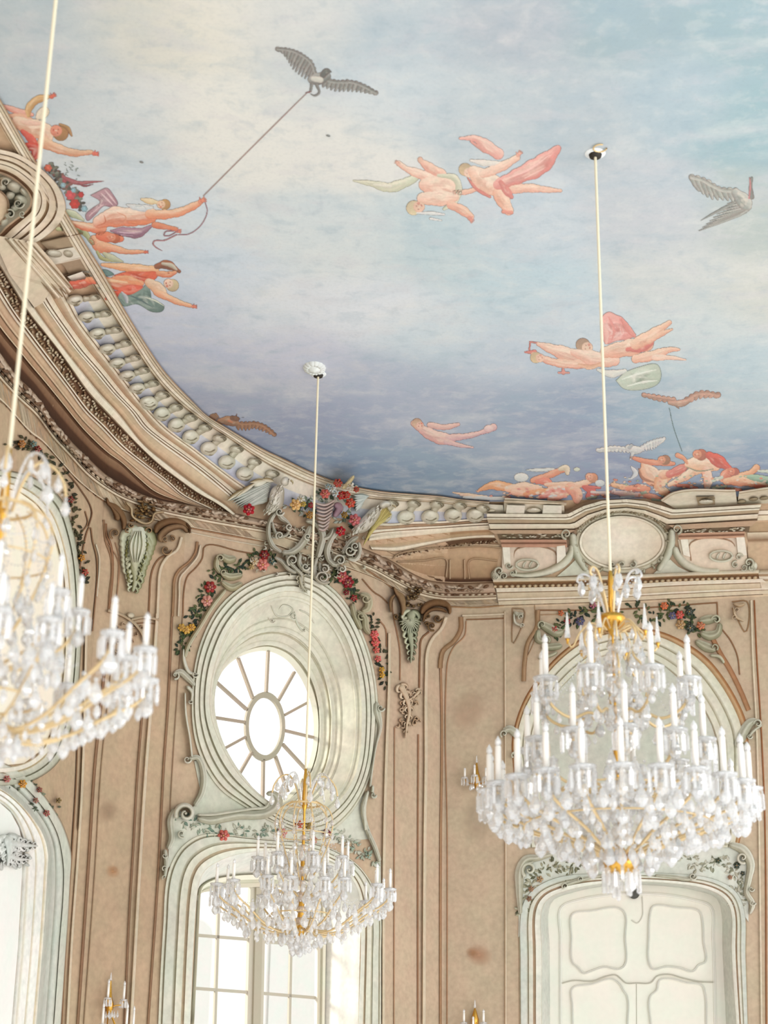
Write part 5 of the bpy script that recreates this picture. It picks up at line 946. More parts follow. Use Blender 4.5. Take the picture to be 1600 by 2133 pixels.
eagle('pale stone eagle with yellow-tinged folded wing on the right of the crest', [(*b1((1190,650))[0], 8), (*b1((1290,590))[0], 14), (*b1((1370,500))[0], 13), (*b1((1420,430))[0], 9)], [(*b1((1430,430))[0], 7), (*b1((1480,400))[0], 7), (*b1((1530,410))[0], 5)], [(wg, '#cfc17c', '#8d7f48'), (wg2, '#d9ddd6', '#96a09a')], [(*b1((1540,410))[0], 2.2), (*b1((1575,425))[0], 1.2), (*b1((1570,440))[0], .6)])
# ------------------------------------------------------------------ figures painted on the ceiling (flat fresco paint on the plaster)
import numpy as np
class Fig:
    """paints soft strokes on a small canvas, then lays the painted cells on the ceiling as one thin coloured skin"""
    def __init__(s, z, fade=.1):
        s.fade = fade
        s.z = z; q = z((0, 0), (1, 0)); s.k = 1/abs(q[1][0]-q[0][0]); s.ops = []; s.r = random.Random(int(z((3, 5))[0][0]*7))
    def col(s, c): return mixc(C(c), (.72, .68, .64), s.fade)
    def S(s, pts, ws, c1, c2=None):
        P = s.z(*pts); c1 = s.col(c1); c2 = s.col(c2) if c2 else shade(c1, .8)
        if not isinstance(ws, (list, tuple)): ws = [ws]*len(pts)
        Q = [(p[0], p[1], w/s.k) for p, w in zip(P, ws)]; L = plen(Q); wm = max(q[2] for q in Q); r = s.r
        q = cr(Q, max(6, int(L/1.2)+2))
        if wm > 3:
            ph = r.uniform(0, 6); q = [(x, y, w*(1+.07*math.sin(i*.23+ph)+.04*math.sin(i*.61+ph*2))) for i, (x, y, w) in enumerate(q)]
        s.ops.append((q, c1, c2, 1.0, .9 if wm > 2 else .6, wm > 2.5))
        if wm > 3.2:
            n = len(q)
            for i in range(int(2+L*wm/45)):
                l = r.randrange(max(3, n//6), max(4, n//2)+1); j = r.randrange(0, max(1, n-l)); e = r.uniform(-.7, .7); seg = q[j:j+l]; t = r.random()
                cc = mixc(c1, c2, (e+1)/2); cc = mixc(cc, (.93, .82, .68), .5) if t < .5-.35*e else mixc(cc, shade(c2, .72), .5) if t < .88 else mixc(cc, (.45, .46, .42), .25)
                dx, dy = seg[-1][0]-seg[0][0], seg[-1][1]-seg[0][1]; d = math.hypot(dx, dy) or 1; g = r.uniform(.12, .34)
                s.ops.append(([(x-dy/d*w*e*.8, y+dx/d*w*e*.8, max(.6, w*g*math.sin(math.pi*(.1+.8*m/len(seg))))) for m, (x, y, w) in enumerate(seg)], cc, cc, .5, 2.2, False))
    def B(s, c, rx, ry, c1, c2=None, a=0.):
        p = s.z(c)[0]; c1 = s.col(c1); c2 = s.col(c2) if c2 else shade(c1, .78); rx, ry = rx/s.k, ry/s.k
        if ry > rx: a += math.pi/2; rx, ry = ry, rx
        d = rx-ry; s.ops.append(([(p[0]+d*t*math.cos(a), p[1]+d*t*math.sin(a), ry*(1-.25*t*t)+.25*ry*t*t*0) for t in [-1+2*i/8 for i in range(9)]], c1, c2, 1.0, .8, ry > 2.5))
    def P(s, pts, c1, c2=None, la=-2.2):
        P = cr(list(s.z(*pts))+[s.z(pts[0])[0]], 61)[:-1]; c1 = s.col(c1); c2 = s.col(c2) if c2 else shade(c1, .75); s.ops.append(('poly', P, c1, c2, la)); r = s.r
        cx = sum(p[0] for p in P)/60; cy = sum(p[1] for p in P)/60; R = sum(math.dist(p, (cx, cy)) for p in P)/60
        for i in range(int(4+R/2)):   # folds of the cloth
            i0 = r.randrange(60); i1 = (i0+r.randrange(18, 36)) % 60; A, B = P[i0], P[i1]; u, v = r.uniform(.4, .9), r.uniform(.4, .9)
            x0, y0, x1, y1_ = cx+(A[0]-cx)*u, cy+(A[1]-cy)*u, cx+(B[0]-cx)*v, cy+(B[1]-cy)*v; k = r.uniform(-.25, .25); mx, my = (x0+x1)/2-(y1_-y0)*k, (y0+y1_)/2+(x1-x0)*k
            cc = mixc(c1, (.9, .86, .8), .4) if i % 2 else shade(c2, .75); s.ops.append((cr([(x0, y0, .5), (mx, my, max(1.2, R*.13)), (x1, y1_, .5)], 24), cc, cc, .38, 2.4, False))
    def face(s, c, r, a, skin='#f2c9ac', hair='#b98a58', dark='#a8604a'):
        """small painted head: hair, face, cheek, eye and mouth marks; a = direction of the crown"""
        x, y = c; ca, sa = math.cos(a), math.sin(a); u = lambda p, q: (x+r*(p*ca-q*sa), y+r*(p*sa+q*ca))
        s.B(u(.35, .1), r*.95, r*.8, hair, shade(C(hair), .65), a); s.B(u(-.2, -.1), r*.72, r*.62, skin, shade(C(skin), .8), a)
        s.B(u(-.35, .25), r*.2, r*.16, '#e28a72', None); s.B(u(0, -.3), r*.1, r*.07, dark); s.B(u(0, .12), r*.1, r*.07, dark); s.B(u(-.5, -.1), r*.07, r*.16, '#c4533f', None, a)
        s.B(u(-.22, -.12), r*.16, r*.06, '#f8ddc6', None, a)
    def hand(s, c, r, a, skin='#e79a7e'):
        x, y = c; s.B(c, r*.7, r*.55, skin, shade(C(skin), .8), a)
        for d in (-.75, -.3, .1, .5): s.S([(x+r*.3*math.cos(a+d), y+r*.3*math.sin(a+d)), (x+r*1.25*math.cos(a+d*.7), y+r*1.25*math.sin(a+d*.7))], [r*.2, r*.1], skin, '#c75d48')
        s.S([(x, y), (x+r*.9*math.cos(a-1.4), y+r*.9*math.sin(a-1.4))], [r*.22, r*.1], skin, '#c75d48')
    def folds(s, lines, c, w=3):
        for l in lines: s.S(l, [w*.4]+[w]*(len(l)-2)+[w*.3], c, c)
    def done(s, name, label):
        CS = 1.25; xs, ys = [], []
        for o in s.ops:
            for p in (o[1] if o[0] == 'poly' else o[0]): w = 0 if o[0] == 'poly' else p[2]; xs += [p[0]-w, p[0]+w]; ys += [p[1]-w, p[1]+w]
        x0, y0 = min(xs)-3, min(ys)-3; W = int((max(xs)+3-x0)/CS)+1; H = int((max(ys)+3-y0)/CS)+1
        X, Y = np.meshgrid(x0+np.arange(W)*CS, y0+np.arange(H)*CS); rgb = np.zeros((H, W, 3)); A = np.zeros((H, W))
        rs = np.random.RandomState(s.r.randrange(9999)); wob = sum(np.sin(X*f+p)*np.sin(Y*f*1.1+q)*g for f, p, q, g in ((.35, 1, 2, .5), (.8, 3, 1, .35), (1.7, 0, 4, .2)))
        for o in s.ops:
            if o[0] == 'poly':
                _, P, c1, c2, la = o; P = np.array([p[:2] for p in P]); ins = np.zeros((H, W), bool); D = np.full((H, W), 1e9)
                for i in range(len(P)):
                    a, b = P[i-1], P[i]
                    ins ^= ((a[1] > Y) != (b[1] > Y)) & (X < (b[0]-a[0])*(Y-a[1])/(b[1]-a[1]+1e-9)+a[0])
                    t = np.clip(((X-a[0])*(b[0]-a[0])+(Y-a[1])*(b[1]-a[1]))/(((b-a)**2).sum()+1e-9), 0, 1); D = np.minimum(D, np.hypot(X-a[0]-t*(b[0]-a[0]), Y-a[1]-t*(b[1]-a[1])))
                al = np.clip(np.where(ins, D, -D)/1.2+.5, 0, 1); c = P.mean(0); R = np.hypot(*(P-c).T).max(); u = np.clip(.5-.5*((X-c[0])*math.cos(la)+(Y-c[1])*math.sin(la))/R+.12*wob, 0, 1)[..., None]
                colr = np.array(c1)*(1-u)+np.array(c2)*u; colr = colr*(1-.14*np.clip(1-D/4, 0, 1))[..., None]; rgb = rgb*(1-al[..., None])+colr*al[..., None]; A = np.maximum(A, al); continue
            q, c1, c2, op, soft, rnd_ = o; q = np.array(q); wmx = q[:, 2].max()+2
            i0 = max(0, int((q[:, 0].min()-wmx-x0)/CS)); i1 = min(W, int((q[:, 0].max()+wmx-x0)/CS)+2); j0 = max(0, int((q[:, 1].min()-wmx-y0)/CS)); j1 = min(H, int((q[:, 1].max()+wmx-y0)/CS)+2)
            if i1 <= i0 or j1 <= j0: continue
            x, y = X[j0:j1, i0:i1], Y[j0:j1, i0:i1]; T_ = np.gradient(q[:, :2], axis=0); T_ /= np.hypot(T_[:, 0], T_[:, 1])[:, None]+1e-9
            dx = x[..., None]-q[:, 0]; dy = y[..., None]-q[:, 1]; d = np.hypot(dx, dy)-q[:, 2]; k = d.argmin(-1)[..., None]
            dm = np.take_along_axis(d, k, -1)[..., 0]; k2 = k[..., 0]; w = np.maximum(.4, q[k2, 2]); sd = (-(T_[k2, 1])*(x-q[k2, 0])+T_[k2, 0]*(y-q[k2, 1]))/w
            al = op*np.clip(-dm/soft+.5 if rnd_ or op == 1 else -dm/soft, 0, 1); u = np.clip((sd+1)/2+(.1*wob[j0:j1, i0:i1] if rnd_ else 0), 0, 1)[..., None]; colr = np.array(c1)*(1-u)+np.array(c2)*u
            if rnd_: e = np.clip(1+dm/np.minimum(w, 4.5), 0, 1)[..., None]**2; ee = e*(.26-.5*s.fade if s.fade < .3 else .12); colr = colr*(1-ee)+np.array((.42, .14, .08))*ee*.85
            R_ = rgb[j0:j1, i0:i1]; a = al[..., None]; rgb[j0:j1, i0:i1] = R_*(1-a)+colr*a
            if op == 1: A[j0:j1, i0:i1] = np.maximum(A[j0:j1, i0:i1], al)
        rgb = np.clip(rgb*(1+.035*wob+rs.normal(0, .02, (H, W)))[..., None], 0, 1); m = MB(); idx = -np.ones((H, W), int); vis = A > .02
        cell = vis[:-1, :-1] | vis[1:, :-1] | vis[:-1, 1:] | vis[1:, 1:]; need = np.zeros((H, W), bool); need[:-1, :-1] |= cell; need[1:, :-1] |= cell; need[:-1, 1:] |= cell; need[1:, 1:] |= cell
        Ad = np.maximum(A, .001)
        for j, i in zip(*np.nonzero(need)):
            idx[j, i] = len(m.v); c = rgb[j, i] if A[j, i] > .02 else rgb[max(0, j-1):j+2, max(0, i-1):i+2].reshape(-1, 3).max(0); p = lift(X[j, i], Y[j, i], .0025); p = lift(X[j, i], Y[j, i], .1) if p.z < HC-.012 and X[j, i] < 420 else p; m.v.append(tuple(p)); m.c.append((float(c[0]), float(c[1]), float(c[2]), float(A[j, i]*.93)))
        for j, i in zip(*np.nonzero(cell)): m.f.append((int(idx[j, i]), int(idx[j, i+1]), int(idx[j+1, i+1]), int(idx[j+1, i])))
        o = m.build(name, M_FRESCO, ceiling); o['label'] = label; return o
FL, FM, FD, RE, CO = '#f4d6bb', '#eab593', '#dd7f58', '#d23a24', '#e86f52'
f = Fig(z1)
f.S([(20,225),(120,262),(215,285)], [12,22,14], '#eebfae', '#d98a78'); f.S([(60,290),(140,300),(200,320)], [10,26,20], '#e8b79a', '#dba07e')
f.S([(190,290),(190,250),(240,190),(320,165)], [14,22,26,16], '#e3bd85', '#b98a4e'); f.S([(255,300),(290,270),(310,250)], [20,34,16], '#efe4cf', '#ddd0b6')
f.S([(110,330),(200,370),(300,400),(320,440)], [34,55,56,30], '#f0dcc4', '#d99a78'); f.S([(140,330),(200,340),(260,345)], [8,18,12], '#f3d2bf', '#e8baa6')
f.face((385,400), 62, .2, '#e9987c', '#b0824c'); f.S([(400,350),(450,375),(478,425)], [8,14,6], '#c79c62', '#86592f')
f.S([(290,470),(400,515),(500,540),(610,535)], [38,30,24,14], '#f0cfae', '#cf8a66'); f.hand((628,545), 26, .15, '#e27460'); f.hand((345,165), 26, -.5, '#dc6a50')
f.S([(150,395),(200,440),(235,490)], [14,26,22], '#e66a56', '#c8392c'); f.S([(110,530),(180,500),(245,510),(230,560),(170,585)], [6,26,34,26,10], '#de4630', '#b0261a'); f.S([(190,575),(240,600)], [10,8], '#a83030')
f.done('painted_figure', 'painted man with raised arm, laurel crown and red drapery leaning from the upper left balustrade')
f = Fig(z1); r = random.Random(31)
for i in range(150):
    t = r.random(); x, y = 330+200*t+r.uniform(-28, 28), 640+260*t+r.uniform(-34, 34); a = r.uniform(-1.6, .3); f.S([(x, y), (x+14*math.cos(a), y+14*math.sin(a)), (x+30*math.cos(a), y+30*math.sin(a))], [2, 10, 2], r.choice(('#47554a', '#5e6b5c', '#7c8a7c', '#39433d', '#8b5a54')))
for i in range(16): x, y = r.uniform(380, 520), r.uniform(600, 720); f.S([(x, y), (x+r.uniform(-20, 20), y+r.uniform(-12, 12))], [3, 1.5], '#98a8a2')
for c, rr, q in (((320,640),30,CO),((470,820),40,'#d9505a'),((540,818),24,'#c4222c'),((498,880),40,'#cc2a22'),((420,755),22,'#9ac4cf'),((490,788),20,'#8fbcc9'),((562,912),26,'#93c2d2'),((430,725),18,'#a5484e')):
    for k in range(6):
        a = k*1.05; f.B((c[0]+rr*.45*math.cos(a), c[1]+rr*.45*math.sin(a)), rr*.5, rr*.38, q, shade(C(q), .65), a)
    f.B(c, rr*.28, rr*.28, shade(C(q), 1.25), q)
f.S([(420,700),(520,740),(600,735),(690,728)], [10,14,9,2], '#b0606a', '#8d4450'); f.S([(520,740),(560,760),(620,750)], [4,6,2], '#8d4450')
f.done('painted_bouquet', 'painted bouquet of red and pale blue flowers behind the upper left volute')
f = Fig(b6)
f.P([(330,130),(410,90),(500,55),(560,120),(610,225),(540,250),(470,240),(380,330),(300,390),(280,330),(350,260),(430,200)], '#c9a3ab', '#94697c')
f.folds([[(440,110),(500,170),(560,230)], [(320,340),(390,270),(470,220)], [(480,80),(540,150),(590,215)]], '#dfc3c8', 10); f.folds([[(350,300),(420,240)], [(420,130),(470,190)]], '#835a6c', 7)
f.S([(100,300),(180,330),(260,380)], [30,34,10], '#e0e4cc', '#9fae86'); f.S([(0,470),(130,470),(260,500),(350,610)], [20,34,30,22], '#c9cda0', '#8e9660')
f.S([(60,395),(180,420),(300,450),(430,460)], [18,32,44,60], '#f2c7a4', '#dd6a42'); f.S([(130,400),(260,425),(350,450)], [6,12,8], '#f7ddc4', '#f2c9a8')
f.S([(540,490),(680,500),(820,510),(950,440)], [10,48,46,10], '#b68da2', '#7f566f'); f.folds([[(600,500),(720,510),(850,500)], [(640,530),(760,540)]], '#cfb0c0', 8)
f.S([(420,400),(560,350),(760,350),(920,330),(1010,330)], [60,95,88,75,40], '#f9e2cf', '#e1764c'); f.S([(500,300),(650,290),(820,290),(950,290)], [10,26,22,8], '#fbeadb', '#f4d4bd')
f.S([(720,400),(850,410),(980,390)], [8,24,10], '#e58f66', '#dc7a50'); f.S([(600,300),(690,350),(680,400)], [3,6,3], '#e9a887'); f.S([(400,440),(480,400),(470,330)], [4,7,3], '#d97a55')
f.S([(850,170),(930,190),(1000,200)], [14,30,20], '#efe0c0', '#d9c191'); f.face((1060,225), 68, -.3, '#f2cfae', '#c99a5e')
f.S([(700,225),(780,250),(880,260),(960,250)], [8,30,34,12], '#e9ecea', '#c9d2d8'); f.folds([[(740,230),(820,240),(900,225)], [(780,275),(860,290),(940,270)], [(820,215),(880,250),(900,290)]], '#b5bec6', 4)
f.S([(930,320),(1080,325),(1230,300),(1350,250),(1430,210)], [48,46,42,38,28], '#f4cfae', '#e08258'); f.hand((1445,195), 48, -.4, '#ee9d7c')
f.S([(980,430),(1090,450),(1190,470)], [34,26,20], '#e59a74', '#cf6a48'); f.hand((1205,490), 36, .2, '#dd8468')
f.S([(1490,200),(1512,290),(1450,430),(1330,520),(1210,530)], [5,5,5,5,4], '#b78590', '#8f6270'); f.S([(1215,490),(1120,540),(1075,535),(1090,500),(1170,490)], 6, '#a8727e', '#7f525f'); f.S([(1200,530),(1080,585),(975,595),(965,620),(1000,660),(1055,690)], [7,7,7,7,6,3], '#c08c90', '#94606a')
f.done('painted_figure', 'painted nude youth in mauve drapery stretching out to hold the string of the grey eagle')
f = Fig(lambda *p: list(p)); f.S([(424,408),(530,302),(639,194)], 1.1, '#b2908a', '#9a8078'); f.done('painted_string', 'thin painted string running from the youth to the grey eagle')
f = Fig(b6)
f.S([(370,580),(430,640),(520,670)], [50,64,40], '#f3c8a4', '#dd8258'); f.S([(420,540),(520,555),(640,570)], [40,52,30], '#ee9068', '#d65f3c'); f.face((560,560), 62, 0, '#ee9a78', '#cf6a40')
f.S([(430,650),(560,665),(700,700),(860,700)], [50,40,26,18], '#f1c29c', '#d77a54'); f.hand((885,705), 28, 0, '#dd6e50'); f.S([(470,720),(560,770),(660,800)], [20,34,6], '#d6d8ba', '#96a080'); f.S([(400,700),(440,760),(560,800)], [14,20,6], '#c8c890', '#8c8f58')
f.done('painted_figure', 'painted small child pointing right beneath the nude youth at the upper left')
f = Fig(b6)
f.S([(250,900),(340,905),(480,900)], [4,10,20], '#8a8f84', '#6c756c'); f.P([(330,940),(400,895),(490,880),(570,930),(470,955),(380,960)], '#86aaa6', '#4e7674')
f.S([(450,830),(620,850),(800,870),(980,890)], [16,36,44,44], '#f4cda2', '#e59a68'); f.P([(560,940),(700,900),(880,900),(1000,905),(1010,950),(920,1010),(780,1000),(660,970)], '#ea7c56', '#d9502e')
f.folds([[(640,930),(760,960),(880,990)], [(720,910),(840,950),(940,970)]], '#c33c1e', 7); f.S([(560,960),(700,970),(850,1020)], [10,30,24], '#f0b98c', '#dc7c50')
f.S([(1000,850),(1100,830),(1230,900)], [26,44,16], '#a9623c', '#6b3a22'); f.S([(1060,820),(1150,840),(1200,880)], [14,22,10], '#dcd8c8', '#9a8f7a'); f.S([(1020,920),(1120,930),(1190,910)], [26,34,14], '#efb58c', '#cf6a44'); f.B((1120,915), 14, 6, '#b04a30')
f.S([(140,1040),(220,1030),(330,1005)], [44,44,30], '#de5836', '#a8300f'); f.S([(310,985),(460,1000),(620,1030),(800,1050)], [30,44,60,50], '#f0a878', '#d84a24'); f.S([(360,975),(520,990),(700,1010)], [6,16,8], '#f8dcb8', '#efb88c')
f.P([(620,1060),(740,1030),(870,1060),(800,1120),(690,1135),(610,1110)], '#ee7c60', '#dc4226'); f.S([(640,1100),(740,1110),(830,1080)], [10,16,8], '#f0907a', '#e25a40')
f.S([(490,1175),(560,1140),(640,1110)], [16,34,26], '#e8603e', '#cc3c1e')
f.P([(390,1050),(450,1080),(550,1110),(470,1105)], '#9fc2c4', '#5f8488'); f.P([(600,1170),(640,1110),(700,1140),(840,1080),(900,1030),(940,1110),(940,1180),(880,1160),(1080,1250),(1060,1300),(960,1310),(800,1230),(660,1250)], '#92aca2', '#54706c')
f.folds([[(880,1160),(980,1190),(1080,1250)]], '#d6dccb', 9); f.folds([[(720,1140),(800,1170),(960,1260)], [(640,1180),(680,1230)]], '#4e686c', 8); f.S([(650,1110),(690,1160),(700,1210)], [10,20,12], '#d6dde0', '#8798a8')
f.S([(920,1010),(1000,1060),(1060,1110)], [40,60,44], '#f1dcc2', '#d9a27c'); f.face((1135,1030), 78, .1, '#f5d5be', '#d9c69c')
f.S([(1000,1110),(1110,1160),(1220,1210),(1340,1245)], [38,34,28,20], '#f3cfaa', '#dd8a62'); f.hand((1370,1255), 32, .1, '#e88a6e')
f.done('painted_figure', 'painted pair of youths in vermilion and sea green drapery leaning over the upper balustrade')
def bird(z, label, wings, body, head, c1, c2, nf=9, extra=()):
    f = Fig(z)
    for top, tipl in wings:
        P = cr(top, nf); Q = cr(tipl, nf)
        for i, (a, b) in enumerate(zip(P, Q)):
            w = .55*plen(P)/nf; f.S([a, ((a[0]+b[0])/2, (a[1]+b[1])/2), b], [w*1.1, w, w*.35], c1 if i % 2 else mixc(C(c1), C(c2), .35), c2)
        f.S([p for p in P[::2]]+[P[-1]], .35*plen(P)/nf, c2, c1)
    f.S(*body, c1, c2); f.S(*head, c2, shade(C(c2), .8))
    for e in extra: f.S(*e)
    return f.done('painted_bird', label)
bird(b5, 'painted grey eagle with spread wings near the top of the painted sky', [([(680,85),(780,95),(880,140),(950,200),(975,270)], [(700,95),(760,170),(800,240),(870,300),(950,345)]), ([(1060,330),(1160,350),(1250,345),(1350,375),(1460,432)], [(1040,385),(1140,418),(1230,418),(1320,425),(1440,438)])],
  ([(950,330),(1010,320),(1070,300)], [26,50,30]), ([(1040,290),(1070,262),(1105,265)], [24,24,4]), '#a9adA9', '#5e6361', 13, (([(950,365),(942,420)], [14,8], '#8b8f8c', '#5e6361'), ([(990,370),(1010,430),(975,455),(940,440)], [12,9,7,3], '#8b8f8c', '#5e6361'), ([(905,432),(935,425)], [4,6], '#7d3c40', '#7d3c40'), ([(960,320),(1020,330)], [20,22], '#dcdcd2', '#b9bcb4')))
bird(z2, 'painted grey heron-like bird diving at the right edge of the painted sky', [([(1318,212),(1370,228),(1420,258),(1480,262)], [(1345,262),(1390,290),(1440,295),(1490,305)]), ([(1535,290),(1530,330),(1500,350)], [(1450,310),(1400,360),(1345,410)])],
  ([(1480,270),(1510,300),(1525,320)], [16,26,16]), ([(1540,285),(1536,250),(1540,215)], [10,6,5]), '#c3c5bd', '#7f8580', 9, (([(1530,290),(1535,240),(1532,214)], [3,3,2], '#c98a8a', '#a86a6c'), ([(1470,310),(1400,345),(1352,372)], [6,4,1], '#9a9f9a', '#7f8580')))
bird(z2, 'painted russet bird with spread wings below the pink cloud group', [([(1250,1035),(1210,1030),(1140,1018)], [(1255,1048),(1200,1040),(1150,1022)]), ([(1300,1035),(1345,1012),(1415,1018)], [(1300,1050),(1350,1030),(1400,1024)])], ([(1235,1048),(1275,1050),(1310,1040)], [6,13,6]), ([(1262,1060),(1270,1068)], [4,2]), '#d6ab98', '#98796a', 7)
bird(a2, 'painted brown bird with one long outstretched wing beside the balustrade rail', [([(1040,650),(1150,655),(1250,650),(1350,690),(1450,775)], [(1050,720),(1150,725),(1220,705),(1320,735),(1430,772)]), ([(720,600),(740,560),(800,540)], [(790,620),(820,610),(840,590)])],
  ([(830,630),(930,620),(1030,650)], [26,52,34]), ([(980,590),(1030,600),(1060,600)], [24,26,6]), '#bb8c68', '#7a5238', 11, (([(1020,580),(1035,540)], [8,2], '#8b5e40', '#7a5238'), ([(1050,590),(1110,585)], [3,1], '#7a5238', '#7a5238'), ([(940,620),(980,640)], [14,10], '#d98e66', '#b4704a')))
bird(z5, 'painted white dove with spread wings at the right above the clouds of figures', [([(930,195),(870,188),(790,200)], [(935,212),(880,208),(810,206)]), ([(1000,185),(1045,160),(1105,145)], [(1010,205),(1055,195),(1085,170)])], ([(935,190),(965,200),(1005,198)], [16,20,8]), ([(940,188),(950,178)], [9,8]), '#eceae4', '#b9bfc4', 8, (([(955,215),(945,245)], [10,4], '#dfe0de', '#b4bac0'),))
f = Fig(z5); f.S([(1130,0),(1150,90),(1190,205)], 1.6, '#7f9a98', '#6d8886'); f.done('painted_string', 'thin painted string from the russet bird down to the right crowd')
f = Fig(z2, .3)
f.S([(65,225),(130,235),(200,250),(250,235),(295,215)], [3,11,18,18,12], '#e3e6cd', '#b9c0a0'); f.S([(140,240),(200,245)], [3,7], '#f0efdc')
f.S([(232,160),(260,180),(310,200),(380,225)], [9,11,18,24], '#f6dcc8', '#e39c80'); f.hand((232,160), 12, -2.6, '#eeb79c'); f.S([(312,150),(345,175),(390,200)], [9,17,18], '#f4cdb4', '#df8e74'); f.B((312,147), 10, 12, '#efb89e')
f.S([(330,240),(400,250),(440,270)], [26,38,22], '#f6d9c2', '#e0957a'); f.S([(380,205),(440,215),(455,250),(440,300),(400,330)], [6,12,12,12,6], '#dfe2c8', '#aeb493'); f.S([(320,290),(380,290),(440,285)], [20,28,16], '#f7ddc8', '#e8a98c'); f.face((300,322), 34, 2.6, '#f2bea0', '#e3cf9e')
f.S([(425,315),(465,332),(500,358)], [15,17,13], '#f3c6a8', '#dc8464'); f.hand((495,364), 15, .9, '#dd7f66'); f.S([(300,345),(350,345),(400,350)], [3,7,4], '#ecedea', '#cfd6da'); f.S([(350,365),(390,372)], [5,3], '#ecedea', '#cfd6da')
f.done('painted_cherub', 'painted cherub with pale green ribbon tumbling head down, left of the flying pair')
f = Fig(z2, .3)
f.S([(460,68),(520,70),(555,95),(600,125)], [5,13,22,20], '#f2c3b4', '#dd8272'); f.S([(500,80),(550,115)], [4,8], '#e28f80'); f.S([(500,150),(560,160),(610,160)], [5,12,6], '#efe9de', '#d5cfc8')
f.face((488,190), 30, -2.8, '#f4cdb2', '#cfae78'); f.S([(510,190),(550,225),(600,250)], [22,38,32], '#f8e0ca', '#e6a586'); f.B((570,240), 18, 15, '#f9e4d0', '#ecb899'); f.S([(545,200),(610,175),(670,140)], [16,17,12], '#f6dac2', '#e39f84'); f.hand((675,130), 15, -.8, '#eda58a')
f.S([(440,268),(490,265),(530,250)], [8,10,8], '#f1c2a6', '#df967a'); f.S([(488,215),(520,255),(570,285)], [3,6,5], '#da5f4c', '#c04636')
f.S([(600,270),(620,300),(640,335)], [22,24,17], '#f6d2b6', '#e2926e'); f.S([(620,340),(650,343)], 7, '#e8866c'); f.S([(650,255),(720,252),(780,258),(832,262)], [18,16,11,6], '#f3cab0', '#e0977c')
f.S([(600,240),(680,205),(760,165),(822,105)], [20,28,34,12], '#efa297', '#d2584c'); f.S([(610,230),(630,260),(650,285)], [8,14,8], '#dc6a5c', '#c24a40'); f.folds([[(640,215),(720,180),(790,130)], [(700,215),(770,180)]], '#f5bdb2', 5)
f.done('painted_cherub', 'painted cherub with coral scarf flying beside the head down cherub')
f = Fig(z2, .3)
f.P([(978,750),(990,722),(1012,710),(1040,722),(1060,730),(1072,752),(1088,778),(1112,795),(1085,812),(1040,818),(1000,830),(985,800)], '#f0a59c', '#dc7268'); f.S([(1060,740),(1080,770),(1105,800)], [6,12,6], '#e58478', '#d0564c'); f.S([(985,750),(1000,790),(1000,825)], [6,10,6], '#f4bcb0', '#e08a80'); f.folds([[(1010,730),(1030,780),(1020,820)], [(1050,735),(1060,790)]], '#e07a70', 5)
f.S([(718,822),(760,828),(830,850),(900,865)], [3,4,4,3], '#cf5a48', '#a83c30'); f.S([(720,822),(716,850)], 3, '#cf5a48'); f.S([(700,860),(735,860)], [3,9], '#e2604c', '#b83c2c'); f.S([(840,915),(842,935)], [3,8], '#dd7868'); f.S([(825,936),(862,936)], 4, '#e08878')
f.S([(750,830),(820,855),(900,880),(990,890)], [8,22,28,26], '#f6d8c2', '#de8f72'); f.S([(730,868),(800,895),(880,905),(960,905)], [8,14,16,10], '#f2c6aa', '#d9805f'); f.face((750,880), 26, 2.9, '#f2c4a6', '#dcbd86'); f.face((925,838), 32, 3.3, '#f2c8a8', '#a87a4a')
f.S([(880,860),(960,885),(1030,890)], [12,28,22], '#f8dfca', '#e0967a'); f.S([(990,900),(940,915),(900,905)], [6,9,5], '#e9b590', '#c8885a')
f.S([(1000,860),(1080,845),(1150,830)], [22,30,24], '#f6d6bc', '#e08d68'); f.S([(1080,850),(1140,842),(1170,825)], [8,15,8], '#e2503a', '#c23420'); f.S([(1110,830),(1170,795),(1235,750)], [22,20,8], '#f5cfb0', '#df8f68'); f.S([(1160,820),(1210,790),(1245,775)], [10,9,4], '#f2c7a6', '#dc8a64')
f.S([(1110,885),(1180,870),(1240,850),(1270,850)], [16,18,10,5], '#f4cdb0', '#e2906e'); f.S([(1180,880),(1240,880),(1295,888)], [12,8,3], '#f4d8c4', '#e8b498')
f.S([(970,925),(1020,940),(1070,930)], [5,14,8], '#e9e8e0', '#c5cac8'); f.P([(1036,965),(1070,935),(1120,915),(1190,905),(1205,940),(1195,975),(1130,1000),(1065,995)], '#cbd9c8', '#94a892'); f.folds([[(1060,960),(1120,940),(1185,925)], [(1080,985),(1140,970),(1190,965)]], '#e4ebe0', 4)
f.done('painted_cherub', 'painted cluster of flying cherubs with rose cloak crossed by the right chandelier cord')
f = Fig(lambda *p: list(p))
f.S([(862,882),(885,898),(915,912),(940,915)], [6,10,13,9], '#f2d3c8', '#cf9a96'); f.face((873,884), 13, 3.4, '#f0c8b8', '#dcb79c'); f.S([(895,885),(925,890),(955,884)], [6,6,4], '#f2d0c4', '#cfa09c'); f.S([(935,912),(975,908),(1005,900),(1028,890)], [8,6,5,8], '#f1cdc4', '#c9a0a8'); f.S([(930,920),(960,928),(985,932)], [6,4,2], '#efcfc6', '#c9a0a8'); f.B((1018,893), 12, 8, '#f2d8d2', '#d0aeb2')
f.done('painted_cherub', 'small faint pink painted cherub floating alone in the blue lower sky')
f = Fig(z5, .22)
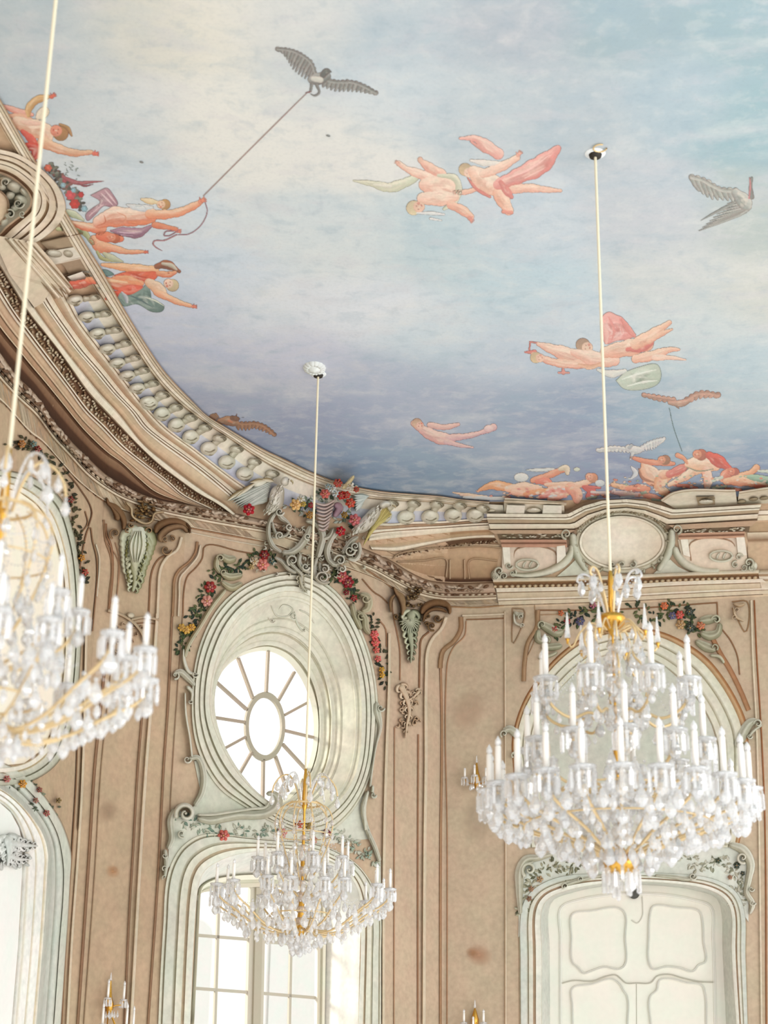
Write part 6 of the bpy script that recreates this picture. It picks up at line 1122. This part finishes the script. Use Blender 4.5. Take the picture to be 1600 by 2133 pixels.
for a in (([(100,402),(180,415),(260,425)], [3,9,8], '#f4dcc2', '#e6b08a'), ([(150,425),(260,430),(360,430)], [6,10,8], '#dfe4e4', '#b5c0c6'), ([(225,390),(290,368),(370,380),(430,400)], [6,20,22,14], '#f4b47c', '#e08a48'), ([(360,385),(430,375),(500,380)], [14,22,16], '#f8dcc4', '#eda884'), ([(390,400),(440,408)], [16,14], '#f7d5bc', '#e89c78'), ([(440,410),(500,400),(560,390)], [8,14,10], '#f0a468', '#dc7c40')): f.S(*a)
f.B((425,330), 40, 22, '#eef0ec', '#c6ced0'); f.S([(450,295),(520,295),(580,290)], [3,9,5], '#e8ebe8', '#c5cdd0'); f.S([(480,345),(550,322),(630,290)], [14,16,15], '#f0a884', '#d9744a'); f.S([(610,290),(640,285),(645,310)], [10,16,10], '#efe2cc', '#c8b494'); f.S([(500,350),(545,350),(570,370)], [12,18,12], '#ec8468', '#d8563c'); f.S([(555,370),(600,372)], [8,6], '#e8862e')
f.S([(540,365),(620,362),(700,365),(770,340)], [8,12,16,14], '#f8dec6', '#e6a17c'); f.face((755,330), 30, 0, '#efa888', '#dd8a5c'); f.S([(560,385),(640,385),(700,395)], [12,18,14], '#f8d2bc', '#e8947a'); f.S([(510,425),(580,405),(650,400)], [8,22,14], '#ec9a8e', '#d25c52'); f.S([(560,435),(600,425),(640,410)], [12,14,8], '#f4bca4', '#dc7a60'); f.S([(660,380),(690,410),(690,440)], [26,26,18], '#f6c8ac', '#e27e60'); f.S([(720,375),(760,395),(740,420)], [8,20,10], '#de4a3e', '#c03028'); f.S([(740,375),(800,380)], [8,6], '#e0605a'); f.B((800,358), 28, 17, '#e2e8ea', '#b8c4ca'); f.B((690,292), 18, 10, '#dde4d4', '#bcc8b8'); f.S([(760,400),(820,405),(860,400)], [6,9,6], '#efe6e0', '#cfb0b0'); f.S([(740,430),(780,422)], [5,7], '#8fa890')
for i in range(70): x, y = f.r.gauss(560, 190), 425-60*f.r.random()**1.6; a = f.r.uniform(-.5, .5); f.S([(x, y), (x+9*math.cos(a), y+5*math.sin(a)), (x+16*math.cos(a), y+8*math.sin(a))], [2, 5, 1.5], f.r.choice(('#f6e2d2', '#f0a884', '#ea9488', '#e6775c', '#d9dde0', '#f2c49a', '#f6d4c0')))
f.done('painted_figure_group', 'painted cloud of reclining figures in orange and rose just left of the door pediment')
f = Fig(z5, .22)
for a in (([(860,365),(900,375),(960,385)], [10,14,10], '#f2c9a4', '#e29a64'), ([(930,385),(980,380),(1030,385)], [12,18,12], '#ee9c78', '#d86e4a'), ([(860,400),(930,410),(1000,415)], [10,14,10], '#f0dcd8', '#d39a98'), ([(990,415),(1040,420),(1090,430)], [8,14,6], '#e89a7c', '#d0704e'), ([(900,425),(960,420)], [6,6], '#b8c8d4'), ([(1050,435),(1090,440)], [7,5], '#7fa08a'), ([(1000,405),(1030,400)], [8,5], '#8aa88e'), ([(1120,455),(1170,460)], [7,6], '#8ab09a')): f.S(*a)
f.S([(1010,270),(1030,310),(1070,335),(1120,320)], [16,38,40,26], '#f9e2cc', '#e39a70'); f.S([(985,290),(1000,330),(1060,355)], [3,7,3], '#b06a48'); f.S([(950,235),(1010,252),(1080,262),(1150,265)], [7,13,13,10], '#f0a07a', '#d06a44'); f.face((1100,248), 30, -.3, '#e89a72', '#a8683c'); f.S([(1090,345),(1080,380),(1110,400)], [28,24,20], '#f7d8b8', '#e0925e'); f.S([(1100,320),(1160,310),(1200,300)], [20,18,8], '#f4cfae', '#df9068')
f.S([(1130,315),(1185,290),(1230,265)], [18,20,8], '#e4887a', '#c9493a'); f.S([(1130,365),(1200,330),(1260,290),(1310,270)], [10,18,26,30], '#f8e4cc', '#e9ae84'); f.S([(1225,265),(1290,262),(1350,275)], [24,34,24], '#fae6d0', '#eab088'); f.face((1270,222), 34, -.2, '#e9946c', '#c0562e'); f.S([(1170,225),(1200,240),(1215,262)], [12,10,6], '#f0a880', '#d67c54'); f.S([(1320,225),(1360,250),(1415,285)], [18,28,12], '#e8482a', '#bd2a10'); f.S([(1305,300),(1315,340),(1310,375)], [22,24,14], '#f8dcc8', '#e8a080'); f.S([(1170,368),(1220,372),(1262,382)], [8,9,7], '#e6805c', '#d0493a'); f.S([(1210,280),(1270,300),(1340,290)], [2,3,2], '#7c8a6c')
f.S([(1380,340),(1400,315),(1440,310)], [12,22,18], '#f0a080', '#cf5a3e'); f.face((1430,305), 30, 0, '#e8805e', '#b84a2c'); f.S([(1470,318),(1520,305),(1545,285)], [10,14,16], '#f3c096', '#dc8a5a'); f.S([(1400,350),(1470,345),(1540,355),(1610,385)], [16,26,22,14], '#f5cfa6', '#de7c4c'); f.S([(1490,325),(1560,335),(1620,345)], [6,18,14], '#a8ccb0', '#6c9c84'); f.S([(1555,300),(1610,302)], [5,10], '#dfe8dc', '#b4c8bc'); f.S([(1540,372),(1600,382)], [10,12], '#e8683e', '#cf4a26'); f.S([(1400,385),(1470,390)], [8,8], '#e07c58'); f.S([(1340,380),(1400,372)], [8,6], '#b4c8b0'); f.S([(1340,345),(1380,330)], [10,8], '#dde2d4', '#b8c4b4')
f.S([(950,280),(970,310),(950,335)], [5,12,6], '#e4e6e8', '#bcc4d0')
for i in range(110): x, y = f.r.uniform(860, 1600), 425-85*f.r.random()**1.5-(30 if 1100 > 0 else 0)*f.r.random(); a = f.r.uniform(-.6, .6); f.S([(x, y), (x+8*math.cos(a), y+5*math.sin(a)), (x+14*math.cos(a), y+8*math.sin(a))], [1.5, 4, 1.2], f.r.choice(('#f6e2d2', '#f0a884', '#e8a090', '#dfe4e0', '#a8bca0', '#f2c49a', '#e9856a', '#f6dcc6')))
f.done('painted_figure_group', 'painted crowd of wrestling figures with scarlet cape above the right half of the pediment')
for x, y in ((295,338),(684,283)):
    m = MB(); blob(m, x, y, 4.5, 2.2, .2, '#8d8f8c', None, .004, .004, 8, 2); m.build('plaster_patch', M_FRESCO, ceiling)
# ------------------------------------------------------------------ chandeliers
M_GOLD = simple('gilded_brass', '#d8a64c', .28, 1.0); M_PGOLD = simple('pale_gilt', '#dfc493', .45, .35)
M_CANDLE = simple('candle_sleeve', '#f6f2ea', .35); M_CORD = simple('ivory_cord', '#e9dfc2', .7); M_DARK = simple('dark_bronze', '#35302a', .5, .6)
def crystal(name='cut_crystal', d=.33, t=.14):
    m = bpy.data.materials.new(name); m.use_nodes = True; nt = m.node_tree; nt.nodes.clear(); N, L = nt.nodes, nt.links
    o = N.new('ShaderNodeOutputMaterial'); g = N.new('ShaderNodeBsdfGlass'); g.inputs['IOR'].default_value = 1.5; g.inputs['Roughness'].default_value = .015; g.inputs[0].default_value = (1, 1, 1, 1)
    tr = N.new('ShaderNodeBsdfTransparent'); df = N.new('ShaderNodeBsdfDiffuse'); df.inputs[0].default_value = (1, 1, .99, 1); gl = N.new('ShaderNodeBsdfGlossy'); gl.inputs['Roughness'].default_value = .06
    n = N.new('ShaderNodeTexNoise'); n.inputs['Scale'].default_value = 30; r = N.new('ShaderNodeMapRange'); r.inputs[3].default_value = d-.12; r.inputs[4].default_value = d+.12; tc = N.new('ShaderNodeTexCoord'); L.new(tc.outputs['Object'], n.inputs[0]); L.new(n.outputs[0], r.inputs[0])
    a = N.new('ShaderNodeMixShader'); L.new(r.outputs[0], a.inputs[0]); L.new(g.outputs[0], a.inputs[1]); L.new(df.outputs[0], a.inputs[2])
    b = N.new('ShaderNodeMixShader'); b.inputs[0].default_value = .2; L.new(a.outputs[0], b.inputs[1]); L.new(gl.outputs[0], b.inputs[2])
    c = N.new('ShaderNodeMixShader'); c.inputs[0].default_value = t; L.new(b.outputs[0], c.inputs[1]); L.new(tr.outputs[0], c.inputs[2]); L.new(c.outputs[0], o.inputs[0]); return m
M_CRY = crystal(); M_BULB = crystal('frosted_flame_bulb', .6, .08)
def proto(fn, name, mat, smooth=False):
    m = MB(); fn(m); me_o = m.build(name, mat, smooth=smooth); me = me_o.data; bpy.data.objects.remove(me_o); return me
W1 = (1, 1, 1)
def pr_drop(m): lathe(m, [(0, -1), (.10, -.93), (.19, -.79), (.215, -.66), (.16, -.48), (.09, -.26), (.03, -.2), (.03, -.17), (.085, -.1), (.03, -.02), (0, 0)], W1, sides=7)
def pr_almond(m):
    for z0, z1_, w in ((-1, -.24, .155), (-.2, 0, .085)): lathe(m, [(0, z0), (w*.6, z0+(z1_-z0)*.18), (w, z0+(z1_-z0)*.38), (w*.7, z0+(z1_-z0)*.75), (0, z1_)], W1, sides=6)
def pr_prism(m): lathe(m, [(0, -1), (.085, -.93), (.085, -.22), (.03, -.17), (.05, -.1), (0, 0)], W1, sides=4)
def pr_bead(m): lathe(m, [(0, -.5), (.35, -.28), (.5, 0), (.35, .28), (0, .5)], W1, sides=7)
P_DROP = proto(pr_drop, 'crystal_drop', M_CRY); P_ALM = proto(pr_almond, 'crystal_pendant', M_CRY); P_PRI = proto(pr_prism, 'crystal_prism', M_CRY); P_BEAD = proto(pr_bead, 'crystal_bead', M_CRY)
def vz(X, Y, ypx):     # height on a vertical line that is seen at picture row ypx
    lo, hi = 0.0, 9.5
    for _ in range(40):
        md = (lo+hi)/2
        if proj((X, Y, md))[1] > ypx: lo = md
        else: hi = md
    return (lo+hi)/2
class Chand:
    def __init__(s, label, X, Y, seed):
        s.X, s.Y = X, Y; s.R = empty('chandelier', (X, Y, 3.2), label, 'chandelier', 'crystal chandeliers hanging from the painted ceiling'); s.cry = []; s.r = random.Random(seed); s.beads = MB()
    def P(s, r, a, z): return Vector((s.X+r*math.cos(a), s.Y+r*math.sin(a), z))
    def part(s, m, name, mat, smooth=True): return m.build(name, mat, s.R, smooth=smooth)
    def drop(s, p, L, kind=None, wd=1.0): s.cry.append((Vector(p), L, kind or s.r.choice((P_DROP, P_DROP, P_ALM)), wd, s.r.uniform(0, 3)))
    def chain(s, a, b, sag, n, sz):
        a, b = Vector(a), Vector(b)
        for i in range(n+1):
            t = i/n; p = a.lerp(b, t)-Vector((0, 0, sag*4*t*(1-t))); lathe(s.beads, [(0, -sz), (sz*.85, 0), (0, sz)], W1, p, 5)
    def flush(s):
        s.cry.sort(key=lambda c: (c[0]-CAM).length); byk = {}
        for c in s.cry: byk.setdefault(c[2].name, []).append(c)
        for kn, L in byk.items():
            for p, l, me, wd, rot in L[:100]:
                o = bpy.data.objects.new(me.name.split('.')[0], me); COL.objects.link(o); o.parent = s.R; o.matrix_parent_inverse = Matrix.Translation(-s.R.location)
                o.location = p; o.scale = (l*wd, l*wd, l); o.rotation_euler = (0, 0, rot)
            if len(L) > 100:
                m = MB()
                for p, l, me, wd, rot in L[100:]:
                    i = len(m.v); cs, sn = math.cos(rot), math.sin(rot)
                    for v in me.vertices: m.v.append((p.x+(v.co.x*cs-v.co.y*sn)*l*wd, p.y+(v.co.x*sn+v.co.y*cs)*l*wd, p.z+v.co.z*l)); m.c.append(W1)
                    for f in me.polygons: m.f.append(tuple(i+k for k in f.vertices))
                o = s.part(m, L[0][2].name.split('.')[0], M_CRY, False); o['kind'] = 'stuff'
        if s.beads.v: o = s.part(s.beads, 'bead_strings', M_CRY, False); o['kind'] = 'stuff'
    def candle(s, p, h, rad):
        """candle sleeve with its flame bulb, standing in a glass drip pan with a fringe of prisms"""
        m = MB(); lathe(m, [(0, 0), (rad, 0), (rad, h*.78), (rad*.8, h*.8), (0, h*.8)], W1, p, 10); c = s.part(m, 'candle', M_CANDLE)
        m = MB(); lathe(m, [(rad*.6, h*.8), (rad*1.05, h*.85), (rad*.95, h*.92), (rad*.35, h*.98), (0, h*1.02)], W1, p, 9); b = m.build('bulb', M_BULB, c)
        b.matrix_parent_inverse = Matrix.Translation(Vector(s.R.location)*0)
        R = rad*4.2; m = MB(); lathe(m, [(rad*.8, -.012), (R*.5, -.016), (R, .0), (R*1.04, .012), (R*.96, .006), (R*.4, -.006), (0, -.006)], W1, p, 14)
        lathe(m, [(rad*.9, -.045), (rad*1.5, -.03), (rad*.9, -.012)], W1, p, 8); s.part(m, 'drip_pan', M_CRY)
    def fringe(s, p, R, n, L, a0=0.):
        for i in range(n):
            a = a0+2*math.pi*i/n; s.drop(Vector(p)+Vector((R*math.cos(a), R*math.sin(a), -.004)), L*s.r.uniform(.9, 1.1), P_PRI, 1.15)
    def arm(s, pts, a, r0=.009, mat=None, n=26):
        q = cr([(r, z) for r, z in pts], n); m = MB(); tube(m, [s.P(r, a, z) for r, z in q], r0, W1, 7); s.part(m, 'arm', mat or M_PGOLD); return [s.P(r, a, z) for r, z in q]
def hanger(ch, top, zt):
    """cord, hook plate and dark socket in the ceiling"""
    P = Vector((ch.X, ch.Y, 0)); m = MB(); tube(m, [P+Vector((0, 0, zt)), P+Vector((0, 0, (zt+HC)/2)), P+Vector((0, 0, HC-.01))], .0105, W1, 8)
    n = int((HC-zt)/.06)
    ch.part(m, 'cord', M_CORD)
    m = MB(); lathe(m, [(0, HC-.035), (.045, HC-.03), (.05, HC-.001)], W1, P, 14); ch.part(m, 'ceiling_socket', M_DARK)
    m = MB(); lathe(m, [(.05, HC-.012), (.075, HC-.006), (.08, HC-.001)], W1, P, 20); ch.part(m, 'ceiling_plate', simple('plate_white', '#dfe3e2', .6))
def design_small(label, X, Y, z, k, seed, cs=1.0):
    """z: function picture-row -> height for the reference chandelier; k: metres per picture pixel there"""
    ch = Chand(label, X, Y, seed); R = ch.r; pi2 = 2*math.pi
    zt = z(1602); hanger(ch, None, zt)
    m = MB(); lathe(m, [(0, zt+.02), (.012, zt), (.02, z(1640)), (.028, z(1676)), (.01, z(1690)), (.014, z(1760)), (.02, z(1800)), (.012, z(1830)), (.03, z(1900)), (.045, z(1935)), (.02, z(1952)), (0, z(1958))], W1, (X, Y, 0), 12); ch.part(m, 'stem', M_GOLD)
    for yy, rr in ((1745, 9), (1768, 13), (1790, 8), (1815, 15), (1840, 10), (1868, 17), (1895, 12), (1920, 15)): m = MB(); lathe(m, [(0, -rr*k*.8), (rr*k*.75, -rr*k*.45), (rr*k, 0), (rr*k*.75, rr*k*.45), (0, rr*k*.8)], W1, (X, Y, z(yy)), 14); ch.part(m, 'crystal_ball', M_CRY)
    for yy, rr, tr in ((1676, 34, 2.2), (1740, 58, 1.2), (1905, 62, 1.5)): m = MB(); tube(m, [ch.P(rr*k, pi2*i/28, z(yy)) for i in range(29)], tr*k, W1, 6); ch.part(m, 'ring', M_PGOLD)
    for i in range(8):   # feather arms at the top
        a = pi2*i/8+.2; q = ch.arm([(10*k, z(1678)), (20*k, z(1640)), (36*k, z(1616)), (52*k, z(1620)), (66*k, z(1638)), (70*k, z(1655))], a, .0075, M_CRY if i % 2 else M_PGOLD)
        for j in (14, 19, 25): ch.drop(q[j], R.uniform(.09, .13), None, 1.1)
        ch.chain(q[12], q[25], .02, 8, .007)
    for i in range(10):  # basket arms
        a = pi2*i/10; q = ch.arm([(30*k, z(1672)), (50*k, z(1684)), (60*k, z(1706)), (57*k, z(1740)), (40*k, z(1790)), (20*k, z(1830))], a, .006)
        for j in (6, 10, 14, 18): ch.drop(q[j], R.uniform(.08, .12), None, 1.1)
        ch.chain(q[9], ch.P(60*k, a+pi2/10, z(1706)), .035, 9, .007)
    for n, rad, yb, hh, ys, a0 in ((8, 96, 1793, 47, ((12,1870),(30,1862),(60,1852),(88,1826),(96,1806),(96,1797)), .25), (18, 188, 1858, 44, ((14,1935),(50,1946),(95,1936),(145,1905),(178,1884),(188,1868),(188,1861)), .1)):
        for i in range(n):
            a = a0+pi2*i/n; rr = rad*(1 if n == 8 or i % 3 else .82); f = rr/rad; dz = 0 if f == 1 else -8
            q = ch.arm([(r_*k*f, z(y_+dz)) for r_, y_ in ys], a, .0085); p = ch.P(rr*k, a, z(yb+dz)); ch.candle(p, hh*k*cs, 3.1*k); ch.fringe(p, 12.5*k, 8, 25*k, a)
            for j in range(4, 26, 3): ch.drop(q[j], R.uniform(15, 27)*k, None, 1.15)
            ch.drop(q[24]-Vector((0, 0, .01)), 30*k, P_DROP, 1.3); ch.chain(q[20], ch.P(rr*k*.9, a+pi2/n, q[20].z), 8*k, 10, 1.6*k)
    for rad, yy, n, L in ((62, 1912, 16, 26), (40, 1945, 12, 26), (18, 1955, 8, 28), (6, 1962, 3, 28), (120, 1915, 20, 28), (150, 1895, 22, 26), (75, 1850, 16, 28), (45, 1800, 12, 26), (35, 1770, 10, 26), (110, 1880, 18, 28)):
        for i in range(n): ch.drop(ch.P(rad*k*R.uniform(.93, 1.07), pi2*(i+R.random()*.5)/n, z(yy+R.uniform(-6, 6))), L*k*R.uniform(.85, 1.2), None, 1.2)
    for i in range(14):
        a = pi2*i/14; ch.chain(ch.P(58*k, a, z(1742)), ch.P(92*k, a, z(1812)), 6*k, 12, 1.7*k); ch.chain(ch.P(34*k, a, z(1680)), ch.P(56*k, a+.3, z(1742)), 3*k, 11, 1.6*k)
    ch.flush(); return ch
# middle chandelier (small in the picture, in front of the tall window)
mp = at_z(663, 779, HC); MX, MY = mp.x, mp.y
Dm = -(RC.transposed() @ (Vector((MX, MY, 4.0))-CAM)).z; KM = Dm/FPX
zm = lambda y: vz(MX, MY, y)
design_small('smaller crystal chandelier hanging in front of the tall window', MX, MY, zm, KM, 11)
# near chandelier of the same make, cut by the left picture edge
lp = at_z(20, 935, zm(1602)); design_small('nearest crystal chandelier with ivory candles, cut off at the left edge', lp.x, lp.y, zm, KM, 12)
def design_large(label, X, Y, seed):
    ch = Chand(label, X, Y, seed); R = ch.r; pi2 = 2*math.pi; z = lambda y: vz(X, Y, y)
    k = -(RC.transposed() @ (Vector((X, Y, 4.2))-CAM)).z/FPX
    zt = z(1190); hanger(ch, None, zt)
    m = MB(); lathe(m, [(0, zt+.02), (.012, zt), (.019, z(1205)), (.024, z(1262)), (.014, z(1268)), (.016, z(1300))], W1, (X, Y, 0), 14)
    ch.part(m, 'stem', M_GOLD); m = MB(); lathe(m, [(.01, z(1276)), (26*k, z(1282)), (30*k, z(1290)), (26*k, z(1302)), (10*k, z(1314)), (.01, z(1326))], W1, (X, Y, 0), 20)
    ch.part(m, 'gilded_dish', M_GOLD); m = MB(); lathe(m, [(.008, z(1320)), (.009, z(1780))], W1, (X, Y, 0), 8); lathe(m, [(.02, z(1520)), (9*k, z(1540)), (7*k, z(1570)), (.01, z(1590))], W1, (X, Y, 0), 12)
    ch.part(m, 'inner_stem', M_GOLD); m = MB(); lathe(m, [(.01, z(1762)), (12*k, z(1772)), (14*k, z(1782)), (34*k, z(1790)), (36*k, z(1800)), (30*k, z(1812)), (22*k, z(1818)), (0, z(1822))], W1, (X, Y, 0), 20); ch.part(m, 'gilded_dish', M_GOLD)
    for yy, rr in ((1350, 13), (1370, 20), (1395, 12), (1425, 23), (1455, 12), (1480, 14), (1508, 24), (1600, 18), (1640, 26), (1690, 34), (1735, 22)): m = MB(); lathe(m, [(0, -rr*k*.85), (rr*k*.7, -rr*k*.55), (rr*k, 0), (rr*k*.7, rr*k*.55), (0, rr*k*.85)], W1, (X, Y, z(yy)), 18); ch.part(m, 'crystal_ball', M_CRY)
    for i in range(7):   # plume at the top
        a = pi2*i/7+.35; q = ch.arm([(12*k, z(1290)), (18*k, z(1262)), (32*k, z(1225)), (48*k, z(1198)), (64*k, z(1196)), (72*k, z(1210)), (62*k, z(1215))], a, .0085, M_PGOLD if i % 3 else M_CRY)
        ch.drop(q[20], .17, P_ALM, 1.2); ch.drop(q[14], .1, P_DROP, 1.1); ch.drop(q[25], .09, P_DROP, 1.1); ch.chain(q[10], q[20], .02, 8, .008)
    for i in range(6):   # crystal spires
        a = pi2*i/6+.1; m = MB(); p = ch.P(98*k, a, z(1335)); lathe(m, [(0, 0), (6.5*k, .012), (5.5*k, 10*k), (1.2*k, 58*k), (0, 60*k)], W1, p, 6); ch.part(m, 'spire', M_CRY, False); m = MB(); lathe(m, [(0, -12*k), (2.5*k, -11*k), (3*k, -4*k), (5.5*k, 0), (0, 2*k)], W1, p, 10); ch.part(m, 'spire_cup', M_GOLD)
        ch.arm([(16*k, z(1312)), (45*k, z(1300)), (70*k, z(1320)), (90*k, z(1352)), (98*k, z(1340))], a, .007)
    for i in range(8):   # upper basket arms
        a = pi2*i/8; q = ch.arm([(20*k, z(1316)), (45*k, z(1306)), (60*k, z(1330)), (52*k, z(1372)), (74*k, z(1400)), (66*k, z(1450))], a, .008)
        for j in range(5, 26, 4): ch.drop(q[j], R.uniform(24, 44)*k, None, 1.2)
    tiers = ((8, 160, 1432, 98, ((30,1500),(60,1490),(100,1505),(140,1490),(160,1462),(160,1437)), .35), (11, 186, 1560, 98, ((20,1640),(60,1650),(120,1640),(165,1610),(186,1585),(186,1565)), .1), (22, 266, 1655, 98, ((16,1785),(60,1775),(125,1745),(192,1722),(245,1700),(266,1678),(266,1660)), .03))
    for n, rad, yb, hh, ys, a0 in tiers:
        for i in range(n):
            a = a0+pi2*i/n; q = ch.arm([(r_*k, z(y_)) for r_, y_ in ys], a, .0105); p = ch.P(rad*k, a, z(yb)); ch.candle(p, hh*k, 6.2*k); ch.fringe(p, 24*k, 8, 44*k, a)
            for j in range(5, 26, 4 if n > 12 else 5): ch.drop(q[j], R.uniform(24, 44)*k, None, 1.2)
            ch.drop(q[25]-Vector((0, 0, .02)), 46*k, P_DROP, 1.3)
            if n > 12: ch.chain(q[19], ch.P(rad*k*.85, a+pi2/n, q[19].z), 14*k, 10, 2.2*k); ch.drop(ch.P(rad*k*.96, a+pi2/n/2, z(yb+28)), 50*k, P_DROP, 1.2)
    for yy, rr in ((1648, 120), (1722, 195)): m = MB(); tube(m, [ch.P(rr*k, pi2*i/36, z(yy)) for i in range(37)], 2*k, W1, 6); ch.part(m, 'ring', M_PGOLD)
    for rad, yy, n, L in ((34, 1806, 14, 46), (22, 1818, 9, 44), (70, 1770, 14, 44), (110, 1745, 16, 46), (150, 1722, 18, 46), (195, 1712, 22, 46), (235, 1700, 24, 46), (120, 1650, 16, 42), (80, 1600, 12, 42), (60, 1480, 10, 42), (45, 1420, 10, 40), (150, 1600, 16, 40), (60, 1355, 8, 38), (210, 1650, 20, 42), (180, 1680, 18, 44), (90, 1690, 14, 44), (50, 1650, 10, 44)):
        for i in range(n): ch.drop(ch.P(rad*k*R.uniform(.93, 1.07), pi2*(i+R.random()*.5)/n, z(yy+R.uniform(-8, 8))), L*k*R.uniform(.8, 1.15), P_PRI if rad in (34, 22) else None, 1.2)
    for i in range(12):
        a = pi2*i/12; ch.chain(ch.P(58*k, a, z(1340)), ch.P(150*k, a, z(1470)), 14*k, 18, 2.2*k); ch.chain(ch.P(120*k, a, z(1648)), ch.P(195*k, a+.2, z(1722)), 8*k, 12, 2.2*k)
    ch.flush(); return ch
rp = at_z(1240, 320, HC)
design_large('large many-tiered crystal chandelier with tall white candles in front of the door', rp.x, rp.y, 13)
# ------------------------------------------------------------------ wall sconces
def sconce(label, key, base, k, candles, seed, top=22):
    """base: picture point of the wall plate; k: metres per picture pixel at the wall"""
    P = planehit(*base, key); n = WALLS[key][3]; u = WALLS[key][2]; r = random.Random(seed); up = Vector((0, 0, 1))
    R = empty('wall_sconce', P, label, 'sconce', 'crystal wall sconces')
    def pt(dx, dy, out): return P+u*(dx*k)-up*(dy*k)+n*out
    m = MB(); lathe(m, [(0, 0), (7*k, .004), (8*k, .02), (5*k, .04), (0, .05)], W1, P, 14, Matrix((u, up, n)).transposed()); tube(m, [pt(0, 22, .03), pt(0, 10, .05), pt(0, 0, .05), pt(0, -14, .045), pt(0, -top, .04)], [3*k, 7*k, 8*k, 4*k, 1.5*k], W1, 8); m.build('back_plate', M_GOLD, R)
    m = MB(); lathe(m, [(0, 0), (2.4*k, 3*k), (1*k, 14*k), (0, 18*k)], W1, pt(0, -top, .04), 6); m.build('finial', M_CRY, R, smooth=False)
    for dx, dy, out, h in candles:
        m = MB(); tube(m, [pt(0, 8, .04), pt(dx*.4, dy+10, .04+out*.6), pt(dx*.85, dy+9, .04+out), pt(dx, dy+1, .04+out)], 1.3*k, W1, 6); m.build('arm', M_GOLD, R)
        p = pt(dx, dy, .04+out); m = MB(); lathe(m, [(0, 0), (2.4*k, 0), (2.4*k, h*.8*k), (0, h*.82*k)], W1, p, 9); c = m.build('candle', M_CANDLE, R)
        m = MB(); lathe(m, [(1.4*k, h*.8*k), (2.6*k, h*.86*k), (2.2*k, h*.94*k), (0, h*1.05*k)], W1, p, 8); b = m.build('bulb', M_BULB, c); b.matrix_parent_inverse = Matrix.Identity(4)
        m = MB(); lathe(m, [(2*k, -.01), (7*k, .0), (7.6*k, 2*k), (6.5*k, 1*k), (0, 0)], W1, p, 12); m.build('drip_pan', M_CRY, R)
        for i in range(7):
            a = 2*math.pi*i/7; o = bpy.data.objects.new('crystal_prism', P_PRI); COL.objects.link(o); o.parent = R; o.matrix_parent_inverse = Matrix.Translation(-R.location); o.location = p+Vector((7*k*math.cos(a), 7*k*math.sin(a), 0)); l = 15*k; o.scale = (l*1.3, l*1.3, l)
    for i in range(8):
        o = bpy.data.objects.new('crystal_drop', P_DROP); COL.objects.link(o); o.parent = R; o.matrix_parent_inverse = Matrix.Translation(-R.location); o.location = pt(r.uniform(-14, 14), r.uniform(8, 16), r.uniform(.05, .15)); l = 14*k; o.scale = (l, l, l)
kb = 19.3/3500
sconce('gilded wall sconce with three candles on the panel left of the right chandelier', 'back', y6((760,1680))[0], kb, ((-24, 4, .1, 22), (-3, 2, .16, 24), (20, 4, .1, 22)), 1, 32)
sconce('gilded wall sconce at the bottom edge of the panel left of the door', 'back', (990, 2125), kb, ((-21, 8, .1, 26), (18, 8, .1, 26), (-2, 20, .16, 24)), 2, 22)
kl = 16.5/3500
sconce('five-candle crystal wall sconce low on the left pier at the bottom edge', 'left_pier', (221, 2092), kl, ((-20, -8, .08, 36), (22, -8, .08, 36), (-33, 42, .1, 40), (14, 44, .18, 44), (48, 44, .1, 42)), 3, 44)
# small fittings
m = MB(); p = planehit(*y4((912,272))[0], 'back', DD-.04); ax = Matrix((WALLS['back'][2], Vector((0, 0, 1)), bn)).transposed()
lathe(m, [(0, .05), (.035, .045), (.06, .02), (.065, 0)], lin('#54544f'), p, 16, ax); o = m.build('door_sensor', M_PAINT); tag(o, 'small dark round sensor above the white door', 'sensor')
m = MB(); q = at_z(1250, 306, HC); tube(m, [q+Vector((.05*math.cos(a), .05*math.sin(a), -.012)) for a in [2*math.pi*i/20*.8 for i in range(21)]], .006, W1, 6); o = m.build('hook_ring', M_PGOLD); tag(o, 'open metal hook ring on the ceiling beside the right chandelier socket', 'hook')
m = MB(); q = at_z(655, 766, HC)
for i in range(14):
    a = 2*math.pi*i/14; c = q+Vector((.07*math.cos(a), .1*math.sin(a), 0)); lathe(m, [(0, -.035), (.035, -.02), (.045, 0)], lin('#dfe4e2'), c, 8)
lathe(m, [(0, -.05), (.05, -.04), (.08, 0)], lin('#e6eae8'), q, 14); o = m.build('ceiling_rosette', M_PAINT); tag(o, 'small white plaster rosette on the ceiling above the middle chandelier cord', 'rosette')

# old stains on the plaster
for wn_, pts in (('wall_left_pier', [(235,1815,17,15,'#c99468'),(238,1812,8,8,'#bf9a78'),(225,1690,22,26,'#b0957a')]), ('wall_back', [(998,1990,30,24,'#c09272'),(985,1985,16,12,'#b58560'),(1000,1700,40,60,'#bfae96'),(975,1480,36,50,'#cbb096')])):
    for x, y, a, b, c in pts:
        m = MB(); blob(m, x, y, a, b, .4, c, c, .0001, .004, 20, 6, soft=20)
        m.c = [(*q[:3], q[3]*.55) for q in m.c]; o = m.build('wall_stain', M_FRESCO); o.parent = bpy.data.objects[wn_]
